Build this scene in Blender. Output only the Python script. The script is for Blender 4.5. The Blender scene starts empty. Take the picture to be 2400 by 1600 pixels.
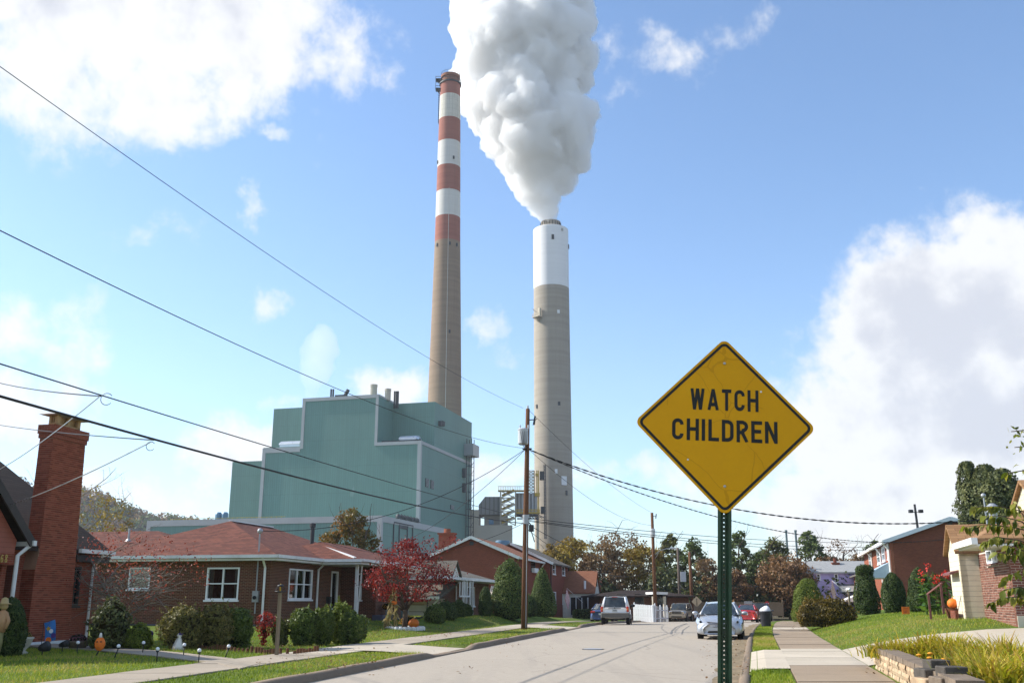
import bpy,math,random
import numpy as np
from mathutils import Vector,Matrix
# camera, sky, sun, exposure
SC=bpy.context.scene
COL=SC.collection
EYE=1.6
FPX=2267.0
PITCH=math.radians(14.9)
cp,sp=math.cos(PITCH),math.sin(PITCH)
cam_d=bpy.data.cameras.new('camera')
cam_d.sensor_width=36.0
cam_d.lens=36.0*FPX/2400.0
cam_d.clip_start=0.1
cam_d.clip_end=12000.0
cam=bpy.data.objects.new('camera',cam_d)
COL.objects.link(cam)
cam.location=(0,0,EYE)
cam.rotation_euler=(math.pi/2+PITCH,0,0)
SC.camera=cam
SUN_AZ=math.radians(-77.0)
SUN_EL=math.radians(36.0)
SUN_DIR=Vector((math.sin(SUN_AZ)*math.cos(SUN_EL),math.cos(SUN_AZ)*math.cos(SUN_EL),math.sin(SUN_EL)))
sun_d=bpy.data.lights.new('sun','SUN')
sun_d.energy=4.2
sun_d.angle=math.radians(0.53)
sun_d.color=(1.0,0.955,0.88)
sun=bpy.data.objects.new('sun',sun_d)
COL.objects.link(sun)
sun.rotation_euler=(-SUN_DIR).to_track_quat('-Z','Y').to_euler()
sun.location=(-60,20,80)
SC.render.engine='CYCLES'
SC.view_settings.view_transform='Standard'
SC.view_settings.look='None'
SC.view_settings.gamma=1.0
SC.view_settings.exposure=0.85
SC.view_settings.use_curve_mapping=False
cy=SC.cycles
cy.use_denoising=True
try:
 cy.denoiser='OPENIMAGEDENOISE'
 cy.denoising_input_passes='RGB_ALBEDO_NORMAL'
except Exception:
 pass
cy.max_bounces=16
cy.diffuse_bounces=3
cy.glossy_bounces=3
cy.transmission_bounces=4
cy.transparent_max_bounces=8
cy.volume_bounces=14
cy.sample_clamp_indirect=6.0
cy.use_adaptive_sampling=True
cy.adaptive_threshold=0.015
def ray(u,v):
 dz=(800.0-v)/FPX
 y=cp-sp*dz
 return((u-1200.0)/FPX)/y,(sp+cp*dz)/y
def at(u,v,Y):
 a,b=ray(u,v)
 return Vector((a*Y,Y,EYE+b*Y))
def gnd(u,v,z=0.0):
 a,b=ray(u,v)
 Y=(z-EYE)/b
 return Vector((a*Y,Y,z))
# world sky with clouds
def build_world():
 w=bpy.data.worlds.new('World')
 SC.world=w
 w.use_nodes=True
 nt=w.node_tree
 N,L=nt.nodes,nt.links
 N.clear()
 out=N.new('ShaderNodeOutputWorld')
 bg=N.new('ShaderNodeBackground')
 L.new(bg.outputs[0],out.inputs['Surface'])
 sky=N.new('ShaderNodeTexSky')
 sky.sky_type='NISHITA'
 sky.sun_disc=False
 sky.sun_elevation=SUN_EL
 sky.sun_rotation=SUN_AZ
 sky.altitude=200
 sky.air_density=1.0
 sky.dust_density=0.6
 sky.ozone_density=1.5
 tc=N.new('ShaderNodeTexCoord')
 def m(op,a,b=None,c=None,clamp=False):
  n=N.new('ShaderNodeMath')
  n.operation=op
  n.use_clamp=clamp
  for i,x in enumerate((a,b,c)):
   if x is None:
    continue
   if isinstance(x,(int,float)):
    n.inputs[i].default_value=x
   else:
    L.new(x,n.inputs[i])
  return n.outputs[0]
 def noise(vec,scale,detail,rough=0.55,dist=0.0):
  n=N.new('ShaderNodeTexNoise')
  n.noise_dimensions='3D'
  n.inputs['Scale'].default_value=scale
  n.inputs['Detail'].default_value=detail
  n.inputs['Roughness'].default_value=rough
  n.inputs['Distortion'].default_value=dist
  L.new(vec,n.inputs['Vector'])
  return n
 sep=N.new('ShaderNodeSeparateXYZ')
 L.new(tc.outputs['Generated'],sep.inputs[0])
 x,y,z=sep.outputs
 az=m('ARCTAN2',x,y)
 el=m('ARCSINE',z)
 comb=N.new('ShaderNodeCombineXYZ')
 L.new(az,comb.inputs[0])
 L.new(el,comb.inputs[1])
 wn=noise(comb.outputs[0],9.0,5.0,0.6)
 wsep=N.new('ShaderNodeSeparateColor')
 L.new(wn.outputs['Color'],wsep.inputs[0])
 az2=m('ADD',az,m('MULTIPLY',m('SUBTRACT',wsep.outputs[0],0.5),0.13))
 el2=m('ADD',el,m('MULTIPLY',m('SUBTRACT',wsep.outputs[1],0.5),0.10))
 def azel(u,v):
  a,b=ray(u,v)
  return math.atan2(a,1.0),math.atan2(b,math.hypot(1.0,a))
 blobs=[(330,10,520,200,0.9),(130,120,240,190,0.72),(370,230,190,130,0.78),(720,110,260,120,0.55),(40,800,190,120,0.62),(20,950,230,150,0.6),(900,900,140,80,0.66),(1150,790,80,100,0.5),(560,1075,150,100,0.68),(690,960,80,60,0.42),(2330,690,260,160,1.25),(2180,800,200,220,1.2),(2330,960,380,240,1.25),(1980,1010,250,140,0.95),(1700,1130,330,110,0.5),(1450,1120,190,80,0.48),(2100,1180,420,110,0.8),(1130,1130,190,100,0.55),(1520,130,230,110,0.42),(1700,60,180,80,0.3),(650,305,70,30,0.42),(585,470,50,75,0.5),(640,690,70,75,0.46),(400,555,130,75,0.38),(260,1130,360,80,0.45)]
 tot=None
 for(u,v,ru,rv,s)in blobs:
  a0,e0=azel(u,v)
  dx=m('MULTIPLY',m('SUBTRACT',az2,a0),2300.0/ru)
  dy=m('MULTIPLY',m('SUBTRACT',el2,e0),2300.0/rv)
  r2=m('ADD',m('MULTIPLY',dx,dx),m('MULTIPLY',dy,dy))
  val=m('MULTIPLY',m('EXPONENT',m('MULTIPLY',r2,-0.9)),s)
  tot=val if tot is None else m('MAXIMUM',tot,val)
 far=noise(tc.outputs['Generated'],3.1,6.0,0.55,0.2)
 outside=m('SUBTRACT',1.0,m('MULTIPLY',m('GREATER_THAN',y,0.0),1.0))
 behind=m('MULTIPLY',m('SUBTRACT',far.outputs['Fac'],0.38,clamp=True),m('MULTIPLY',outside,2.4))
 tot=m('MAXIMUM',tot,behind)
 det=noise(comb.outputs[0],20.0,10.0,0.6,0.1)
 det2=noise(comb.outputs[0],5.5,6.0,0.6,0.1)
 tex=m('ADD',m('MULTIPLY',det.outputs['Fac'],0.55),m('MULTIPLY',det2.outputs['Fac'],0.45))
 dens=m('ADD',tot,m('MULTIPLY',m('SUBTRACT',tex,0.5),1.5))
 shv=N.new('ShaderNodeVectorMath')
 L.new(comb.outputs[0],shv.inputs[0])
 shv.inputs[1].default_value=(-0.022,0.016,0.0)
 dt2=noise(shv.outputs[0],20.0,6.0,0.55,0.1)
 lit=m('MULTIPLY',m('SUBTRACT',det.outputs['Fac'],dt2.outputs['Fac']),1.5)  # sunward brightening of the clouds, painted into their colour
 mr=N.new('ShaderNodeMapRange')
 mr.interpolation_type='SMOOTHSTEP'
 L.new(dens,mr.inputs['Value'])
 mr.inputs['From Min'].default_value=0.26
 mr.inputs['From Max'].default_value=0.62
 alpha=mr.outputs[0]
 veil=m('MULTIPLY',m('POWER',m('SUBTRACT',1.0,m('ABSOLUTE',z),clamp=True),9.0),0.3)
 thick=N.new('ShaderNodeMapRange')
 thick.interpolation_type='SMOOTHSTEP'
 L.new(m('SUBTRACT',m('ADD',dens,m('MULTIPLY',m('SUBTRACT',det2.outputs['Fac'],0.5),1.2)),lit),thick.inputs['Value'])
 thick.inputs['From Min'].default_value=0.6
 thick.inputs['From Max'].default_value=1.3
 ccol=N.new('ShaderNodeMix')
 ccol.data_type='RGBA'
 L.new(thick.outputs[0],ccol.inputs['Factor'])
 ccol.inputs['A'].default_value=(4.3,4.3,4.3,1)
 ccol.inputs['B'].default_value=(3.05,3.12,3.4,1)
 mix=N.new('ShaderNodeMix')
 mix.data_type='RGBA'
 L.new(m('MAXIMUM',m('MULTIPLY',alpha,0.95),veil),mix.inputs['Factor'])
 tint=N.new('ShaderNodeMix')
 tint.data_type='RGBA'
 tint.blend_type='MULTIPLY'
 tint.inputs['Factor'].default_value=1.0
 L.new(sky.outputs[0],tint.inputs['A'])
 tint.inputs['B'].default_value=(0.765,0.885,0.985,1)
 L.new(tint.outputs['Result'],mix.inputs['A'])
 L.new(ccol.outputs['Result'],mix.inputs['B'])
 L.new(mix.outputs['Result'],bg.inputs['Color'])
 bg.inputs['Strength'].default_value=0.135
 w.cycles.sampling_method='MANUAL'
 w.cycles.sample_map_resolution=512
build_world()
# node helpers and materials
MAT={}
class NT:
 def __init__(self,name):
  self.m=bpy.data.materials.new(name)
  self.m.use_nodes=True
  self.nt=self.m.node_tree
  self.N,self.L=self.nt.nodes,self.nt.links
  self.N.clear()
  self.out=self.N.new('ShaderNodeOutputMaterial')
  self.tc=None
 def link(self,a,b):
  self.L.new(a,b)
 def coord(self,which='Object'):
  if self.tc is None:
   self.tc=self.N.new('ShaderNodeTexCoord')
  return self.tc.outputs[which]
 def val(self,sock,x):
  if isinstance(x,(int,float)):
   sock.default_value=x
  elif isinstance(x,(tuple,list)):
   sock.default_value=tuple(x)+((1,)if len(x)==3 and len(sock.default_value)==4 else())
  else:
   self.L.new(x,sock)
 def math(self,op,a,b=None,c=None,clamp=False):
  n=self.N.new('ShaderNodeMath')
  n.operation=op
  n.use_clamp=clamp
  for i,x in enumerate((a,b,c)):
   if x is not None:
    self.val(n.inputs[i],x)
  return n.outputs[0]
 def noise(self,scale,detail=4,rough=0.55,vec=None,out='Fac',dist=0.0):
  n=self.N.new('ShaderNodeTexNoise')
  n.inputs['Scale'].default_value=scale
  n.inputs['Detail'].default_value=detail
  n.inputs['Roughness'].default_value=rough
  n.inputs['Distortion'].default_value=dist
  self.L.new(vec if vec is not None else self.coord(),n.inputs['Vector'])
  return n.outputs[out]
 def mapping(self,vec,scale=(1,1,1),rot=(0,0,0),loc=(0,0,0)):
  n=self.N.new('ShaderNodeMapping')
  n.inputs['Scale'].default_value=scale
  n.inputs['Rotation'].default_value=rot
  n.inputs['Location'].default_value=loc
  self.L.new(vec,n.inputs['Vector'])
  return n.outputs[0]
 def ramp(self,fac,stops):
  n=self.N.new('ShaderNodeValToRGB')
  e=n.color_ramp.elements
  while len(e)>1:
   e.remove(e[-1])
  e[0].position,e[0].color=stops[0][0],tuple(stops[0][1])+(1,)
  for p,c in stops[1:]:
   k=e.new(p)
   k.color=tuple(c)+(1,)
  self.L.new(fac,n.inputs[0])
  return n.outputs[0]
 def mix(self,fac,a,b,mode='MIX'):
  n=self.N.new('ShaderNodeMix')
  n.data_type='RGBA'
  n.blend_type=mode
  self.val(n.inputs['Factor'],fac)
  self.val(n.inputs['A'],a)
  self.val(n.inputs['B'],b)
  return n.outputs['Result']
 def bump(self,h,strength=0.3,dist=0.01):
  n=self.N.new('ShaderNodeBump')
  n.inputs['Strength'].default_value=strength
  n.inputs['Distance'].default_value=dist
  self.L.new(h,n.inputs['Height'])
  return n.outputs[0]
 def principled(self,col,rough=0.7,spec=0.3,metal=0.0,normal=None,coat=0.0,trans=0.0,alpha=None):
  b=self.N.new('ShaderNodeBsdfPrincipled')
  self.val(b.inputs['Base Color'],col)
  self.val(b.inputs['Roughness'],rough)
  b.inputs['Specular IOR Level'].default_value=spec
  b.inputs['Metallic'].default_value=metal
  b.inputs['Coat Weight'].default_value=coat
  b.inputs['Coat Roughness'].default_value=0.05
  b.inputs['Transmission Weight'].default_value=trans
  if normal is not None:
   self.L.new(normal,b.inputs['Normal'])
  return b
 def surface(self,sh):
  self.L.new(sh.outputs[0],self.out.inputs['Surface'])
  return self.m
def plain(name,col,rough=0.65,spec=0.3,metal=0.0,var=0.18,scale=6.0,bump=0.0,coat=0.0,dirt=None):
 if name in MAT:
  return MAT[name]
 t=NT(name)
 n=t.noise(scale,5,0.6)
 lo=tuple(c*(1-var)for c in col)
 hi=tuple(min(1,c*(1+var))for c in col)
 c=t.ramp(n,[(0.25,lo),(0.75,hi)])
 if dirt:
  d=t.noise(scale*0.35,6,0.7)
  f=t.math('MULTIPLY',t.math('SUBTRACT',d,0.48,clamp=True),4.0,clamp=True)
  c=t.mix(t.math('MULTIPLY',f,0.6),c,dirt)
 nm=t.bump(t.noise(scale*8,3),bump,0.01)if bump else None
 r=t.math('ADD',t.math('MULTIPLY',t.noise(scale*2,3),0.15),rough-0.07)
 MAT[name]=t.surface(t.principled(c,r,spec,metal,nm,coat))
 return MAT[name]
def brick_mat(name,c1,c2,mortar,bw=0.215,bh=0.0677,grime=0.25):
 if name in MAT:
  return MAT[name]
 t=NT(name)
 uv=t.coord('UV')
 b=t.N.new('ShaderNodeTexBrick')
 b.inputs['Color1'].default_value=(0,0,0,1)
 b.inputs['Color2'].default_value=(1,1,1,1)
 b.inputs['Mortar'].default_value=(0.5,0.5,0.5,1)
 b.inputs['Scale'].default_value=1.0
 b.inputs['Brick Width'].default_value=bw
 b.inputs['Row Height'].default_value=bh
 b.inputs['Mortar Size'].default_value=bh*0.085
 b.inputs['Mortar Smooth'].default_value=0.3
 b.inputs['Bias'].default_value=0.0
 t.L.new(uv,b.inputs['Vector'])
 sepc=t.N.new('ShaderNodeSeparateColor')
 t.L.new(b.outputs['Color'],sepc.inputs[0])
 mid=tuple((a+c)/2 for a,c in zip(c1,c2))
 col=t.ramp(sepc.outputs[0],[(0.0,c1),(0.5,mid),(1.0,c2)])
 g=t.noise(0.9,5,0.65)
 col=t.mix(t.math('MULTIPLY',g,grime),col,tuple(x*0.45 for x in mid))
 g2=t.noise(45,3)
 col=t.mix(t.math('MULTIPLY',g2,0.25),col,tuple(x*0.6 for x in mid))
 mcol=t.mix(t.math('MULTIPLY',t.noise(2.0,4),0.5),mortar,tuple(x*0.55 for x in mortar))
 col=t.mix(b.outputs['Fac'],col,mcol)
 h=t.math('ADD',t.math('MULTIPLY',b.outputs['Fac'],-1.0),t.math('MULTIPLY',g2,0.25))
 MAT[name]=t.surface(t.principled(col,0.9,0.15,0,t.bump(h,0.7,0.012)))
 return MAT[name]
def shingle_mat(name,c1,c2,gap,bw=0.30,bh=0.14,stain=None):
 if name in MAT:
  return MAT[name]
 t=NT(name)
 uv=t.coord('UV')
 b=t.N.new('ShaderNodeTexBrick')
 b.inputs['Color1'].default_value=(0,0,0,1)
 b.inputs['Color2'].default_value=(1,1,1,1)
 b.inputs['Mortar'].default_value=(0.3,0.3,0.3,1)
 b.inputs['Scale'].default_value=1.0
 b.inputs['Brick Width'].default_value=bw
 b.inputs['Row Height'].default_value=bh
 b.inputs['Mortar Size'].default_value=0.008
 b.inputs['Mortar Smooth'].default_value=0.2
 t.L.new(uv,b.inputs['Vector'])
 s=t.N.new('ShaderNodeSeparateColor')
 t.L.new(b.outputs['Color'],s.inputs[0])
 col=t.ramp(s.outputs[0],[(0,c1),(1,c2)])
 col=t.mix(t.math('MULTIPLY',t.noise(60,2),0.3),col,gap)
 big=t.noise(0.5,5,0.65)
 col=t.mix(t.math('MULTIPLY',big,0.35),col,stain or tuple(x*0.6 for x in c1))
 col=t.mix(t.math('MULTIPLY',b.outputs['Fac'],0.8),col,gap)
 sx=t.N.new('ShaderNodeSeparateXYZ')
 t.L.new(uv,sx.inputs[0])
 saw=t.math('SUBTRACT',1.0,t.math('FRACT',t.math('DIVIDE',sx.outputs[1],bh)))
 h=t.math('ADD',saw,t.math('MULTIPLY',b.outputs['Fac'],-0.6))
 MAT[name]=t.surface(t.principled(col,0.92,0.15,0,t.bump(h,0.6,0.02)))
 return MAT[name]
def siding_mat(name,col,pitch=0.12,axis=1,var=0.08,depth=0.6,dark=None,rough=0.6):
 if name in MAT:
  return MAT[name]
 t=NT(name)
 uv=t.coord('UV')
 s=t.N.new('ShaderNodeSeparateXYZ')
 t.L.new(uv,s.inputs[0])
 f=t.math('FRACT',t.math('DIVIDE',s.outputs[axis],pitch))
 groove=t.math('GREATER_THAN',f,0.9)
 n=t.noise(3,5,0.6)
 c=t.ramp(n,[(0.3,tuple(x*(1-var)for x in col)),(0.7,tuple(min(1,x*(1+var))for x in col))])
 c=t.mix(t.math('MULTIPLY',groove,0.45),c,dark or tuple(x*0.35 for x in col))
 h=t.math('SUBTRACT',t.math('SUBTRACT',1.0,f),t.math('MULTIPLY',groove,0.5))
 MAT[name]=t.surface(t.principled(c,rough,0.3,0,t.bump(h,depth,0.02)))
 return MAT[name]
def leaf_mat(name,stops,trans=0.35,rough=0.55):
 if name in MAT:
  return MAT[name]
 t=NT(name)
 a=t.N.new('ShaderNodeAttribute')
 a.attribute_name='rnd'
 n=len(stops)
 col=t.ramp(a.outputs['Fac'],[(i/max(1,n-1),tuple(x*1.25 for x in c))for i,c in enumerate(stops)])
 p=t.principled(col,rough,0.25)
 tr=t.N.new('ShaderNodeBsdfTranslucent')
 bright=t.mix(1.0,col,(1.25,1.2,0.8),'MULTIPLY')
 t.L.new(bright,tr.inputs['Color'])
 mx=t.N.new('ShaderNodeMixShader')
 mx.inputs[0].default_value=trans
 t.L.new(p.outputs[0],mx.inputs[1])
 t.L.new(tr.outputs[0],mx.inputs[2])
 MAT[name]=t.surface(mx)
 return MAT[name]
def paint(name,col,metal=0.0,rough=0.3,coat=0.8):
 if name in MAT:
  return MAT[name]
 t=NT(name)
 n=t.noise(2.5,4)
 r=t.math('ADD',t.math('MULTIPLY',n,0.12),rough-0.05)
 s=t.N.new('ShaderNodeSeparateXYZ')
 t.L.new(t.coord(),s.inputs[0])
 low=t.math('MULTIPLY',t.math('SUBTRACT',0.55,s.outputs[2],clamp=True),t.math('MULTIPLY',t.noise(7,4),0.6))
 c=t.mix(low,col,(0.22,0.19,0.15))
 MAT[name]=t.surface(t.principled(c,r,0.5,metal,None,coat))
 return MAT[name]
def glass_mat(name='window_glass',col=(0.02,0.024,0.028),rough=0.04):
 if name in MAT:
  return MAT[name]
 t=NT(name)
 n=t.noise(1.3,2)
 nm=t.bump(t.noise(2.2,2),0.06,0.02)
 c=t.ramp(n,[(0.3,tuple(x*0.6 for x in col)),(0.7,tuple(x*1.5 for x in col))])
 MAT[name]=t.surface(t.principled(c,rough,0.6,0,nm))
 return MAT[name]
def pane_mat():
 t=NT('clear_pane')
 g=t.N.new('ShaderNodeBsdfGlossy')
 g.inputs['Roughness'].default_value=0.02
 t.L.new(t.bump(t.noise(1.6,2),0.05,0.02),g.inputs['Normal'])
 tr=t.N.new('ShaderNodeBsdfTransparent')
 tr.inputs['Color'].default_value=(0.72,0.76,0.76,1)
 lw_=t.N.new('ShaderNodeFresnel')
 lw_.inputs['IOR'].default_value=1.7
 mx=t.N.new('ShaderNodeMixShader')
 t.L.new(lw_.outputs[0],mx.inputs[0])
 t.L.new(tr.outputs[0],mx.inputs[1])
 t.L.new(g.outputs[0],mx.inputs[2])
 MAT['clear_pane']=t.surface(mx)
pane_mat()
# mesh building
class MB:
 def __init__(self):
  self.v,self.f=[],[]
 def add(self,vs,fs):
  o=len(self.v)
  self.v.extend([tuple(p)for p in vs])
  self.f.extend([tuple(i+o for i in f)for f in fs])
  return self
 def box(self,x0,x1,y0,y1,z0,z1):
  x0,x1=min(x0,x1),max(x0,x1)
  y0,y1=min(y0,y1),max(y0,y1)
  z0,z1=min(z0,z1),max(z0,z1)
  return self.add([(x0,y0,z0),(x1,y0,z0),(x1,y1,z0),(x0,y1,z0),(x0,y0,z1),(x1,y0,z1),(x1,y1,z1),(x0,y1,z1)],[(0,3,2,1),(4,5,6,7),(0,1,5,4),(1,2,6,5),(2,3,7,6),(3,0,4,7)])
 def cbox(self,x0,x1,y0,y1,z0,z1,c=0.01):
  pts=[(x0+c,y0),(x1-c,y0),(x1,y0+c),(x1,y1-c),(x1-c,y1),(x0+c,y1),(x0,y1-c),(x0,y0+c)]
  cx,cy_=(x0+x1)/2,(y0+y1)/2
  vs=[(x,y,z0)for x,y in pts]+[(x,y,z1-c)for x,y in pts]
  sx=max(1e-4,(x1-x0-2*c)/(x1-x0))
  sy=max(1e-4,(y1-y0-2*c)/(y1-y0))
  vs+=[(cx+(x-cx)*sx,cy_+(y-cy_)*sy,z1)for x,y in pts]
  fs=[tuple(range(16,24)),tuple(reversed(range(8)))]
  for k in(0,8):
   for i in range(8):
    j=(i+1)%8
    fs.append((k+i,k+j,k+8+j,k+8+i))
  return self.add(vs,fs)
 def obox(self,c,hx,hy,hz,ax,ay,az):
  c,ax,ay,az=Vector(c),Vector(ax),Vector(ay),Vector(az)
  vs=[c+ax*(sx*hx)+ay*(sy*hy)+az*(sz*hz)for sz in(-1,1)for sx,sy in((-1,-1),(1,-1),(1,1),(-1,1))]
  return self.add(vs,[(0,3,2,1),(4,5,6,7),(0,1,5,4),(1,2,6,5),(2,3,7,6),(3,0,4,7)])
 def beam(self,p0,p1,w,h=None,up=(0,0,1)):
  p0,p1=Vector(p0),Vector(p1)
  d=(p1-p0)
  ln=d.length
  d.normalize()
  up=Vector(up)
  if abs(d.dot(up))>0.99:
   up=Vector((1,0,0))
  s=d.cross(up).normalized()
  t=s.cross(d)
  return self.obox((p0+p1)/2,ln/2,w/2,(h or w)/2,d,s,t)
 def poly(self,pts):
  return self.add(pts,[tuple(range(len(pts)))])
 def prism(self,pts,z0,z1):
  n=len(pts)
  vs=[(x,y,z0)for x,y in pts]+[(x,y,z1)for x,y in pts]
  return self.add(vs,[tuple(reversed(range(n))),tuple(range(n,2*n))]+[(i,(i+1)%n,n+(i+1)%n,n+i)for i in range(n)])
 def extrude(self,pts,off):
  n=len(pts)
  off=Vector(off)
  vs=[Vector(p)for p in pts]+[Vector(p)+off for p in pts]
  return self.add(vs,[tuple(range(n)),tuple(reversed(range(n,2*n)))]+[(i,n+i,n+(i+1)%n,(i+1)%n)for i in range(n)])
 def tube(self,pts,radii,n=6,cap=True):
  pts=[Vector(p)for p in pts]
  if isinstance(radii,(int,float)):
   radii=[radii]*len(pts)
  base=len(self.v)
  prev=None
  for i,p in enumerate(pts):
   d=(pts[min(i+1,len(pts)-1)]-pts[max(i-1,0)])
   if d.length<1e-9:
    d=Vector((0,0,1))
   d.normalize()
   if prev is None:
    a=Vector((0,0,1))if abs(d.z)<0.9 else Vector((1,0,0))
    s=d.cross(a).normalized()
   else:
    s=(prev-d*prev.dot(d))
    s=s.normalized()if s.length>1e-6 else d.orthogonal().normalized()
   prev=s
   t=d.cross(s)
   for k in range(n):
    a=2*math.pi*k/n
    self.v.append(tuple(p+(s*math.cos(a)+t*math.sin(a))*radii[i]))
  for i in range(len(pts)-1):
   for k in range(n):
    a=base+i*n+k
    b=base+i*n+(k+1)%n
    self.f.append((a,b,b+n,a+n))
  if cap:
   self.f.append(tuple(base+k for k in reversed(range(n))))
   e=base+(len(pts)-1)*n
   self.f.append(tuple(e+k for k in range(n)))
  return self
 def lathe(self,prof,n=24,c=(0,0,0),cap=True,sx=1.0,sy=1.0):
  base=len(self.v)
  for r,z in prof:
   for k in range(n):
    a=2*math.pi*k/n
    self.v.append((c[0]+r*sx*math.cos(a),c[1]+r*sy*math.sin(a),c[2]+z))
  for i in range(len(prof)-1):
   for k in range(n):
    a=base+i*n+k
    b=base+i*n+(k+1)%n
    self.f.append((a,b,b+n,a+n))
  if cap:
   self.f.append(tuple(base+k for k in reversed(range(n))))
   e=base+(len(prof)-1)*n
   self.f.append(tuple(e+k for k in range(n)))
  return self
 def ball(self,c,r,n=10,m=7,sz=1.0):
  prof=[(max(1e-4,r*math.sin(math.pi*i/m)),-r*sz*math.cos(math.pi*i/m))for i in range(m+1)]
  return self.lathe(prof,n,c)
 def grid(self,rows):
  o=len(self.v)
  w=len(rows[0])
  for r in rows:
   self.v.extend([tuple(p)for p in r])
  for i in range(len(rows)-1):
   for j in range(w-1):
    a=o+i*w+j
    self.f.append((a,a+1,a+w+1,a+w))
  return self
 def mesh(self,name,uv=True,smooth=False):
  me=bpy.data.meshes.new(name)
  me.from_pydata(self.v,[],self.f)
  if uv and len(self.f)<60000:
   add_uv(me)
  if smooth:
   me.polygons.foreach_set('use_smooth',[True]*len(me.polygons))
  me.update()
  return me
 def build(self,name,mat,parent=None,uv=True,smooth=False,autosmooth=None):
  me=self.mesh(name,uv,smooth)
  if mat is not None:
   me.materials.append(mat)
  o=bpy.data.objects.new(name,me)
  COL.objects.link(o)
  if parent is not None:
   o.parent=parent
  return o
def add_uv(me):
 lay=me.uv_layers.new(name='UVMap')
 data=np.zeros((len(me.loops),2),dtype=np.float32)
 vs=me.vertices
 for p in me.polygons:
  n=p.normal
  if abs(n.z)>0.97:
   for li in p.loop_indices:
    c=vs[me.loops[li].vertex_index].co
    data[li]=(c.x,c.y)
  else:
   t=Vector((-n.y,n.x,0)).normalized()
   b=n.cross(t)
   for li in p.loop_indices:
    c=vs[me.loops[li].vertex_index].co
    data[li]=(c.dot(t),c.dot(b))
 lay.data.foreach_set('uv',data.ravel())
def tag(o,label=None,cat=None,group=None,kind=None):
 if label:
  o['label']=label
 if cat:
  o['category']=cat
 if group:
  o['group']=group
 if kind:
  o['kind']=kind
 return o
def thing(name,label,cat,loc=(0,0,0),rz=0.0,group=None):
 o=bpy.data.objects.new(name,None)
 o.empty_display_size=0.3
 COL.objects.link(o)
 o.location=loc
 o.rotation_euler=(0,0,rz)
 return tag(o,label,cat,group)
def link_obj(name,me,parent=None,loc=(0,0,0),rot=(0,0,0),scale=(1,1,1)):
 o=bpy.data.objects.new(name,me)
 COL.objects.link(o)
 o.parent=parent
 o.location=loc
 o.rotation_euler=rot
 o.scale=scale
 return o
# foliage
def leaf_mesh(name,C,Nn,Ln,Wd,rnd,mat,rng,droop=0.0,T=None):
 n=len(C)
 C=np.asarray(C,dtype=np.float64)
 Nn=np.asarray(Nn,dtype=np.float64)
 Nn/=np.linalg.norm(Nn,axis=1,keepdims=True)+1e-9
 if T is None:
  T=rng.normal(size=(n,3))
  T[:,2]-=droop
 T=T-Nn*np.sum(T*Nn,axis=1,keepdims=True)
 T/=np.linalg.norm(T,axis=1,keepdims=True)+1e-9
 B=np.cross(Nn,T)
 Ln=np.broadcast_to(np.asarray(Ln),(n,))[:,None]
 Wd=np.broadcast_to(np.asarray(Wd),(n,))[:,None]
 V=np.empty((n,4,3))
 V[:,0]=C-T*Ln*0.5
 V[:,1]=C+B*Wd*0.5
 V[:,2]=C+T*Ln*0.5
 V[:,3]=C-B*Wd*0.5
 me=bpy.data.meshes.new(name)
 me.vertices.add(4*n)
 me.vertices.foreach_set('co',V.reshape(-1).astype(np.float32))
 me.loops.add(4*n)
 me.loops.foreach_set('vertex_index',np.arange(4*n,dtype=np.int32))
 me.polygons.add(n)
 me.polygons.foreach_set('loop_start',np.arange(0,4*n,4,dtype=np.int32))
 me.polygons.foreach_set('loop_total',np.full(n,4,dtype=np.int32))
 at_=me.attributes.new('rnd','FLOAT','FACE')
 at_.data.foreach_set('value',np.clip(np.asarray(rnd),0,1).astype(np.float32))
 me.update(calc_edges=True)
 me.materials.append(mat)
 return me
def shell_noise(P,seed,amp):
 r=np.random.RandomState(seed)
 out=np.zeros(len(P))
 for k in range(7):
  f=r.normal(size=3)*(1.2+1.1*k)
  out+=np.sin(P@f+r.uniform(0,6.28))/(1+0.55*k)
 return out*amp/2.2
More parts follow.
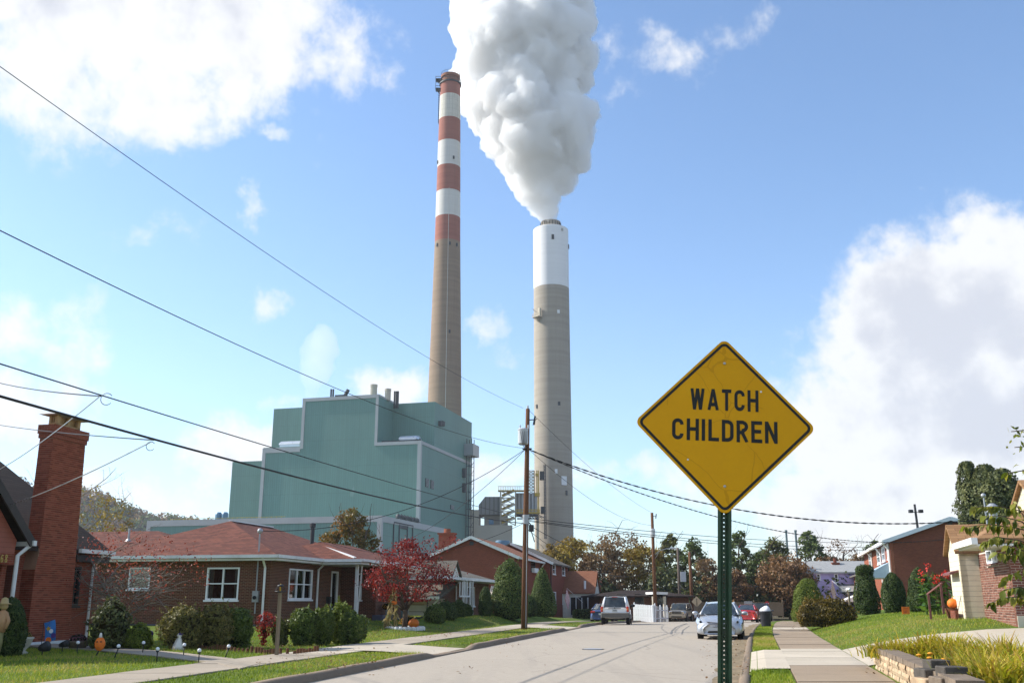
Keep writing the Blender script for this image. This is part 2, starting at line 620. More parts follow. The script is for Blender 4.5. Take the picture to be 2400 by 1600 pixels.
def shrub(name,label,cat,loc,prof,n,leaf,mat,core_mat,seed,group=None,sx=1.0,sy=1.0,amp=0.12,rz=0.0,fuzz=0.35,part='foliage',square=0.0,stem=None,aspect=0.6,sprigs=0):
 rng=np.random.RandomState(seed)
 t=thing(name,label,cat,loc,rz,group)
 pr=np.array(prof)
 H=pr[-1,1]
 seg=np.hypot(np.diff(pr[:,0]),np.diff(pr[:,1]))*(pr[:-1,0]+pr[1:,0]+0.02)
 cum=np.concatenate([[0],np.cumsum(seg)])
 s=rng.uniform(0,cum[-1],n)
 i=np.clip(np.searchsorted(cum,s)-1,0,len(seg)-1)
 f=(s-cum[i])/np.maximum(seg[i],1e-9)
 r=pr[i,0]*(1-f)+pr[i+1,0]*f
 z=pr[i,1]*(1-f)+pr[i+1,1]*f
 dr=pr[i+1,0]-pr[i,0]
 dz=pr[i+1,1]-pr[i,1]
 th=rng.uniform(0,2*math.pi,n)
 ca,sa=np.cos(th),np.sin(th)
 if square>0:
  k=1.0/np.power(np.power(np.abs(ca),2+6*square)+np.power(np.abs(sa),2+6*square),1.0/(2+6*square))
 else:
  k=1.0
 P=np.stack([ca*r*k*sx,sa*r*k*sy,z],1)
 R0=pr[:,0].max()
 nz=shell_noise(P/max(R0,0.1)*2.0,seed+1,amp)
 depth=np.abs(rng.normal(size=n))*fuzz*R0*0.25
 Nn=np.stack([ca*dz,sa*dz,-dr],1)
 Nn/=np.linalg.norm(Nn,axis=1,keepdims=True)+1e-9
 P=P+Nn*(nz*R0-depth+leaf*0.3)[:,None]
 P[:,2]=np.maximum(P[:,2],0.02)
 rn=rng.normal(size=(n,3))*0.6+Nn
 if sprigs:
  ns,ml=sprigs,9
  src=rng.randint(0,n,ns)
  dirs=Nn[src]*0.6+np.array([0,0,0.8])+rng.normal(size=(ns,3))*0.35
  step=np.linspace(0.1,1.0,ml)[None,:,None]*(R0*rng.uniform(0.12,0.34,ns))[:,None,None]
  SP_=(P[src][:,None,:]+dirs[:,None,:]*step+rng.normal(size=(ns,ml,3))*leaf*0.25).reshape(-1,3)
  P=np.concatenate([P,SP_])
  rn=np.concatenate([rn,rng.normal(size=SP_.shape)])
  nz=np.concatenate([nz,np.full(len(SP_),amp*0.8)])
  n=len(P)
 rnd=np.clip(0.5+0.22*rng.normal(size=n)+0.9*nz/max(amp,0.01)*0.12,0,1)
 sizes=leaf*rng.uniform(0.6,1.3,n)
 me=leaf_mesh(part,P,rn,sizes,sizes*aspect,rnd,mat,rng)
 link_obj(part,me,t)
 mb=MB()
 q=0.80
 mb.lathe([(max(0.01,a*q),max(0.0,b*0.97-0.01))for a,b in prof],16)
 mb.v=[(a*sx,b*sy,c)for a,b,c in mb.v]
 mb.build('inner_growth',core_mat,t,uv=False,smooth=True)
 if stem:
  st=MB()
  st.tube([(0,0,-0.1),(0,0,H*0.3)],[stem,stem*0.7],7)
  st.build('stem',MAT['bark'],t)
 return t
def skeleton(mb,rng,base,h,r0,levels=3,spread=0.6,n0=5,first=0.3,tips=None,up=0.5,n=6):
 tips=[]if tips is None else tips
 def grow(p,d,ln,r,lv):
  pts,rad=[p.copy()],[r]
  k=4
  q=p.copy()
  dd=d.copy()
  for i in range(k):
   dd=(dd+Vector(rng.normal(size=3)*0.13)+Vector((0,0,0.05*up))).normalized()
   q=q+dd*(ln/k)
   pts.append(q.copy())
   rad.append(r*(1-0.6*(i+1)/k))
  mb.tube(pts,rad,n if lv==0 else(5 if lv==1 else 3),cap=lv==0)
  if lv>=levels:
   tips.append((q.copy(),dd.copy()))
   return
  m_=n0 if lv==0 else rng.randint(3,5)
  for j in range(m_):
   f=first+(1-first)*(j+rng.uniform(0,0.8))/m_
   i=min(k-1,int(f*k))
   a=pts[i]+(pts[i+1]-pts[i])*(f*k-i)
   ang=2.4*j+rng.uniform(-0.5,0.5)
   side=Vector((math.cos(ang),math.sin(ang),0))
   nd=(dd*(1-spread)+side*spread+Vector((0,0,0.25*up))).normalized()
   grow(a,nd,ln*rng.uniform(0.48,0.7),max(0.006,rad[i]*0.55),lv+1)
  tips.append((q.copy(),dd.copy()))
 grow(Vector(base),Vector((0,0,1)),h,r0,0)
 return tips
def tree(name,label,loc,H,R,mat,seed,group=None,n=3000,leaf=0.3,clusters=60,csize=0.28,z0=0.25,shape=1.0,trunk=None,levels=2,bark='bark',cat='tree',droop=0.0,sx=1.0,sy=1.0,lean=(0,0),flat=0.85,spread=0.6,first=0.3,aspect=0.6,top=1.0,hollow=0.55,tone_z=0.0):
 rng=np.random.RandomState(seed)
 t=thing(name,label,cat,loc,0.0,group)
 mb=MB()
 tips=skeleton(mb,rng,(0,0,-0.2),H*0.8,trunk or H*0.022,levels,spread,6,first)
 vv=[]
 for(x,y,z)in mb.v:
  q=min(1.0,R*0.95/max(1e-6,math.hypot(x,y)))
  vv.append((x*q*sx,y*q*sy,min(z,H*0.97)))
 mb.v=vv
 mb.build('trunk',MAT[bark],t,uv=False,smooth=True)
 if n>0:
  zc,hz=(z0+1)/2*H,(1-z0)/2*H
  D=rng.normal(size=(clusters,3))
  D/=np.linalg.norm(D,axis=1,keepdims=True)
  rr=hollow+(1-hollow)*rng.uniform(0,1,clusters)**0.6
  P=D*rr[:,None]
  zz=P[:,2]
  wid=np.power(np.clip(1-zz,0.02,2)/1.0,0.5*(shape-1.0))if shape!=1.0 else np.ones(clusters)
  cx=np.stack([P[:,0]*R*wid*sx,P[:,1]*R*wid*sy,zc+zz*hz*flat],1)
  cr=R*csize*rng.uniform(0.6,1.3,clusters)
  k=rng.randint(0,clusters,n)
  off=rng.normal(size=(n,3))
  off/=np.linalg.norm(off,axis=1,keepdims=True)
  off*=(rng.uniform(0.15,1,n)**0.5)[:,None]*cr[k][:,None]
  off[:,2]*=0.75
  C=cx[k]+off
  C[:,0]+=lean[0]*C[:,2]/H
  C[:,1]+=lean[1]*C[:,2]/H
  ctone=rng.uniform(0.15,0.85,clusters)
  rnd=np.clip(ctone[k]*0.65+0.35*rng.uniform(0,1,n)+tone_z*(C[:,2]/H-0.6),0,1)
  sizes=leaf*rng.uniform(0.6,1.35,n)
  me=leaf_mesh('crown',C,rng.normal(size=(n,3))+off/(cr[k][:,None]+1e-6)*0.8+np.array([0,0,0.4]),sizes,sizes*aspect,rnd,mat,rng,droop)
  link_obj('crown',me,t)
 return t
# shared materials
plain('bark',(0.10,0.075,0.055),0.9,0.1,var=0.35,scale=9,bump=0.5)
plain('bark_grey',(0.20,0.17,0.14),0.9,0.1,var=0.3,scale=9,bump=0.4)
plain('white_trim',(0.72,0.72,0.70),0.5,0.35,var=0.05,scale=2.0,dirt=(0.42,0.40,0.36))
plain('white_vinyl',(0.78,0.79,0.80),0.45,0.4,var=0.04,scale=2.0)
plain('dark_iron',(0.03,0.03,0.032),0.5,0.4,var=0.2)
plain('galvanised',(0.36,0.37,0.38),0.45,0.4,metal=0.4,var=0.12)
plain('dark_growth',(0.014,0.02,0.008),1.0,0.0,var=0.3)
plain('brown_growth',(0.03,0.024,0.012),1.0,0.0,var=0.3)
plain('rubber',(0.018,0.018,0.019),0.8,0.25,var=0.25)
glass_mat()
# street layout (metres; camera stands on the right-hand verge)
A_ST=math.atan(0.2126)
SD=Vector((math.sin(A_ST),math.cos(A_ST),0))
SP=Vector((-math.cos(A_ST),math.sin(A_ST),0))
RZ_LEFT=math.pi/2-A_ST
def XL(y):
 t=max(0.0,y-84.0)
 return-4.16+0.2126*(y-19.7)+0.0105*t*t
def XR(y):
 t=max(0.0,y-38.0)
 return 3.84+0.243*(y-19.7)+0.0008*t*t
def smooth(a,b,x):
 t=min(1.0,max(0.0,(x-a)/(b-a)))
 return t*t*(3-2*t)
def base(y):
 t=max(0.0,y-62.0)
 return-max(0.0,min(0.66,0.0166*t-0.066*(1-math.exp(-t/4.0))))
def gz(x,y):
 dl,dr=XL(y)-x,x-XR(y)
 if dl>0:
  amp=float(np.interp(y,[20,34,45,58,66,82,100],[0.02,0.06,0.30,0.46,0.5,0.35,0.1]))
  lo=4.3 if y<50 else 4.2
  hi=10.0 if y<48 else(8.0 if y<56 else 6.2)
  return base(y)+0.13+amp*smooth(lo,hi,dl)+0.012*math.sin(x*1.3)*math.cos(y*0.9)*smooth(4.3,6,dl)
 if dr>0:
  t=min(1.0,max(0.0,(dr-3.4)/6.5))
  amp=float(np.interp(y,[14,22,27,33,60,85,110],[0.5,0.55,0.62,0.9,0.9,0.7,0.2]))
  return base(y)+0.13+amp*(1-(1-t)**2)
 return base(y)
def lawn_mat():
 t=NT('lawn')
 pos=t.coord('Object')
 n1=t.noise(0.55,5,0.6,pos)
 n2=t.noise(5.0,5,0.65,pos)
 n3=t.noise(38.0,3,0.6,pos)
 c=t.ramp(n2,[(0.25,(0.075,0.115,0.018)),(0.55,(0.125,0.18,0.026)),(0.8,(0.19,0.225,0.04))])
 dry=t.math('MULTIPLY',t.math('SUBTRACT',n1,0.52,clamp=True),4.0,clamp=True)
 c=t.mix(t.math('MULTIPLY',dry,0.55),c,(0.26,0.21,0.075))
 c=t.mix(t.math('MULTIPLY',n3,0.4),c,(0.055,0.08,0.014))
 MAT['lawn']=t.surface(t.principled(c,0.95,0.1,0,t.bump(t.math('ADD',n3,n2),0.8,0.05)))
def concrete_mat(name,col,dark,agg=0.5,scale=1.0):
 t=NT(name)
 g=t.N.new('ShaderNodeNewGeometry')
 oi=t.N.new('ShaderNodeObjectInfo')
 pos=t.coord('Object')
 n1=t.noise(0.6*scale,6,0.65,pos)
 n2=t.noise(90.0*scale,3,0.6,pos)
 c=t.ramp(n1,[(0.3,tuple(x*0.82 for x in col)),(0.7,col)])
 c=t.mix(t.math('MULTIPLY',t.math('SUBTRACT',n2,0.45,clamp=True),agg*3.0,clamp=True),c,dark)
 c=t.mix(t.math('MULTIPLY',oi.outputs['Random'],0.42),c,tuple(x*0.62 for x in col))
 st=t.noise(2.3*scale,6,0.7,pos)
 c=t.mix(t.math('MULTIPLY',t.math('SUBTRACT',st,0.55,clamp=True),2.2,clamp=True),c,dark)
 MAT[name]=t.surface(t.principled(c,0.92,0.15,0,t.bump(n2,0.25,0.006)))
lawn_mat()
concrete_mat('walk_concrete',(0.43,0.36,0.275),(0.23,0.175,0.125),0.5)
concrete_mat('walk_tan',(0.36,0.275,0.19),(0.20,0.145,0.10),0.7)
concrete_mat('new_concrete',(0.56,0.48,0.37),(0.38,0.32,0.24),0.25)
concrete_mat('kerb_concrete',(0.27,0.205,0.145),(0.10,0.075,0.055),0.6)
def road_mat():
 t=NT('road_surface')
 pos=t.coord('Object')
 fine=t.noise(140.0,2,0.6,pos)
 mid=t.noise(7.0,5,0.65,pos)
 big=t.noise(0.22,5,0.6,pos)
 streak=t.noise(1.0,4,0.6,t.mapping(pos,(0.9,0.05,1),(0,0,A_ST)))
 c=t.ramp(mid,[(0.3,(0.36,0.305,0.235)),(0.7,(0.45,0.38,0.30))])
 c=t.mix(t.math('MULTIPLY',fine,0.55),c,(0.17,0.155,0.135))
 c=t.mix(t.math('MULTIPLY',big,0.4),c,(0.48,0.41,0.32))
 c=t.mix(t.math('MULTIPLY',t.math('SUBTRACT',streak,0.52,clamp=True),1.6,clamp=True),c,(0.20,0.18,0.155))
 vo=t.N.new('ShaderNodeTexVoronoi')
 vo.feature='DISTANCE_TO_EDGE'
 vo.inputs['Scale'].default_value=0.33
 t.L.new(t.mix(0.35,pos,t.noise(0.7,5,0.65,pos,'Color')),vo.inputs['Vector'])
 crk=t.math('MULTIPLY',t.math('LESS_THAN',vo.outputs['Distance'],0.006),t.math('GREATER_THAN',t.noise(0.13,3,0.5,pos),0.5))
 c=t.mix(t.math('MULTIPLY',crk,0.28),c,(0.13,0.115,0.095))
 oil=t.math('MULTIPLY',t.math('SUBTRACT',t.noise(0.9,4,0.6,pos),0.62,clamp=True),3.0,clamp=True)
 c=t.mix(t.math('MULTIPLY',oil,0.5),c,(0.20,0.175,0.145))
 MAT['road_surface']=t.surface(t.principled(c,0.88,0.2,0,t.bump(fine,0.35,0.006)))
road_mat()
plain('tar',(0.17,0.155,0.135),0.7,0.3,var=0.3,scale=3)
plain('gutter_dirt',(0.23,0.175,0.11),0.95,0.1,var=0.4,scale=4,bump=0.6,dirt=(0.12,0.10,0.05))
plain('earth',(0.085,0.07,0.04),1.0,0.05,var=0.4,scale=0.3)
plain('soil',(0.07,0.05,0.035),1.0,0.05,var=0.4,scale=5,bump=0.6)
mb=MB()
xs=[-6000,-2000,-600,-200,-60,0,60,200,600,2000,6000]
ys=[-300,-50,0,60,130,300,700,1500,3000,7000]
mb.grid([[(x,y,-0.85 if y<150 else-1.2)for x in xs]for y in ys])
tag(mb.build('ground',MAT['earth']),'dull earth ground stretching away beneath the whole neighbourhood','ground',kind='structure')
rows=[]
for i in range(0,118):
 y=-8+i
 a,b=XL(y)-0.03,XR(y)+0.03
 rows.append([(a+(b-a)*k/10,y,base(y)+0.035*math.sin(math.pi*k/10))for k in range(11)])
road=MB().grid(rows).build('road',MAT['road_surface'],uv=False,smooth=True)
tag(road,'pale worn asphalt residential street bending right past parked cars','road',kind='structure')
cross=MB().grid([[(x,y,base(y)-0.012)for x in(-40,0,40,90)]for y in(99,104,109)]).build('cross_street',MAT['road_surface'],uv=False)
tag(cross,'far cross street in front of the wooden fence','road',kind='structure')
def strip(fn,y0,y1,step):
 n=max(1,int(round((y1-y0)/step)))
 return[fn(y0+(y1-y0)*i/n)for i in range(n+1)]
def dip(y,spans):
 return max([smooth(a-0.9,a,y)*(1-smooth(b,b+0.9,y))for a,b in spans]+[0.0])
LEFT_DIPS=[(29.5,33.2),(53.5,58.0)]
RIGHT_DIPS=[(21.5,30.2)]
def kerb_l(y):
 h=0.15*(1-0.75*dip(y,LEFT_DIPS))+0.008*math.sin(y*1.7)
 x=XL(y)
 zb=min(gz(x-0.21,y)+0.012,h+0.01)
 return[(a,y,b+base(y))for a,b in((x+0.02,-0.05),(x+0.0,0.03),(x-0.05,h*0.7),(x-0.10,h),(x-0.24,h+0.008),(x-0.30,-0.05))]
def kerb_r(y):
 h=0.14*(1-0.75*dip(y,RIGHT_DIPS))+0.006*math.sin(y*1.3)
 x=XR(y)+0.52
 return[(a,y,b+base(y))for a,b in((x-0.02,-0.05),(x,0.03),(x+0.05,h*0.75),(x+0.09,h),(x+0.22,h+0.006),(x+0.27,-0.05))]
k=MB().grid(strip(kerb_l,-6,99,0.75)).build('kerb',MAT['kerb_concrete'],uv=False,smooth=True)
tag(k,'weathered grey kerb along the ranch house side of the street','kerb',kind='structure')
k=MB().grid(strip(kerb_r,-6,99,0.75)).build('kerb',MAT['kerb_concrete'],uv=False,smooth=True)
tag(k,'low kerb with dirt in the gutter beside the silver sedan','kerb',kind='structure')
g=MB().grid(strip(lambda y:[(XR(y)-0.02-0.12*math.sin(y*1.9)*math.sin(y*0.61),y,base(y)+0.012),(XR(y)+0.25,y,base(y)+0.022),(XR(y)+0.56,y,base(y)+0.028)],9,70,0.5)).build('gutter_dirt',MAT['gutter_dirt'],uv=False)
tag(g,'strip of brown dirt and dead leaves lying in the gutter','dirt',kind='stuff')
dl=[0.22,0.5,0.9,1.4,2.0,2.4,2.9,3.5,4.1,4.6,5.2,5.8,6.5,7.2,8,9,10.5,12,15,20,30,45,70,95]
lw=MB().grid(strip(lambda y:[(XL(y)-d,y,gz(XL(y)-d,y)-(0.10 if d<0.3 else 0.0)-0.09*(dip(y,LEFT_DIPS)if d<2.3 else 0))for d in dl],-8,99,0.9)).build('lawn',MAT['lawn'],uv=False,smooth=True)
tag(lw,'front lawns on the ranch house side of the street','lawn',kind='structure')
dr=[0.72,0.9,1.2,1.6,2.2,2.8,3.4,3.9,4.4,5,5.7,6.5,7.5,8.5,10,12,15,20,30,45,70]
rw=MB().grid(strip(lambda y:[(XR(y)+d,y,gz(XR(y)+d,y)-(0.06 if d<0.8 else 0.0))for d in dr],-8,99,0.9)).build('lawn',MAT['lawn'],uv=False,smooth=True)
tag(rw,'mown green lawn rising beside the planter and clipped yews','lawn',kind='structure')
def slab_run(parent,y0,y1,d0,d1,X,sgn,lift,mats,rng,gap=0.018,length=1.5,th=0.09):
 y=y0
 while y<y1:
  ln=length*rng.uniform(0.96,1.04)
  ya,yb=y+gap/2,y+ln-gap/2
  m_=mats(y)
  jz=rng.uniform(-0.006,0.006)
  top=[]
  for yy in(ya,(ya+yb)/2,yb):
   top.append([(X(yy)+sgn*d,yy,gz(X(yy)+sgn*d,yy)+lift+jz)for d in(d0,(d0+d1)/2,d1)])
  mb=MB()
  mb.grid(top)
  ring=[top[0][0],top[0][1],top[0][2],top[1][2],top[2][2],top[2][1],top[2][0],top[1][0]]
  low=[(a,b,c-th)for a,b,c in ring]
  o=len(mb.v)
  mb.v.extend(ring+low)
  for i in range(8):
   j=(i+1)%8
   mb.f.append((o+i,o+j,o+8+j,o+8+i))
  mb.build('slab',m_,parent,uv=False)
  y+=ln
rng0=random.Random(5)
wl=MB().grid(strip(lambda y:[(XL(y)-d,y,gz(XL(y)-d,y)+0.004)for d in(2.28,3.2,4.08)],10,84,1.5)).build('sidewalk',MAT['soil'],uv=False)
tag(wl,'concrete sidewalk of square slabs past the ranch house','sidewalk',kind='structure')
slab_run(wl,10,84,2.3,4.05,XL,-1,0.03,lambda y:MAT['new_concrete']if 27.0<y<33.5 or 52<y<57 else MAT['walk_concrete'],rng0)
wr=MB().grid(strip(lambda y:[(XR(y)+d,y,gz(XR(y)+d,y)+0.004)for d in(1.6,2.5,3.4)],8,80,1.5)).build('sidewalk',MAT['soil'],uv=False)
tag(wr,'concrete sidewalk of square slabs running past the planter wall','sidewalk',kind='structure')
slab_run(wr,8,80,1.62,3.38,XR,1,0.03,lambda y:MAT['new_concrete']if 22.5<y<30.4 or 50<y<52.5 else MAT['walk_tan'],rng0)
ap=MB()
for y0,y1 in LEFT_DIPS:
 ap=MB().grid(strip(lambda y:[(XL(y)-d,y,0.05+(0.115)*smooth(0.2,2.3,d))for d in(0.22,1.0,1.7,2.31)],y0,y1,0.9))
 tag(ap.build('driveway_apron',MAT['new_concrete'],uv=False,smooth=True),'pale concrete apron crossing the verge %s'%('before the ranch house' if y0<40 else 'beyond the utility pole'),'driveway',kind='structure')
ap=MB().grid(strip(lambda y:[(XR(y)+d,y,0.10+0.065*smooth(0.74,1.1,d))for d in(0.74,1.1,1.62)],21.9,25.7,0.9))
ap.grid(strip(lambda y:[(XR(y)+d,y,0.10+0.065*smooth(0.74,1.1,d))for d in(0.74,1.1,1.62)],25.75,29.8,0.9))
tag(ap.build('driveway_apron',MAT['new_concrete'],uv=False),'tan concrete apron between gutter and sidewalk behind the sign post','driveway',kind='structure')
def drive_row(f):
 out=[]
 for d in(3.40,4.2,5,6,7.5,9,11,14,18):
  y=22.9+f*6.9-0.236*(d-3.4)
  x=XR(y)+d
  out.append((x,y,gz(x,y)+0.03))
 return out
dv=MB().grid([drive_row(i/8)for i in range(9)]).build('driveway',MAT['new_concrete'],uv=False)
tag(dv,'pale concrete driveway rising behind the planter','driveway',kind='structure')
def seam(pts,w,name,label,z=0.05):
 mb=MB()
 rows=[]
 for i,(u,v)in enumerate(pts):
  p=gnd(u,v,0.02)
  q=gnd(*(pts[min(i+1,len(pts)-1)]),0.02)-gnd(*(pts[max(i-1,0)]),0.02)
  q.z=0
  s=Vector((-q.y,q.x,0)).normalized()*w/2
  cz=0.035*math.sin(math.pi*(p.x-XL(p.y))/(XR(p.y)-XL(p.y)))+0.004
  rows.append([(p.x+s.x,p.y+s.y,cz),(p.x-s.x,p.y-s.y,cz)])
 mb.grid(rows)
 return tag(mb.build(name,MAT['tar'],uv=False),label,'tar seam',kind='structure')
seam([(1573,1486),(1575,1478),(1585,1469),(1610,1460)],0.10,'tar_seam','short dark tar seam bending right beyond the sedan nose')
seam([(1598,1486),(1601,1476),(1616,1466)],0.08,'tar_seam','fainter twin of the bending tar seam beside the sedan')
mh=thing('manhole_cover','flat iron manhole cover sunk in the pale road','manhole',gnd(1390,1521,0.03))
mb=MB();mb.lathe([(0.36,0.0),(0.36,0.016),(0.31,0.018)],24);mb.build('rim',MAT['dark_iron'],mh)
mb=MB();mb.lathe([(0.30,0.004),(0.30,0.024),(0.27,0.026)],24);mb.build('lid',MAT['galvanised'],mh)
# grass blades on the nearer lawns
def on_path(x,y):
 d=XL(y)-x
 if 0<d:
  if 2.2<d<4.15 or d<0.3:
   return True
  if d<2.3 and dip(y,LEFT_DIPS)>0.5:
   return True
  return d<0.25
 d=x-XR(y)
 if d>0:
  if d<0.78 or 1.55<d<3.45:
   return True
  if d<1.7 and 21.7<y<30.0:
   return True
  if d>3.4:
   f=(y+0.236*(d-3.4)-22.9)/6.9
   if-0.02<f<1.02:
    return True
   if y<22.6:
    return not(d<3.4)
  return False
 return True
def grass(name,label,boxes,seed,stops):
 rng=np.random.RandomState(seed)
 C,H=[],[]
 for(y0,y1,d0,d1,side,dens)in boxes:
  n=int((y1-y0)*(d1-d0)*dens)
  yy=rng.uniform(y0,y1,n)
  dd=rng.uniform(d0,d1,n)
  for y,d in zip(yy,dd):
   x=XL(y)-d if side<0 else XR(y)+d
   if on_path(x,y)or in_walk(x,y):
    continue
   C.append((x,y,gz(x,y)-(0.09*dip(y,LEFT_DIPS)if side<0 and d<2.3 else 0)))
 C=np.array(C)
 n=len(C)
 h=rng.uniform(0.035,0.085,n)
 a=rng.uniform(0,6.283,n)
 w=rng.uniform(0.006,0.013,n)
 lean=rng.normal(size=(n,2))*0.03
 V=np.empty((n,3,3))
 V[:,0]=C+np.stack([np.cos(a)*w,np.sin(a)*w,np.full(n,-0.01)],1)
 V[:,1]=C-np.stack([np.cos(a)*w,np.sin(a)*w,np.full(n,0.01)],1)
 V[:,2]=C+np.stack([lean[:,0],lean[:,1],h],1)
 me=bpy.data.meshes.new(name)
 me.vertices.add(3*n)
 me.vertices.foreach_set('co',V.reshape(-1).astype(np.float32))
 me.loops.add(3*n)
 me.loops.foreach_set('vertex_index',np.arange(3*n,dtype=np.int32))
 me.polygons.add(n)
 me.polygons.foreach_set('loop_start',np.arange(0,3*n,3,dtype=np.int32))
 me.polygons.foreach_set('loop_total',np.full(n,3,dtype=np.int32))
 at_=me.attributes.new('rnd','FLOAT','FACE')
 patch=shell_noise(np.stack([C[:,0],C[:,1],C[:,0]*0],1)*0.35,seed,0.48)
 at_.data.foreach_set('value',np.clip(0.45+patch+0.2*rng.normal(size=n),0,1).astype(np.float32))
 me.update(calc_edges=True)
 me.materials.append(leaf_mat(name+'_blades',stops,0.3,0.6))
 o=bpy.data.objects.new(name,me)
 COL.objects.link(o)
 return tag(o,label,'grass',kind='stuff')
WALK=[gnd(0,1498,0.14),gnd(100,1516,0.14),gnd(250,1524,0.14),gnd(400,1536,0.14),gnd(520,1548,0.14),gnd(585,1562,0.14)]
def in_walk(x,y):
 for a,b in zip(WALK[:-1],WALK[1:]):
  if min(a.x,b.x)-0.05<=x<=max(a.x,b.x)+0.05:
   f=(x-a.x)/(b.x-a.x)
   if abs(y-(a.y+(b.y-a.y)*f))<0.9:
    return True
 return False
fw=MB().grid([[(p.x,p.y-0.85,gz(p.x,p.y-0.85)+0.008),(p.x,p.y,gz(p.x,p.y)+0.01),(p.x,p.y+0.85,gz(p.x,p.y+0.85)+0.008)]for p in WALK]).build('garden_path',MAT['soil'],uv=False)
tag(fw,'concrete front walk edged with globe lights by the chimney house','path',kind='structure')
for i in range(len(WALK)-1):
 a,b=WALK[i],WALK[i+1]
 for j in range(2):
  f0,f1=j/2+0.006,(j+1)/2-0.006
  p,q=a+(b-a)*f0,a+(b-a)*f1
  mb=MB()
  ring=[(p.x,p.y-0.8),(q.x,q.y-0.8),(q.x,q.y+0.8),(p.x,p.y+0.8)]
  top=[(x,y,gz(x,y)+0.035)for x,y in ring]
  low=[(x,y,gz(x,y)-0.03)for x,y in ring]
  mb.add(top+low,[(0,1,2,3),(0,4,5,1),(1,5,6,2),(2,6,7,3),(3,7,4,0)])
  mb.build('slab',MAT['walk_concrete'],fw,uv=False)
GR=[(0.08,0.125,0.009),(0.15,0.21,0.014),(0.22,0.27,0.022),(0.30,0.29,0.045),(0.36,0.26,0.09)]
grass('grass','short mown grass blades of the ranch side lawns and verge',[(15,30,0.3,17,-1,210),(30,44,0.3,12,-1,120),(44,64,0.3,12,-1,60)],3,GR)
GR2=[(0.035,0.085,0.008),(0.06,0.135,0.012),(0.095,0.18,0.018),(0.14,0.215,0.03),(0.22,0.22,0.06)]
grass('grass','dense green grass blades of the planter side lawn and verge',[(9,30,0.78,1.56,1,900),(30,60,0.78,1.56,1,500),(18,24,3.4,5.0,1,300),(29.5,50,3.4,16,1,110)],4,GR2)
# power plant
def hit(u,v,P,d):
 a,b=ray(u,v)
 t=(a*P[1]-P[0])/(d[0]-a*d[1])
 return t,EYE+b*(P[1]+t*d[1])
def px_m(hw,v,Y):
 dz=(800.0-v)/FPX
 return hw/FPX/(cp-sp*dz)*Y
def cladding_mat(name,col,pitch=0.85):
 t=NT(name)
 uv=t.coord('UV')
 s=t.N.new('ShaderNodeSeparateXYZ')
 t.L.new(uv,s.inputs[0])
 wob=t.math('ADD',s.outputs[0],t.math('MULTIPLY',t.noise(0.08,2),0.2))
 f=t.math('FRACT',t.math('DIVIDE',wob,pitch))
 line=t.math('GREATER_THAN',f,0.88)
 f2=t.math('FRACT',t.math('DIVIDE',s.outputs[1],9.3))
 seam_=t.math('GREATER_THAN',f2,0.985)
 n1=t.noise(0.045,5,0.6)
 comb=t.N.new('ShaderNodeCombineXYZ')
 t.L.new(t.math('MULTIPLY',s.outputs[0],1.1),comb.inputs[0])
 t.L.new(t.math('MULTIPLY',s.outputs[1],0.035),comb.inputs[1])
 n2=t.noise(1.0,5,0.65,comb.outputs[0])
 wn=t.N.new('ShaderNodeTexWhiteNoise')
 wn.noise_dimensions='2D'
 c2=t.N.new('ShaderNodeCombineXYZ')
 t.L.new(t.math('FLOOR',t.math('DIVIDE',wob,pitch)),c2.inputs[0])
 t.L.new(t.math('FLOOR',t.math('DIVIDE',s.outputs[1],9.3)),c2.inputs[1])
 t.L.new(c2.outputs[0],wn.inputs['Vector'])
 c=t.ramp(n1,[(0.3,tuple(x*0.9 for x in col)),(0.7,tuple(x*1.08 for x in col))])
 c=t.mix(t.math('MULTIPLY',t.math('SUBTRACT',n2,0.45,clamp=True),0.9,clamp=True),c,tuple(x*0.62 for x in col))
 c=t.mix(t.math('MULTIPLY',wn.outputs['Value'],0.12),c,tuple(x*0.7 for x in col))
 c=t.mix(t.math('MULTIPLY',t.math('MAXIMUM',line,t.math('MULTIPLY',seam_,0.8)),0.4),c,tuple(x*0.5 for x in col))
 MAT[name]=t.surface(t.principled(c,0.55,0.3,0,t.bump(t.math('MULTIPLY',line,-1.0),0.6,0.08)))
cladding_mat('green_cladding',(0.15,0.275,0.235))
plain('grey_band',(0.42,0.42,0.41),0.6,0.3,var=0.08,scale=0.15)
plain('silver_duct',(0.62,0.64,0.66),0.3,0.5,metal=0.6,var=0.08,scale=0.3)
plain('dark_steel',(0.05,0.052,0.055),0.6,0.3,var=0.3,scale=0.4)
plain('cream_panel',(0.50,0.44,0.35),0.7,0.25,var=0.08,scale=0.12)
plain('yellow_steel',(0.55,0.36,0.045),0.6,0.3,var=0.2,scale=0.5)
plain('pale_steel',(0.50,0.44,0.33),0.6,0.3,var=0.2,scale=0.5)
plain('blue_tank',(0.10,0.20,0.30),0.5,0.4,var=0.15,scale=0.5)
A_PL=math.radians(15.0)
E1=Vector((math.sin(A_PL),math.cos(A_PL),0))
E2=Vector((-math.cos(A_PL),math.sin(A_PL),0))
RZ_PL=math.pi/2-A_PL
c0=at(986,1033,330.0)
PC=Vector((c0.x,330.0,0))
HA=c0.z
plant=thing('boiler_house','huge teal clad power plant boiler house with grey band edges','power plant',(PC.x,PC.y,0),RZ_PL)
G=MAT['green_cladding']
BND=MAT['grey_band']
def y_at(u,v,x=0.0):
 P=PC+E1*x
 return hit(u,v,(P.x,P.y),(E2.x,E2.y))
def x_at(u,v,y=0.0):
 P=PC+E2*y
 return hit(u,v,(P.x,P.y),(E1.x,E1.y))
WA,_=y_at(618,1049)
bB,_=y_at(888,930)
cB,HB=y_at(711,935)
LX,_=x_at(1105,1085)
sC,HC=x_at(1019.5,941)
MB().box(0,LX,0,WA,-1,HA).build('lower_block',G,plant)
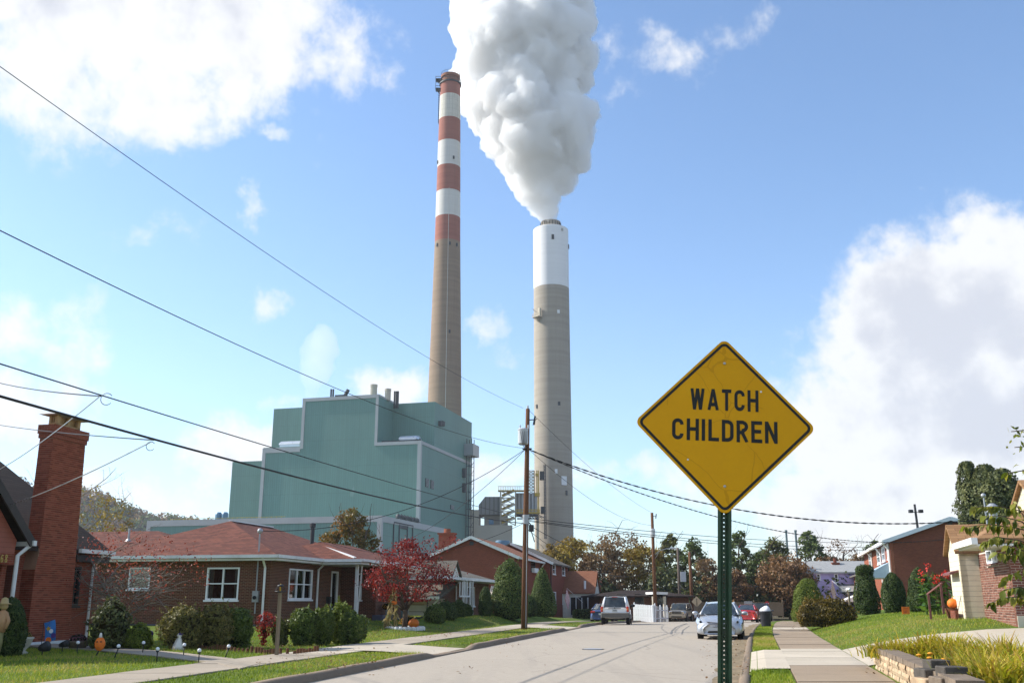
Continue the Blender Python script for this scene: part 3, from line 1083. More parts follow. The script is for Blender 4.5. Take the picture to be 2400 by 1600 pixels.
MB().box(0.02,sC+0.1,bB,cB,HA-0.5,HB).build('tower_block',G,plant)
MB().box(sC,LX-0.02,0.02,cB-6,HA-0.5,HC).build('rear_block',G,plant)
yD,HD=y_at(642,958,sC+4)
MB().box(sC+4,LX-4,cB-8,yD,HA-0.5,HD).build('rear_block',G,plant)
yE,HE=y_at(545,1082,16)
MB().box(16,LX-2,WA-2,yE,-1,HE).build('side_block',G,plant)
bw=1.0
def band(x0,x1,y0,y1,z0,z1):
 return MB().box(x0,x1,y0,y1,z0,z1).build('edge_band',BND,plant)
band(-0.25,0.3,-0.25,bw,0,HA+0.15)
band(0.3,0.9,-0.25,0.2,0,HA-bw)
band(-0.25,0.3,bw+0.01,bB+bw,HA-bw,HA+0.15)
band(-0.25,0.3,bB,bB+bw,HA+0.16,HB+0.2)
band(-0.25,0.3,bB+bw+0.01,cB-bw-0.01,HB-bw,HB+0.2)
band(-0.25,0.3,cB-bw,cB+0.1,HA-bw,HB+0.2)
band(-0.25,0.3,cB+0.11,WA-bw-0.01,HA-bw-1.0,HA-0.2)
band(-0.25,0.3,WA-bw,WA+0.25,0,HA-0.2)
band(0.31,LX,-0.25,0.2,HA-bw,HA+0.15)
band(0.31,sC,bB-0.15,bB+0.3,HB-0.5,HB+0.18)
def hood(y0,y1,x0,name='duct_hood'):
 mb=MB()
 prof=[]
 for k in range(9):
  a=math.pi*k/8
  prof.append((math.cos(a)*2.6,math.sin(a)*1.5))
 rows=[]
 for f,s in((0,0.35),(0.03,0.8),(0.08,1.0),(0.92,1.0),(0.97,0.8),(1.0,0.35)):
  yy=y0+(y1-y0)*f
  rows.append([(x0+px*s,yy,HA+1.5+pz*s)for px,pz in prof])
 mb.grid(rows)
 mb.box(x0-2.4,x0+2.4,y0+0.8*(1 if y1>y0 else-1),y1-0.8*(1 if y1>y0 else-1),HA-0.1,HA+1.5)
 return mb.build(name,MAT['silver_duct'],plant,smooth=False)
hood(2.5,bB-6.0,6)
hood(cB+1.5,WA-3.5,6)
mb=MB();mb.box(1.5,1.8,0.6,bB-1,HA+0.1,HA+0.9);mb.build('guard_rail',MAT['dark_steel'],plant)
for u,v0,v1,w in((876,914,928,8),(909,924,936,7)):
 y,zt=y_at(u,v0,8)
 r=px_m(w,v0,340)
 MB().lathe([(r,HB-0.5),(r,zt+1.0),(r*1.08,zt+1.2),(r*1.08,zt+2.0)],14,(8,y,0)).build('roof_vent',MAT['cream_panel'],plant)
for u in(776,781,925,929.5,933):
 y,zt=y_at(u,921 if u<800 else 926,10)
 MB().lathe([(0.35,HB-3),(0.35,zt+1.5)],8,(10,y,0)).build('exhaust_pipe',MAT['dark_steel'],plant)
y,zt=y_at(800,922,8)
mb=MB();mb.box(6,9,y-2.6,y+1.6,HB-0.5,HB+2.2);mb.tube([(7,y-2,HB+2),(7,y-3.2,HB+4.2)],0.7,8);mb.build('roof_machinery',MAT['dark_steel'],plant)
for u,v0,v1,w in((1000.5,1121,1141,3.2),(1012.5,1125,1145,3.2),(1059.5,1183,1193,4)):
 x,z1=x_at(u,v0)
 _,z0_=x_at(u,v1)
 hw=px_m(w,v0,350)*3.3
 fr=MB()
 fr.box(x-hw,x+hw,-0.2,0.05,z0_,z1)
 p=fr.build('louvre',MAT['dark_steel'],plant)
 sl=MB()
 n=7
 for i in range(n):
  zz=z0_+(z1-z0_)*(i+0.5)/n
  sl.box(x-hw*0.9,x+hw*0.9,-0.3,-0.21,zz-0.08,zz+0.05)
 sl.build('louvre_blade',MAT['galvanised'],p)
for u,v in((1030,993),(1036,993)):
 x,z=x_at(u,v)
 MB().box(x-1.2,x+0.8,-0.9,0.05,z-0.8,z+0.9).build('wall_vent',MAT['dark_steel'],plant)
mb=MB()
xt,_=x_at(1093,1100)
zt0=x_at(1096,1030)[1]
for dx in(-1.6,1.6):
 for dy in(-2.6,-0.6):
  mb.box(xt+dx-0.12,xt+dx+0.12,dy-0.12,dy+0.12,-1,zt0)
for i in range(18):
 z=2+i*(zt0-3)/18
 for dx in(-1.6,1.6):
  mb.box(xt+dx-0.08,xt+dx+0.08,-2.6,-0.6,z,z+0.15)
 mb.beam((xt-1.6,-2.6,z),(xt+1.6,-2.6,z+2.2),0.12)
mb.build('ladder_tower',MAT['dark_steel'],plant)
zp=x_at(1097,1068)[1]
mb=MB();mb.box(xt-3.5,xt+4.5,-3.8,-0.05,zp-0.5,zp);mb.box(xt-3.5,xt+4.5,-3.8,-3.65,zp,zp+4.0);mb.box(xt-3.5,xt-3.35,-3.65,-0.05,zp,zp+4.0)
mb.build('platform',MAT['galvanised'],plant)
for u,v in((1086,1105),(1086,1140)):
 x,z=x_at(u,v)
 MB().box(x-1.5,x+0.6,-1.2,0.05,z-2.2,z+1.2).build('wall_platform',MAT['dark_steel'],plant)
f0=at(894,1208,268.0)
FC=Vector((f0.x,268.0,0))
HF=f0.z
hall=thing('turbine_hall','long low teal clad hall in front of the boiler house','power plant',(FC.x,FC.y,0),RZ_PL)
LF,_=hit(1048,1243,(FC.x,FC.y),(E1.x,E1.y))
WF,_=hit(347,1220,(FC.x,FC.y),(E2.x,E2.y))
MB().box(0,LF,0,WF,-1,HF).build('wall',G,hall)
for b in((-0.2,0.3,-0.2,1.1,0,HF+0.1),(-0.2,0.3,1.11,WF-1.11,HF-1.6,HF+0.1),(-0.2,0.3,WF-1.1,WF+0.2,0,HF+0.1),(0.31,LF,-0.2,0.3,HF-1.6,HF+0.1),(0.31,0.9,-0.2,0.3,0,HF-1.61)):
 MB().box(*b).build('edge_band',BND,hall)
xd,zd=hit(945,1229,(FC.x,FC.y),(E1.x,E1.y))
mb=MB()
for dx in(-7.5,-3.2,3.2,7.5):
 mb.box(xd+dx-0.18,xd+dx+0.18,-0.25,0.02,0,zd)
mb.box(xd-7.7,xd+7.7,-0.26,0.01,zd,zd+0.35)
mb.box(xd-3.0,xd+3.0,-0.2,0.01,zd-1.2,zd-0.2)
mb.build('door_frame',MAT['dark_steel'],hall)
mb=MB()
for i in range(7):
 xx=20+i*2.6
 mb.ball((xx,3,HF+1.3),0.9,8,5)
 mb.box(xx-0.1,xx+0.1,2.9,3.1,HF,HF+2.4)
 mb.box(xx-1.2,xx+1.2,2.2,2.4,HF+0.8+(i%2)*0.7,HF+1.0+(i%2)*0.7)
mb.build('roof_machinery',MAT['dark_steel'],hall)
mb=MB()
for i in range(24):
 yy=WF-2-i*1.6
 mb.box(8,8.1,yy,yy+0.1,HF,HF+1.2)
mb.box(8,8.1,WF-40,WF-2,HF+1.1,HF+1.2)
mb.box(8,8.1,WF-40,WF-2,HF+0.5,HF+0.6)
mb.build('guard_rail',MAT['yellow_steel'],hall)
for u in(512,527):
 t_,_=hit(u,1210,(FC.x+E1.x*10,FC.y+E1.y*10),(E2.x,E2.y))
 MB().lathe([(1.0,HF),(1.0,HF+2.4),(0.7,HF+3.0)],10,(10,t_,0)).build('roof_vent',MAT['blue_tank'],hall)
# the two smokestacks
def stack_mat(name,col,dark,streak,var=0.15):
 t=NT(name)
 uv=t.coord('Object')
 s=t.N.new('ShaderNodeSeparateXYZ')
 t.L.new(uv,s.inputs[0])
 ang=t.math('ARCTAN2',s.outputs[1],s.outputs[0])
 comb=t.N.new('ShaderNodeCombineXYZ')
 t.L.new(t.math('MULTIPLY',ang,9.0),comb.inputs[0])
 t.L.new(t.math('MULTIPLY',s.outputs[2],0.035),comb.inputs[1])
 runs=t.noise(1.0,6,0.7,comb.outputs[0])
 rings=t.noise(1.0,5,0.6,t.mapping(uv,(0.02,0.02,0.55)))
 lift=t.math('GREATER_THAN',t.math('FRACT',t.math('DIVIDE',s.outputs[2],2.3)),0.93)
 c=t.ramp(rings,[(0.3,tuple(x*(1-var)for x in col)),(0.7,tuple(min(1,x*(1+var))for x in col))])
 c=t.mix(t.math('MULTIPLY',t.math('SUBTRACT',runs,0.5,clamp=True),streak,clamp=True),c,dark)
 c=t.mix(t.math('MULTIPLY',lift,0.18),c,dark)
 MAT[name]=t.surface(t.principled(c,0.85,0.2,0,t.bump(rings,0.2,0.1)))
stack_mat('stack_red',(0.32,0.12,0.085),(0.20,0.11,0.075),2.2)
stack_mat('stack_white',(0.62,0.60,0.56),(0.38,0.35,0.29),1.2,0.05)
stack_mat('stack_white_worn',(0.60,0.57,0.49),(0.16,0.13,0.09),2.6,0.08)
stack_mat('stack_brown',(0.27,0.195,0.135),(0.18,0.125,0.085),1.6,0.12)
stack_mat('stack_grey',(0.36,0.315,0.255),(0.25,0.215,0.175),1.2,0.10)
stack_mat('stack_clean',(0.78,0.78,0.78),(0.6,0.6,0.6),0.6,0.03)
stack_mat('stack_rust',(0.26,0.11,0.06),(0.07,0.045,0.035),2.4,0.2)
YS=392.0
s0=at(1049,560,YS)
st=thing('striped_smokestack','tall tapering smokestack with red and white bands above brown concrete','smokestack',(s0.x,YS,0))
hwv=[(169,22.5),(216,24),(325,26),(442,28),(560,30),(700,33.5),(900,38.5),(1210,46)]
def r_left(v):
 return px_m(float(np.interp(v,[a for a,_ in hwv],[b for _,b in hwv])),v,YS)
def z_of(v,Y):
 return at(1200,v,Y).z
def seg(v0,v1,name,mat,parent,rf,Y,n=40):
 k=5
 prof=[(rf(v1+(v0-v1)*i/k),z_of(v1+(v0-v1)*i/k,Y))for i in range(k+1)]
 return MB().lathe(prof,n,cap=False).build(name,mat,parent,uv=False,smooth=True)
YF=YS-5
for v0,v1,m_ in((187,216,'stack_red'),(216,271,'stack_white_worn'),(271,325,'stack_red'),(325,383,'stack_white'),(383,442,'stack_red'),(442,502,'stack_white'),(502,560,'stack_red')):
 seg(v0,v1,'painted_band',MAT[m_],st,r_left,YF)
seg(560,1402,'shaft',MAT['stack_brown'],st,r_left,YF,48)
zt=z_of(169,YF)
zb=z_of(187,YF)
rt=r_left(180)
MB().lathe([(rt*0.86,zb),(rt*0.86,zt-0.6),(rt*0.98,zt-0.6),(rt*0.98,zt+0.6),(rt*0.8,zt+0.6),(rt*0.8,zt-8)],36,cap=False).build('crown_ring',MAT['stack_rust'],st,uv=False)
MB().lathe([(rt*0.8,zb),(rt*1.12,zb-0.1),(rt*1.12,zb+0.5),(rt*0.8,zb+0.5)],36,cap=False).build('walkway_ring',MAT['dark_steel'],st,uv=False)
mb=MB()
for i in range(28):
 a=2*math.pi*i/28
 mb.box(rt*1.1*math.cos(a)-0.06,rt*1.1*math.cos(a)+0.06,rt*1.1*math.sin(a)-0.06,rt*1.1*math.sin(a)+0.06,zb+0.5,zb+1.8)
 mb.box(rt*0.96*math.cos(a)-0.05,rt*0.96*math.cos(a)+0.05,rt*0.96*math.sin(a)-0.05,rt*0.96*math.sin(a)+0.05,zt+0.6,zt+1.9)
ring=[(rt*1.1*math.cos(2*math.pi*i/28),rt*1.1*math.sin(2*math.pi*i/28),zb+1.75)for i in range(29)]
mb.tube(ring,0.07,4)
ring=[(rt*0.96*math.cos(2*math.pi*i/28),rt*0.96*math.sin(2*math.pi*i/28),zt+1.8)for i in range(29)]
mb.tube(ring,0.06,4)
mb.build('guard_rail',MAT['dark_steel'],st)
mb=MB()
for z in(zb-2.4,zt-1.5):
 mb.box(-rt-2.2,-rt+0.6,-1.6,1.6,z,z+0.35)
 mb.beam((-rt-2.0,0,z),(-rt+0.4,0,z-2.2),0.3)
 for yy in(-1.5,1.5):
  mb.beam((-rt-2.1,yy,z),(-rt-2.1,yy,z+1.4),0.14)
 mb.box(-rt-2.2,-rt+0.2,-1.55,-1.45,z+1.2,z+1.4)
mb.beam((-rt-2.1,-1.5,zb-2.4),(-rt-2.1,-1.5,zt),0.16)
mb.build('side_platform',MAT['dark_steel'],st)
mb=MB()
for yy in(-0.4,0.4):
 mb.box(-rt-0.65,-rt-0.5,yy-0.08,yy+0.08,zb-19,zb-3)
for i in range(14):
 mb.box(-rt-0.9,-rt-0.3,-0.4,0.4,zb-4-i*1.1,zb-3.9-i*1.1)
mb.build('ladder',MAT['dark_steel'],st)
def opening(v,off,hw,hh,rf,Y,parent,name='opening',mat='dark_steel'):
 r=rf(v)
 x=off*r
 y=-math.sqrt(max(0.0,r*r-x*x))
 nx=Vector((x,y,0)).normalized()
 tx=Vector((-nx.y,nx.x,0))
 c=Vector((x,y,z_of(v,Y)))+nx*0.05
 return MB().obox(c,hw,0.3,hh,tx,nx,(0,0,1)).build(name,MAT[mat],parent,uv=False)
for v,o in((368,0.45),(373,-0.93),(571,-0.75),(571,0.25),(571,0.75),(778,0.3)):
 opening(v,o,0.35,0.7,r_left,YF,st)
cb=[(r_left(v)*0.12,-r_left(v)*0.993-0.05,z_of(v,YF))for v in range(440,1000,40)]
MB().tube(cb,0.09,4).build('conductor_cable',MAT['stack_white'],st)
YG=418.0
g0=at(1292,660,YG)
sg=thing('concrete_smokestack','wide grey concrete smokestack with white top pouring out steam','smokestack',(g0.x,YG,0))
hg=[(528,41),(667,41.4),(900,43),(1210,45.5),(1300,46)]
def r_right(v):
 return px_m(float(np.interp(v,[a for a,_ in hg],[b for _,b in hg])),v,YG)
YH=YG-7
seg(528,667,'white_collar',MAT['stack_clean'],sg,r_right,YH,48)
seg(667,1402,'shaft',MAT['stack_grey'],sg,r_right,YH,48)
z1=z_of(528,YH)
rr=r_right(528)
MB().lathe([(rr,z1),(rr*0.97,z1+0.25),(rr*0.5,z1+0.3)],48,cap=False).build('top_slab',MAT['stack_clean'],sg,uv=False)
rl=px_m(23,520,YG)
zl=z_of(517,YG-4)
MB().lathe([(rl,z1),(rl,zl),(rl*1.03,zl),(rl*1.03,zl+0.5),(rl*0.92,zl+0.5),(rl*0.92,z1)],32,cap=False).build('flue_liner',MAT['stack_grey'],sg,uv=False)
mb=MB()
for i in range(22):
 a=2*math.pi*i/22
 mb.box(rl*1.04*math.cos(a)-0.12,rl*1.04*math.cos(a)+0.12,rl*1.04*math.sin(a)-0.12,rl*1.04*math.sin(a)+0.12,z1,zl)
mb.build('liner_rib',MAT['dark_steel'],sg)
opening(557,0.07,0.55,1.1,r_right,YH,sg)
opening(537,0.6,0.5,0.6,r_right,YH,sg,mat='grey_band')
opening(568,0.985,0.4,1.0,r_right,YH,sg)
opening(731,0.33,0.55,0.8,r_right,YH,sg,mat='stack_clean')
opening(946,0.3,0.5,0.8,r_right,YH,sg)
opening(949,-0.86,0.4,0.8,r_right,YH,sg)
opening(1105,0.1,0.55,1.0,r_right,YH,sg,mat='stack_clean')
opening(1126,0.5,1.25,1.9,r_right,YH,sg,'white_door','stack_clean')
opening(1154,0.62,0.4,1.0,r_right,YH,sg)
def balcony(v,off,w,h,parent):
 r=r_right(v)
 x=off*r
 y=-math.sqrt(r*r-x*x)
 n_=Vector((x,y,0)).normalized()
 t_=Vector((-n_.y,n_.x,0))
 z=z_of(v,YH)
 mb=MB()
 c=Vector((x,y,z))
 mb.obox(c+n_*1.2,w,1.3,0.15,t_,n_,(0,0,1))
 for k in(-1,-0.5,0,0.5,1):
  mb.obox(c+n_*2.4+t_*(k*w)+Vector((0,0,0.7)),0.08,0.08,0.7,t_,n_,(0,0,1))
  mb.beam(c+n_*2.3+t_*(k*w),c+Vector((0,0,-2.2)),0.12)
 mb.obox(c+n_*2.4+Vector((0,0,1.35)),w,0.08,0.08,t_,n_,(0,0,1))
 mb.obox(c+n_*2.4+Vector((0,0,0.7)),w,0.06,0.06,t_,n_,(0,0,1))
 mb.obox(c+n_*0.9+t_*(w*0.6)+Vector((0,0,2.0)),0.5,0.5,2.0,t_,n_,(0,0,1))
 mb.beam(c+n_*1.2+Vector((0,0,2.0)),c+n_*2.6-t_*w*0.8+Vector((0,0,3.8)),0.25)
 return mb.build('service_balcony',MAT['pale_steel'],parent)
balcony(742,-0.72,1.9,3,sg)
YQ=385.0
q0=at(1105,1196,YQ)
sc_=thing('scrubber_building','cream and grey scrubber plant behind the utility pole','industrial building',(q0.x,YQ,0),0.0)
def lx(u,v=1200,Y=YQ):
 return at(u,v,Y).x-q0.x
def lz(v,Y=YQ):
 return at(1200,v,Y).z
MB().box(lx(1085),lx(1201),0,30,-1,lz(1230)).build('wall',MAT['cream_panel'],sc_)
MB().box(lx(1085),lx(1122),0.05,28,lz(1230),lz(1194)).build('wall',MAT['cream_panel'],sc_)
t=NT('ribbed_duct')
s_=t.N.new('ShaderNodeSeparateXYZ');t.L.new(t.coord('UV'),s_.inputs[0])
f_=t.math('FRACT',t.math('DIVIDE',s_.outputs[0],1.7))
c_=t.mix(t.math('GREATER_THAN',f_,0.7),(0.33,0.32,0.31),(0.20,0.19,0.18))
c_=t.mix(t.math('MULTIPLY',t.noise(0.2,5),0.5),c_,(0.22,0.20,0.17))
MAT['ribbed_duct']=t.surface(t.principled(c_,0.6,0.3,0.2,t.bump(f_,0.5,0.2)))
mb=MB()
mb.extrude([(lx(1121),4,lz(1203)),(lx(1121),4,lz(1180)),(lx(1136),4,lz(1161)),(lx(1175),4,lz(1161)),(lx(1175),4,lz(1203))],(0,14,0))
mb.build('flue_duct',MAT['ribbed_duct'],sc_)
MB().box(lx(1208),lx(1258),4.5,16,lz(1203),lz(1152)).build('flue_duct',MAT['ribbed_duct'],sc_)
mb=MB()
for i in range(7):
 xx=lx(1209+i*8)
 mb.box(xx-0.35,xx+0.35,4.0,4.5,lz(1203),lz(1152))
mb.build('duct_rib',MAT['galvanised'],sc_)
MB().box(lx(1134),lx(1190),6,16,lz(1230),lz(1203)).build('hopper',MAT['stack_grey'],sc_)
mb=MB()
x0_,x1_=lx(1173),lx(1208)
za,zb_=lz(1230),lz(1150)
for xx in(x0_,x1_):
 for yy in(0.5,3.4):
  mb.box(xx-0.25,xx+0.25,yy-0.25,yy+0.25,za,zb_)
n=5
for i in range(n):
 a=za+(zb_-za)*i/n
 b=za+(zb_-za)*(i+1)/n
 mb.beam((x0_,0.5,a),(x1_,0.5,b),0.35)
 mb.beam((x1_,0.5,a),(x0_,0.5,b),0.35)
 mb.box(x0_,x1_,0.35,0.65,b-0.2,b+0.2)
mb.build('braced_tower',MAT['pale_steel'],sc_)
mb=MB()
mb.box(x0_-1,lx(1230),0.2,3.6,zb_,zb_+0.4)
for i in range(14):
 xx=x0_-0.8+i*(lx(1230)-x0_)/14
 mb.box(xx-0.08,xx+0.08,0.3,0.46,zb_+0.4,zb_+1.9)
mb.box(x0_-1,lx(1230),0.3,0.42,zb_+1.8,zb_+1.95)
for i in range(5):
 a=za+(zb_-za)*(i+0.4)/5
 mb.beam((x0_+0.5,2,a),(x1_-0.5,2,a+2.2),0.3,0.8)
mb.box(lx(1210),lx(1266),-1.0,2.4,lz(1203),lz(1203)+0.5)
mb.box(lx(1210),lx(1266),-1.0,-0.85,lz(1203)+1.3,lz(1203)+1.6)
for i in range(15):
 xx=lx(1211+i*3.8)
 mb.box(xx-0.1,xx+0.1,-1.0,-0.85,lz(1203)+0.5,lz(1203)+1.5)
mb.build('walkway',MAT['yellow_steel'],sc_)
mb=MB()
for i in range(9):
 xx=lx(1212)+i*(lx(1262)-lx(1212))/8
 mb.beam((xx,1,lz(1205)),(xx+2.5,1,lz(1213)),0.3)
mb.box(lx(1212),lx(1262),0.6,1.4,lz(1208),lz(1205))
mb.box(lx(1212),lx(1262),0.6,1.4,lz(1216),lz(1213))
mb.build('pipe_bridge',MAT['dark_steel'],sc_)
mb=MB()
a0,a1=lx(1238,1150),lx(1253,1150)
z0_,z1_=lz(1152),lz(1098)
for xx in(a0,a1):
 for yy in(6,8.5):
  mb.box(xx-0.22,xx+0.22,yy-0.22,yy+0.22,z0_,z1_)
for i in range(7):
 a=z0_+(z1_-z0_)*i/7
 b=z0_+(z1_-z0_)*(i+1)/7
 mb.beam((a0,6,a),(a1,6,b),0.28)
 mb.beam((a1,6,a),(a0,6,b),0.28)
 mb.box(a0,a1,5.9,6.1,b-0.15,b+0.15)
mb.build('lattice_tower',MAT['pale_steel'],sc_)
mb=MB()
b0,b1=lx(1259,1150),lx(1263,1150)
for xx in(b0,b1):
 mb.box(xx-0.2,xx+0.2,4.8,5.2,lz(1203),lz(1098))
for i in range(40):
 z=lz(1203)+(lz(1098)-lz(1203))*i/40
 mb.box(b0,b1,4.9,5.1,z,z+0.15)
mb.box(lx(1254),lx(1266),3.4,4.6,lz(1160),lz(1152))
mb.box(lx(1256),lx(1264),3.4,4.6,lz(1112),lz(1106))
mb.build('caged_ladder',MAT['yellow_steel'],sc_)
mb=MB()
for u0,u1,v0,v1 in((1267,1278,1099,1118),(1269,1279,1183,1199)):
 mb.box(lx(u0),lx(u1),6,10,lz(v1),lz(v0))
for xx in(lx(1277),lx(1281)):
 mb.box(xx-0.15,xx+0.15,5.6,5.9,lz(1260),lz(1084))
for i in range(50):
 z=lz(1260)+(lz(1084)-lz(1260))*i/50
 mb.box(lx(1277),lx(1281),5.65,5.85,z,z+0.3)
mb.build('lift_shaft',MAT['dark_steel'],sc_)
MB().box(lx(1258),lx(1264),5,8,-1,lz(1206)).build('support_leg',MAT['pale_steel'],sc_)
MB().box(lx(1146),lx(1157),-0.3,1,lz(1228),lz(1216)).build('control_box',MAT['blue_tank'],sc_)
MB().lathe([(px_m(17,1270,300),-1),(px_m(17,1270,300),at(1200,1268,300).z),(px_m(16,1270,300),at(1200,1268,300).z+0.2)],28,(at(1178,1270,300).x-q0.x,300-YQ,0)).build('water_tank',MAT['blue_tank'],sc_)
# steam
def steam_mat(name,density):
 t=NT(name)
 p=t.N.new('ShaderNodeVolumePrincipled')
 p.inputs['Color'].default_value=(1.0,0.998,0.995,1)
 p.inputs['Density'].default_value=density
 p.inputs['Anisotropy'].default_value=0.0
 t.L.new(p.outputs[0],t.out.inputs['Volume'])
 MAT[name]=t.m
 return t.m
def billow(name,label,rows,Y,seed,density,voxel,disp,lumps=7,depth=1.0):
 rng=np.random.RandomState(seed)
 mb=MB()
 for(v,ul,ur)in rows:
  c=at((ul+ur)/2,v,Y)
  R=px_m((ur-ul)/2,v,Y)
  mb.ball(c,R*0.86,14,9)
  for k in range(lumps):
   a=2*math.pi*(k+rng.uniform(0,1))/lumps
   r=R*rng.uniform(0.22,0.42)
   off=R-r*0.85
   mb.ball((c.x+math.cos(a)*off,c.y+math.sin(a)*off*depth,c.z+rng.normal()*R*0.12),r,10,7)
 o=mb.build(name,steam_mat(name+'_vapour',density),uv=False,smooth=True)
 m_=o.modifiers.new('fuse','REMESH')
 m_.mode='VOXEL'
 m_.voxel_size=voxel
 for i,(size,st_)in enumerate(disp):
  tx=bpy.data.textures.new('%s_billow_%d'%(name,i),'CLOUDS')
  tx.noise_scale=size
  tx.noise_depth=4
  tx.noise_type='HARD_NOISE' if i<2 else 'SOFT_NOISE'
  dm=o.modifiers.new('billow','DISPLACE')
  dm.texture=tx
  dm.texture_coords='GLOBAL'
  dm.strength=st_
  dm.mid_level=0.28 if i<2 else 0.5
 m_=o.modifiers.new('skin','REMESH')
 m_.mode='VOXEL'
 m_.voxel_size=voxel*0.85
 return tag(o,label,'steam',kind='thing')
PL=[(-120,1075,1385),(-80,1070,1385),(-40,1062,1380),(0,1063,1378),(40,1066,1392),(75,1062,1395),(105,1058,1393),(140,1054,1388),(175,1064,1372),(205,1076,1362),(235,1082,1368),(262,1084,1375),(285,1112,1388),(305,1124,1396),(330,1132,1392),(352,1152,1378),(375,1160,1368),(398,1172,1352),(420,1186,1332),(440,1212,1323),(460,1228,1321),(478,1240,1318),(494,1250,1314),(506,1258,1312),(514,1264,1312),(519,1268,1310)]
billow('steam_plume','billowing white steam plume rising from the concrete smokestack',PL,YG-1,11,0.28,1.0,((13,7.0),(5,5.0),(2.0,2.8)))
billow('steam_puff','small white steam column rising from the boiler house roof',[(930,712,745),(915,708,750),(900,702,758),(880,696,770),(855,700,788),(832,702,795),(808,712,796),(788,722,780),(770,735,764)],352,13,0.045,1.4,((9,7.0),(3,2.6)),6)
billow('steam_wisp','thin wisp of steam in front of the teal wall',[(1163,817,836),(1152,818,838),(1142,822,837),(1130,828,836),(1120,829,835)],262,17,0.05,0.7,((4,2.5),(1.5,1.0)),4)
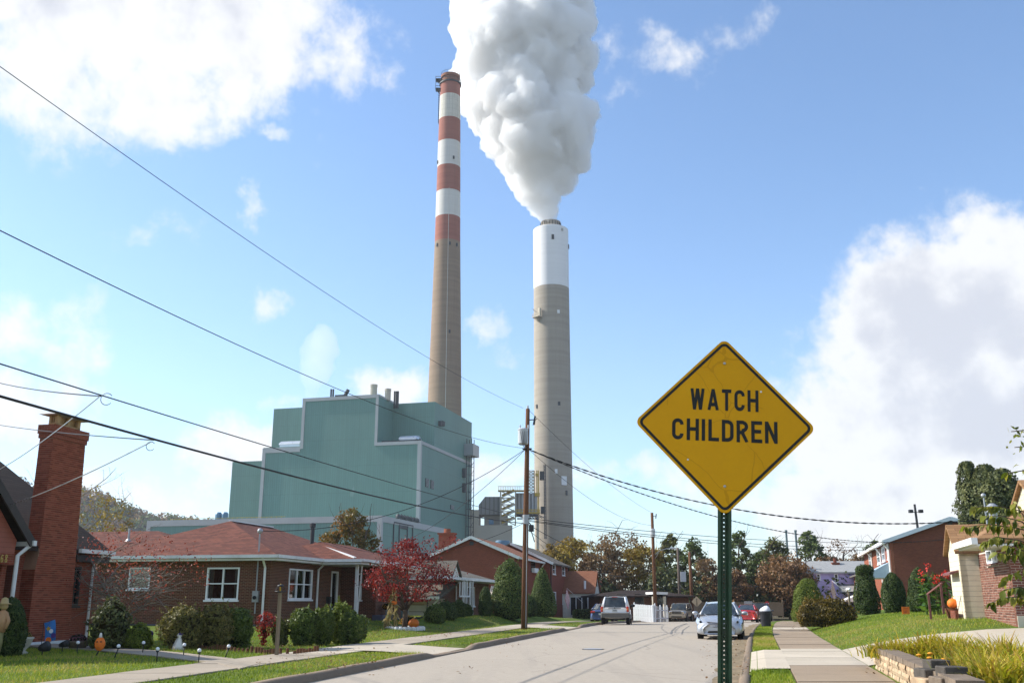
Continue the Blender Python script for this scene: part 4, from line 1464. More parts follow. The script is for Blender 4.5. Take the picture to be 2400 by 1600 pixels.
# houses
class House:
 def __init__(self,name,label,cat,origin,rz):
  self.o=Vector(origin)
  self.rz=rz
  self.e1=Vector((math.cos(rz),math.sin(rz),0))
  self.e2=Vector((-math.sin(rz),math.cos(rz),0))
  self.root=thing(name,label,cat,self.o,rz)
 def fx(self,u,v,y=0.0):
  P=self.o+self.e2*y
  t,z=hit(u,v,(P.x,P.y),(self.e1.x,self.e1.y))
  return t,z-self.o.z
 def fy(self,u,v,x=0.0):
  P=self.o+self.e1*x
  t,z=hit(u,v,(P.x,P.y),(self.e2.x,self.e2.y))
  return t,z-self.o.z
 def wall(self,axis,c,a0,a1,z0,z1,th,mat,holes=(),name='wall'):
  hs=[h for h in holes]
  us=sorted(set([a0,a1]+[h[0]for h in hs]+[h[1]for h in hs]))
  zs=sorted(set([z0,z1]+[h[2]for h in hs]+[h[3]for h in hs]))
  us=[x for x in us if a0<=x<=a1]
  zs=[x for x in zs if z0<=x<=z1]
  mb=MB()
  def P(a,d,z):
   return(c+d,a,z)if axis=='x' else(a,c+d,z)
  def solid(i,j):
   if i<0 or j<0 or i>=len(us)-1 or j>=len(zs)-1:
    return None
   ma,mz=(us[i]+us[i+1])/2,(zs[j]+zs[j+1])/2
   return not any(h[0]<ma<h[1]and h[2]<mz<h[3]for h in hs)
  flip=(axis=='x')^(th<0)
  def q(p):
   mb.add(p if not flip else list(reversed(p)),[(0,1,2,3)])
  for i in range(len(us)-1):
   for j in range(len(zs)-1):
    if not solid(i,j):
     continue
    A,B,C_,D=us[i],us[i+1],zs[j],zs[j+1]
    q([P(A,0,C_),P(B,0,C_),P(B,0,D),P(A,0,D)])
    q([P(B,th,C_),P(A,th,C_),P(A,th,D),P(B,th,D)])
    for di,dj,e in((-1,0,[(A,D),(A,C_)]),(1,0,[(B,C_),(B,D)]),(0,-1,[(A,C_),(B,C_)]),(0,1,[(B,D),(A,D)])):
     if not solid(i+di,j+dj):
      (a,za),(b,zb)=e
      q([P(a,th,za),P(b,th,zb),P(b,0,zb),P(a,0,za)])
  return mb.build(name,mat,self.root)
 def window(self,axis,c,out,a0,a1,z0,z1,cols=2,rows=2,mat='white_vinyl',fw=0.07,sill=True,glass='clear_pane',name='window',proud=0.03,curtain=True):
  def bx(mb,p0,p1,d0,d1,q0,q1):
   if axis=='x':
    mb.box(c+out*d0,c+out*d1,p0,p1,q0,q1)
   else:
    mb.box(p0,p1,c+out*d0,c+out*d1,q0,q1)
  mb=MB()
  bx(mb,a0,a0+fw,-0.08,proud,z0,z1)
  bx(mb,a1-fw,a1,-0.08,proud,z0,z1)
  bx(mb,a0+fw,a1-fw,-0.08,proud-0.002,z0,z0+fw)
  bx(mb,a0+fw,a1-fw,-0.08,proud-0.002,z1-fw,z1)
  w=mb.build(name,MAT[mat],self.root)
  ia0,ia1,iz0,iz1=a0+fw,a1-fw,z0+fw,z1-fw
  mt=MB()
  for i in range(1,cols):
   p=ia0+(ia1-ia0)*i/cols
   bx(mt,p-0.03,p+0.03,-0.07,proud-0.01,iz0,iz1)
  for j in range(1,rows):
   z=iz0+(iz1-iz0)*j/rows
   bx(mt,ia0,ia1,-0.068,proud-0.012,z-0.025,z+0.025)
  if mt.v:
   mt.build('glazing_bar',MAT[mat],w)
  for i in range(cols):
   for j in range(rows):
    g=MB()
    p0,p1=ia0+(ia1-ia0)*i/cols,ia0+(ia1-ia0)*(i+1)/cols
    q0,q1=iz0+(iz1-iz0)*j/rows,iz0+(iz1-iz0)*(j+1)/rows
    bx(g,p0+0.01,p1-0.01,-0.062,-0.05+0.004*j,q0+0.01,q1-0.01)
    g.build('pane',MAT[glass],w)
  rm=MB()
  bx(rm,ia0-0.05,ia1+0.05,-1.0,-0.95,iz0-0.1,iz1+0.1)
  bx(rm,ia0-0.07,ia0-0.02,-1.0,-0.26,iz0-0.1,iz1+0.1)
  bx(rm,ia1+0.02,ia1+0.07,-1.0,-0.26,iz0-0.1,iz1+0.1)
  bx(rm,ia0-0.05,ia1+0.05,-1.0,-0.26,iz1+0.1,iz1+0.15)
  bx(rm,ia0-0.05,ia1+0.05,-1.0,-0.26,iz0-0.15,iz0-0.1)
  rm.build('room_dark_box',MAT['dark_interior'],w)  # near-black box added behind the window so no light shows through
  if curtain:
   ct=MB()
   cw=(ia1-ia0)*0.16
   for p,q in((ia0,ia0+cw),(ia1-cw*0.8,ia1)):
    for k in range(4):
     a,b=p+(q-p)*k/4,p+(q-p)*(k+1)/4
     bx(ct,a,b,-0.18-0.02*(k%2),-0.16-0.02*(k%2),iz0,iz1)
   ct.build('curtain',MAT['curtain'],w)
  if sill:
   s=MB()
   bx(s,a0-0.06,a1+0.06,-0.02,proud+0.05,z0-0.075,z0-0.004)
   s.build('sill',MAT[mat]if sill is True else MAT[sill],w)
  return w
 def part(self,mb,name,mat,smooth=False):
  return mb.build(name,MAT[mat]if isinstance(mat,str)else mat,self.root,smooth=smooth)
 def hip(self,x0,x1,y0,y1,ze,zr,mat,name='roof',axis=None,th=0.14,inset=None):
  lx_,ly_=x1-x0,y1-y0
  axis=axis or('x' if lx_>=ly_ else 'y')
  mb=MB()
  if axis=='x':
   i=inset if inset is not None else ly_/2
   r0,r1=(x0+min(i,lx_/2-0.01),(y0+y1)/2),(x1-min(i,lx_/2-0.01),(y0+y1)/2)
  else:
   i=inset if inset is not None else lx_/2
   r0,r1=((x0+x1)/2,y0+min(i,ly_/2-0.01)),((x0+x1)/2,y1-min(i,ly_/2-0.01))
  e=[(x0,y0,ze),(x1,y0,ze),(x1,y1,ze),(x0,y1,ze)]
  b=[(x,y,ze-th)for x,y,_ in e]
  v=e+[(r0[0],r0[1],zr),(r1[0],r1[1],zr)]+b
  if axis=='x':
   f=[(0,1,5,4),(1,2,5),(2,3,4,5),(3,0,4)]
  else:
   f=[(0,1,4),(1,2,5,4),(2,3,5),(3,0,4,5)]
  f+=[(9,8,7,6)]
  f+=[(i_,6+i_,6+(i_+1)%4,(i_+1)%4)for i_ in range(4)]
  mb.add(v,f)
  return self.part(mb,name,mat)
 def gable(self,x0,x1,y0,y1,ze,zr,mat,axis='x',name='roof',th=0.16):
  mb=MB()
  if axis=='x':
   m_=(y0+y1)/2
   for x in(x0,):
    top0=[(x0,y0,ze),(x0,m_,zr),(x0,y1,ze)]
    top1=[(x1,y0,ze),(x1,m_,zr),(x1,y1,ze)]
  else:
   m_=(x0+x1)/2
   top0=[(x0,y0,ze),(m_,y0,zr),(x1,y0,ze)]
   top1=[(x0,y1,ze),(m_,y1,zr),(x1,y1,ze)]
  lo0=[(a,b,c-th)for a,b,c in top0]
  lo1=[(a,b,c-th)for a,b,c in top1]
  v=top0+top1+lo0+lo1
  f=[(0,3,4,1),(1,4,5,2),(6,7,10,9),(7,8,11,10),(0,1,7,6),(1,2,8,7),(3,9,10,4),(4,10,11,5),(0,6,9,3),(2,5,11,8)]
  mb.add(v,f)
  return self.part(mb,name,mat)
 def gutter(self,pts,w=0.12,mat='white_trim',name='gutter'):
  mb=MB()
  for a,b in zip(pts[:-1],pts[1:]):
   mb.beam(a,b,w,w*1.1)
  return self.part(mb,name,mat)
 def spout(self,pts,r=0.045,mat='white_trim'):
  mb=MB()
  mb.tube(pts,r,6)
  return self.part(mb,'downspout',mat)
brick_mat('brick_brown',(0.17,0.058,0.034),(0.085,0.034,0.023),(0.36,0.26,0.17))
brick_mat('brick_red',(0.31,0.080,0.045),(0.23,0.058,0.034),(0.32,0.18,0.115),grime=0.2)
brick_mat('brick_orange',(0.34,0.10,0.055),(0.27,0.075,0.042),(0.36,0.24,0.17))
brick_mat('brick_far',(0.28,0.075,0.045),(0.21,0.058,0.036),(0.28,0.14,0.10))
brick_mat('brick_dark',(0.25,0.078,0.048),(0.18,0.056,0.036),(0.24,0.125,0.085))
brick_mat('brick_pale_joint',(0.23,0.085,0.062),(0.13,0.055,0.045),(0.52,0.46,0.38),bw=0.24,bh=0.077)
shingle_mat('shingle_red',(0.22,0.08,0.052),(0.105,0.04,0.029),(0.04,0.018,0.014),0.34,0.19)
shingle_mat('shingle_brown',(0.05,0.033,0.026),(0.032,0.022,0.018),(0.012,0.009,0.008),0.4,0.17)
shingle_mat('shingle_grey',(0.20,0.175,0.14),(0.13,0.115,0.095),(0.05,0.045,0.04))
shingle_mat('shingle_rust',(0.33,0.14,0.075),(0.26,0.105,0.06),(0.12,0.06,0.04))
shingle_mat('shingle_tan',(0.40,0.23,0.115),(0.27,0.145,0.07),(0.12,0.065,0.035),0.5,0.16)
shingle_mat('shingle_pale',(0.42,0.42,0.40),(0.34,0.34,0.33),(0.2,0.2,0.2))
siding_mat('siding_red',(0.30,0.09,0.055),0.14)
siding_mat('siding_cream',(0.68,0.60,0.44),0.17)
siding_mat('siding_white',(0.72,0.70,0.62),0.15)
siding_mat('siding_lilac',(0.50,0.42,0.70),0.2)
plain('tan_stone',(0.40,0.31,0.21),0.85,0.15,var=0.25,scale=1.5)
plain('cream_wall',(0.55,0.50,0.40),0.8,0.2,var=0.1,scale=1.0)
plain('brown_trim',(0.045,0.035,0.03),0.6,0.3,var=0.15)
plain('foundation',(0.10,0.10,0.13),0.9,0.1,var=0.25,scale=2)
plain('dark_interior',(0.01,0.01,0.01),0.9,0.1,var=0.2)
plain('curtain',(0.35,0.33,0.29),0.9,0.1,var=0.15,scale=8)
# chimney house on the left edge
p=at(161,1509,33.5)
H1=House('chimney_house','red brick house with tall front chimney and dark brown roof','house',(p.x,p.y,0.14),RZ_LEFT)
R1=H1.root
BR,BRW=MAT['brick_red'],0.45
xF,_=H1.fx(217,1400,BRW)
_,zE=H1.fx(240,1291,BRW-0.35)
wu0,wz1=H1.fx(167,1327,BRW)
wu1,_=H1.fx(191,1327,BRW)
_,wz0=H1.fx(172,1418,BRW)
H1.wall('y',BRW,-12,xF,-0.3,zE,0.25,BR,[(wu0,wu1,wz0,wz1)])
H1.wall('x',xF,BRW+0.26,9,-0.3,zE,-0.25,BR)
H1.window('y',BRW,-1,wu0,wu1,wz0,wz1,2,1,'brown_trim',0.06)
yr,zr_=H1.fy(0,1080,xF+0.3)
sl=(zr_-zE)/(yr-(BRW-0.4))
YR=5.2
zR=zE+sl*(YR-(BRW-0.4))
mb=MB()
ya,yb=BRW-0.4,2*YR-(BRW-0.4)
mb.add([(-13,ya,zE),(xF+0.3,ya,zE),(xF+0.3,YR,zR),(-13,YR,zR),(xF+0.3,yb,zE),(-13,yb,zE)]+[(-13,ya,zE-0.16),(xF+0.3,ya,zE-0.16),(xF+0.3,YR,zR-0.16),(-13,YR,zR-0.16),(xF+0.3,yb,zE-0.16),(-13,yb,zE-0.16)],[(0,1,2,3),(3,2,4,5),(6,9,8,7),(9,11,10,8),(0,6,7,1),(1,7,8,2),(2,8,10,4),(5,4,10,11),(0,3,9,6),(3,5,11,9)])
H1.part(mb,'roof','shingle_brown')
mb=MB()
mb.extrude([(xF-0.02,BRW,zE-0.1),(xF-0.02,YR,zR-0.3),(xF-0.02,yb-0.5,zE-0.1)],(-0.2,0,0))
H1.part(mb,'gable_wall',BR)
H1.gutter([(0.05,ya-0.06,zE-0.05),(xF+0.32,ya-0.06,zE-0.05)])
mb=MB();mb.box(0.02,xF+0.2,ya+0.02,BRW-0.01,zE-0.40,zE-0.18);H1.part(mb,'fascia','brown_trim')
xs_,_=H1.fx(222,1310,BRW-0.12)
H1.spout([(xs_,ya-0.05,zE-0.1),(xs_,BRW-0.1,zE-0.45),(xs_,BRW-0.1,0.05)])
_,zC=H1.fx(205,1014,0)
xc0,_=H1.fx(127,1010,0)
_,zs0=H1.fx(78,1332,0)
_,zs1=H1.fx(96,1284,0)
xw,_=H1.fx(74,1400,0)
ch=MB()
xt_,_=H1.fx(200,1040,0)
CD=0.5
prof=[(0,-0.3),(xt_,zC-0.45),(xc0,zC-0.45),(xc0,zs1),(xw,zs0),(xw,-0.3)]
n=len(prof)
ch.add([(x,0.0,z)for x,z in prof]+[(x,CD,z)for x,z in prof],[tuple(range(n)),tuple(reversed(range(n,2*n)))]+[(i,n+i,n+(i+1)%n,(i+1)%n)for i in range(n)])
chim=H1.part(ch,'chimney','brick_red')
cc=MB()
cc.box(xc0-0.04,xt_+0.04,-0.04,CD+0.04,zC-0.44,zC-0.30)
cc.box(xc0-0.07,xt_+0.07,-0.07,CD+0.07,zC-0.29,zC)
cc.build('corbel',BR,chim)
fl=MB()
xm0,xm1=xc0+0.25,xt_-0.2
for x0,x1 in((xm0,xm0+0.14),((xm0+xm1)/2-0.06,(xm0+xm1)/2+0.06),(xm1-0.14,xm1)):
 fl.box(x0,x1,0.12,0.22,zC,zC+0.36)
 fl.box(x0,x1,0.36,0.44,zC,zC+0.36)
fl.box(xm0,xm1,0.12,0.44,zC,zC+0.1)
fl.box(xm0,xm1,0.27,0.29,zC+0.1,zC+0.36)
fl.build('flue_box',plain('flue_tan',(0.42,0.27,0.13),0.8,0.2,var=0.3,scale=6),chim)
cv=MB()
cv.add([(xm0-0.25,-0.1,zC+0.37),(xm1+0.28,-0.1,zC+0.37),(xm1+0.28,0.66,zC+0.37),(xm0-0.25,0.66,zC+0.37),(xm0-0.05,0.28,zC+0.5),(xm1+0.08,0.28,zC+0.5)],[(0,1,5,4),(1,2,5),(2,3,4,5),(3,0,4),(3,2,1,0)])
cv.build('cover',plain('sheet_metal',(0.50,0.47,0.43),0.5,0.4,metal=0.4,var=0.2,scale=3),chim)
YG1=-0.75
gx,gze=H1.fx(57,1263,YG1)
gx2,gz2=H1.fx(0,1162,YG1)
gs=(gz2-gze)/(gx-gx2)
gm=gx-2.9
gzr=gze+gs*2.9
_,zd1=H1.fx(20,1322,YG1)
xd1,_=H1.fx(43,1380,YG1)
_,zsid=H1.fx(30,1297,YG1)
H1.wall('y',YG1,gm-2.9,gx-0.35,-0.3,zsid,0.2,BR,[(gm-1.5,xd1,-0.1,zd1)],'entry_wall')
mb=MB();mb.extrude([(gm-2.6,YG1+0.01,zsid),(gx-0.35,YG1+0.01,zsid),(gx-0.30,YG1+0.01,gze-0.05),(gm,YG1+0.01,gzr-0.2),(gm-2.9,YG1+0.01,gze-0.05)],(0,0.18,0))
H1.part(mb,'gable_siding','siding_red')
H1.wall('x',gx-0.35,YG1+0.2,BRW,-0.3,gze,-0.2,BR,(),'entry_wall')
mb=MB();mb.box(gm-1.5,xd1+0.6,YG1+1.2,YG1+1.3,-0.2,zd1+0.3);mb.box(xd1,xd1+0.1,YG1+0.2,YG1+1.2,-0.2,zd1);H1.part(mb,'porch_wall','brick_dark')
H1.gable(gm-2.95,gx+0.02,YG1-0.25,YR-0.5,gze,gzr,'shingle_brown','y','entry_roof',0.1)
mb=MB()
mb.beam((gm,YG1-0.27,gzr-0.13),(gx+0.05,YG1-0.27,gze-0.13),0.05,0.26)
mb.beam((gm,YG1-0.27,gzr-0.13),(gm-2.95,YG1-0.27,gze-0.13),0.05,0.26)
H1.part(mb,'rake_board','brown_trim')
H1.gutter([(gx+0.06,YG1-0.35,gze-0.12),(gx+0.06,YG1+0.55,gze-0.12)],0.14)
xs_,_=H1.fx(62,1290,YG1-0.1)
H1.spout([(gx+0.06,YG1-0.2,gze-0.16),(gx-0.28,YG1-0.06,gze-0.5),(gx-0.28,YG1-0.06,0.1)],0.06)
mb=MB();mb.box(xw+0.1,0,-0.05,-0.003,0.0,0.16);mb.box(0.02,xF-0.4,BRW-0.05,BRW-0.003,0.0,0.16);H1.part(mb,'sill_board','white_trim')
DIG={'6':[(0.9,0.9),(0.5,1.0),(0.1,0.75),(0.05,0.35),(0.25,0.0),(0.7,0.0),(0.95,0.25),(0.75,0.55),(0.3,0.55),(0.1,0.35)],'8':[(0.5,0.52),(0.12,0.72),(0.3,1.0),(0.7,1.0),(0.88,0.72),(0.5,0.52),(0.05,0.28),(0.25,0.0),(0.75,0.0),(0.95,0.28),(0.5,0.52)]}
plain('brass',(0.55,0.40,0.12),0.35,0.5,metal=0.7,var=0.15)
for dch,u in(('6',-1),('8',8.5)):
 x,z=H1.fx(u,1316,YG1)
 mb=MB()
 pts=[Vector((x+0.09*a,YG1-0.03,z+0.2*b))for a,b in DIG[dch]]
 mb.tube(pts,0.014,5)
 H1.part(mb,'house_number','brass')
# brown brick ranch house
gy0=45.0
p=at(626,1470,gy0)
H2=House('ranch_house','long dark brown brick ranch house under a red shingle hip roof','house',(p.x,p.y,0.38),RZ_LEFT)
_,ZE2=H2.fy(643,1299,-0.5)
Z2=ZE2-0.22
def win_on(H,axis,c,u0,u1,v0,v1):
 f=H.fx if axis=='y' else H.fy
 um,vm=(u0+u1)/2,(v0+v1)/2
 a0,a1=f(u0,vm,c)[0],f(u1,vm,c)[0]
 z1,z0=f(um,v0,c)[1],f(um,v1,c)[1]
 return(min(a0,a1),max(a0,a1),z0,z1)
w1=win_on(H2,'x',0.0,484,560,1329,1405)
w2=win_on(H2,'x',0.0,302,352,1329,1380)
H2.wall('x',0.0,0.0,18.5,-0.6,Z2,0.25,MAT['brick_brown'],[w1,w2])
H2.window('x',0.0,-1,*w1,cols=2,rows=2)
H2.window('x',0.0,-1,*w2,cols=1,rows=2)
w3=win_on(H2,'y',0.0,676,731,1333,1404)
dr_=win_on(H2,'y',0.0,775,791,1338,1428)
H2.wall('y',0.0,0.26,8.5,-0.6,Z2,0.25,MAT['brick_brown'],[w3,dr_])
glass_mat('window_glass_sky',(0.05,0.05,0.055),0.02)
H2.window('y',0.0,-1,*w3,cols=3,rows=2)
H2.window('y',0.0,-1,*dr_,cols=1,rows=1,name='door',sill=False,fw=0.09)
XB=8.5
w4=win_on(H2,'x',XB,835,848,1343,1405)
H2.wall('x',XB,-2.0,0.0,-0.6,Z2,0.25,MAT['brick_brown'],[w4])
H2.window('x',XB,-1,*w4,cols=1,rows=2)
H2.wall('y',-2.0,XB+0.26,14.0,-0.6,Z2,0.25,MAT['brick_brown'])
H2.wall('x',14.0,-2,9,-0.6,Z2,-0.25,MAT['brick_brown'])
mb=MB();mb.box(-0.03,-0.005,0.0,18.4,-0.6,0.12);mb.box(0.0,XB,-0.03,-0.005,-0.6,0.12);mb.box(XB-0.03,XB-0.004,-2.0,-0.03,-0.6,0.12);H2.part(mb,'foundation','foundation')
ov=0.5
yrp,zrp=H2.fy(553,1221,4.6)
mainroof=H2.hip(-ov,14.0+ov,-ov,9.2+ov,ZE2,ZE2+1.95,'shingle_red',axis='x',inset=5.1)
H2.hip(-ov+0.02,8.2,4.0,19.0,ZE2-0.01,ZE2+1.45,'shingle_red',axis='y',inset=4.2,name='wing_roof')
H2.hip(4.6,14.4,-2.6,4.0,ZE2-0.02,ZE2+1.0,'shingle_red',axis='x',inset=2.6,name='porch_roof')
H2.gutter([(-ov-0.06,19.0,ZE2-0.06),(-ov-0.06,-ov-0.06,ZE2-0.06),(4.6,-ov-0.06,ZE2-0.06)],0.13)
H2.gutter([(4.54,-ov,ZE2-0.08),(4.54,-2.66,ZE2-0.08),(14.4,-2.66,ZE2-0.08)],0.13)
mb=MB();mb.box(-ov,-0.01,-ov,18.9,ZE2-0.24,ZE2-0.15);mb.box(-0.01,4.6,-ov,-0.01,ZE2-0.24,ZE2-0.15);mb.box(4.6,14.3,-2.58,-0.01,ZE2-0.26,ZE2-0.17);H2.part(mb,'soffit','white_trim')
yrid=(9.2)/2
mb=MB();mb.beam((4.6,yrid,ZE2+1.97),(9.4,yrid,ZE2+1.97),0.22,0.06);mb.beam((4.75,-2.2,ZE2+0.06),(6.9,0.55,ZE2+0.82),0.16,0.05);H2.part(mb,'ridge_cap','white_trim')
y_,z_=H2.fy(622,1350,-0.1)
H2.spout([(-ov-0.02,y_,ZE2-0.1),(-0.08,y_+0.05,ZE2-0.55),(-0.08,y_+0.05,-0.2)],0.055)
x_,z_=H2.fx(745,1350,-0.08)
H2.spout([(x_,-ov-0.05,ZE2-0.1),(x_,-0.1,ZE2-0.5),(x_,-0.08,0.0)],0.055)
mb=MB();mb.box(5.22,5.36,-2.2,-2.06,-0.3,ZE2-0.26);H2.part(mb,'porch_post','white_trim')
x_,z_=H2.fx(825,1350,-2.05)
H2.spout([(5.5,-2.3,ZE2-0.3),(5.5,-2.1,-0.1)],0.04)
y_,zt_=H2.fy(607,1237,-0.2)
y2_,zm0=H2.fy(601,1410,-0.05)
mst=MB();mst.tube([(-0.07,y_,zm0-0.5),(-0.07,y_,zt_-0.2)],0.035,6);mst.ball((-0.07,y_,zt_-0.12),0.13,10,6)
H2.part(mst,'service_mast','galvanised')
_,zm1=H2.fy(601,1389,-0.05)
mst=MB();mst.box(-0.16,-0.01,y_-0.14,y_+0.14,zm0,zm1+0.1);m_o=H2.part(mst,'meter_box','galvanised')
mst=MB();mst.tube([(-0.16,y_,(zm0+zm1)/2),(-0.23,y_,(zm0+zm1)/2)],0.085,12);mst.build('meter_dial',MAT['window_glass'],m_o)
mb=MB();mb.lathe([(0.11,-0.4),(0.11,0.75),(0.16,0.76),(0.16,0.95),(0.05,1.0)],12,(7.2,1.2,ZE2+1.0));H2.part(mb,'flue_pipe','dark_steel')
yv,zv=H2.fy(303,1245,1.6)
mb=MB();mb.lathe([(0.16,-0.12),(0.05,0.02),(0.05,0.5)],10,(1.6,yv,zv-0.35));H2.part(mb,'vent_pipe','galvanised')
mb=MB();mb.box(dr_[0]-0.55,dr_[0]-0.35,-0.2,-0.01,1.0,1.35);H2.part(mb,'mailbox','dark_iron')
for i,(u0,u1,v0,v1)in enumerate(((866,905,1447,1458),(872,913,1457,1466),(880,922,1465,1472))):
 mb=MB();mb.box(8.0+0.1*i,10.4,-2.2-0.38*(i+1),-2.02-0.38*i+(0 if i else 0.0),-0.5,0.42-0.16*i);H2.part(mb,'step','foundation')
# grey-roofed house with white porch gable, half hidden by the red tree
p=at(1030,1440,66.0)
H3=House('porch_house','low brick house with grey shingle roof and white porch gable','house',(p.x,p.y,0.35),RZ_LEFT)
def b3(u,v,x=0.0):
 return H3.fy(u,v,x)
_,ZE3=H3.fx(1150,1360,-0.5)
yn,_=b3(1030,1400)
H3.wall('x',0.0,0.0,11.0,-0.8,ZE3,0.25,MAT['brick_brown'])
w5=win_on(H3,'y',0.0,1084,1112,1374,1420)
L3,_=H3.fx(1147,1390,0.0)
H3.wall('y',0.0,0.26,L3,-0.8,ZE3,0.25,MAT['brick_brown'],[w5])
H3.window('y',0.0,-1,*w5,cols=3,rows=1)
H3.hip(-0.5,L3+0.5,-0.6,11.5,ZE3,ZE3+1.9,'shingle_grey',axis='x',inset=5.5)
H3.gutter([(-0.55,11.4,ZE3-0.08),(-0.55,-0.66,ZE3-0.08),(L3+0.5,-0.66,ZE3-0.08)],0.14)
xg0,zg=H3.fx(1064,1352,-1.9)
xg1,_=H3.fx(1122,1352,-1.9)
H3.gable(xg0-1.0,xg0+1.2,-2.1,1.5,ZE3+0.05,ZE3+0.95,'shingle_grey','y','porch_gable_roof',0.12)
mb=MB();mb.extrude([(xg0-0.85,-1.98,ZE3-0.1),(xg0+1.05,-1.98,ZE3-0.1),(xg0+0.1,-1.98,ZE3+0.72)],(0,0.08,0));H3.part(mb,'gable_panel','siding_white')
mb=MB();mb.box(xg0-3.5,L3,-2.0,-0.02,ZE3-0.22,ZE3-0.04);H3.part(mb,'porch_beam','white_trim')
for k,u in enumerate((1086,1093,1101,1107)):
 x,_=H3.fx(u,1390,-1.9)
 mb=MB();mb.box(x-0.06,x+0.06,-1.96,-1.84,-0.4,ZE3-0.22);H3.part(mb,'porch_post','white_trim')
mb=MB()
x0_,z1_=H3.fx(1078,1362,-1.9)
x1_,z0_=H3.fx(1100,1395,-1.9)
for i in range(5):
 xx=x0_+(x1_-x0_)*i/4
 mb.box(xx-0.04,xx+0.04,-1.93,-1.87,z0_,z1_)
mb.box(x0_-0.04,x1_+0.04,-1.94,-1.86,z0_-0.1,z0_)
H3.part(mb,'lattice_panel','white_vinyl')
x_,_=H3.fx(1071,1390,-0.2)
H3.spout([(x_,-0.5,ZE3-0.1),(x_,-0.15,ZE3-0.4),(x_,-0.15,-0.3)],0.05)
GX=-4.0
yg0,zg0=H3.fy(1034,1402,GX)
yg1,_=H3.fy(878,1402,GX)
yo0,_=H3.fy(1002,1440,GX)
yo1,_=H3.fy(932,1440,GX)
_,zgd=H3.fy(960,1416,GX)
H3.wall('x',GX,yg0+0.9,yg1,-1.2,zg0,0.25,MAT['tan_stone'],[(yo0,yo1,-1.1,zgd)],'garage_wall')
mb=MB()
for i in range(5):
 mb.box(GX+0.12,GX+0.16,yo0,yo1,-1.1+i*(zgd+1.1)/5,-1.1+(i+1)*(zgd+1.1)/5-0.03)
H3.part(mb,'garage_door','cream_wall')
H3.wall('y',yg0+0.9,GX+0.26,0.0,-1.2,zg0,0.25,MAT['tan_stone'],(),'garage_wall')
mb=MB();mb.box(GX-0.04,GX-0.004,yo1,yg1,zgd-0.25,zgd+0.25);mb.box(GX-0.04,GX-0.004,yg0+0.9,yo0,zgd-0.25,zgd+0.25);H3.part(mb,'dark_band','foundation')
mb=MB();mb.add([(GX-0.5,yg0,zg0+0.1),(GX-0.5,yg1,zg0+0.1),(-0.1,yg1,zg0+1.0),(-0.1,yg0,zg0+1.0),(GX-0.5,yg0,zg0-0.08),(GX-0.5,yg1,zg0-0.08),(-0.1,yg1,zg0+0.85),(-0.1,yg0,zg0+0.85)],[(0,3,2,1),(4,5,6,7),(0,1,5,4),(1,2,6,5),(2,3,7,6),(3,0,4,7)]);H3.part(mb,'garage_roof','shingle_grey')
H3.gutter([(GX-0.56,yg0-0.02,zg0+0.05),(GX-0.56,yg1,zg0+0.05)],0.16)
H3.spout([(GX-0.5,yg0+0.05,zg0-0.05),(GX-0.02,yg0+0.85,zg0-0.7),(GX-0.02,yg0+0.85,-0.9)],0.05)
u_,z_=H3.fy(980,1290,8)
mb=MB();mb.beam((GX-0.4,yg1+0.2,zg0+0.2),(GX-0.4,yg1-1.6,zg0-0.0),0.3,0.1);H3.part(mb,'barge_board','white_trim')
# two-storey brick duplex
p=at(1207,1440,92.0)
H4=House('brick_duplex','two storey red brick duplex with rust shingle roof behind the clipped yews','house',(p.x,p.y,0.15),RZ_LEFT)
_,ZE4=H4.fx(1207,1303,-0.2)
yp,ZR4=H4.fy(1106,1259,0)
WY=2*yp
L4,_=H4.fx(1266,1330,0.0)
H4.wall('x',0.0,0.0,WY,-0.6,ZE4,0.25,MAT['brick_far'])
mb=MB();mb.extrude([(0.0,0.0,ZE4),(0.0,yp,ZR4-0.1),(0.0,WY,ZE4)],(0.25,0,0));H4.part(mb,'gable_wall','brick_far')
w6=win_on(H4,'y',0.0,1244,1254,1313,1339)
H4.wall('y',0.0,0.26,L4,-0.6,ZE4,0.25,MAT['brick_far'],[w6])
H4.window('y',0.0,-1,*w6,cols=1,rows=2,mat='brown_trim')
mb=MB();mb.box(w6[0]+0.2,w6[1]+0.1,-0.35,-0.06,w6[2]-0.1,w6[2]+0.35);H4.part(mb,'air_conditioner','white_vinyl')
H4.gable(-0.35,L4+0.1,-0.45,WY+0.45,ZE4-0.02,ZR4+0.1,'shingle_rust','x')
mb=MB()
mb.beam((-0.4,yp,ZR4+0.02),(-0.4,-0.5,ZE4-0.13),0.06,0.26)
mb.beam((-0.4,yp,ZR4+0.02),(-0.4,WY+0.5,ZE4-0.13),0.06,0.26)
H4.part(mb,'rake_board','white_trim')
H4.gutter([(-0.35,-0.5,ZE4-0.12),(L4,-0.5,ZE4-0.12)],0.16)
wv=win_on(H4,'x',-0.02,1101,1110,1268,1277)
mb=MB();mb.box(-0.05,-0.01,wv[0],wv[1],wv[2],wv[3]);H4.part(mb,'gable_vent','dark_steel')
yc,zc_=H4.fy(1048,1250,3)
_,zc0=H4.fy(1048,1252,3)
mb=MB();mb.box(2.6,3.5,yc-0.75,yc+0.75,ZE4-2,zc0);mb.box(2.5,3.6,yc-0.85,yc+0.85,zc0,zc0+0.15);mb.lathe([(0.35,0.15),(0.32,0.55)],10,(3.05,yc,zc0));H4.part(mb,'chimney','brick_orange')
aw=win_on(H4,'x',-0.02,1150,1172,1372,1392)
mb=MB()
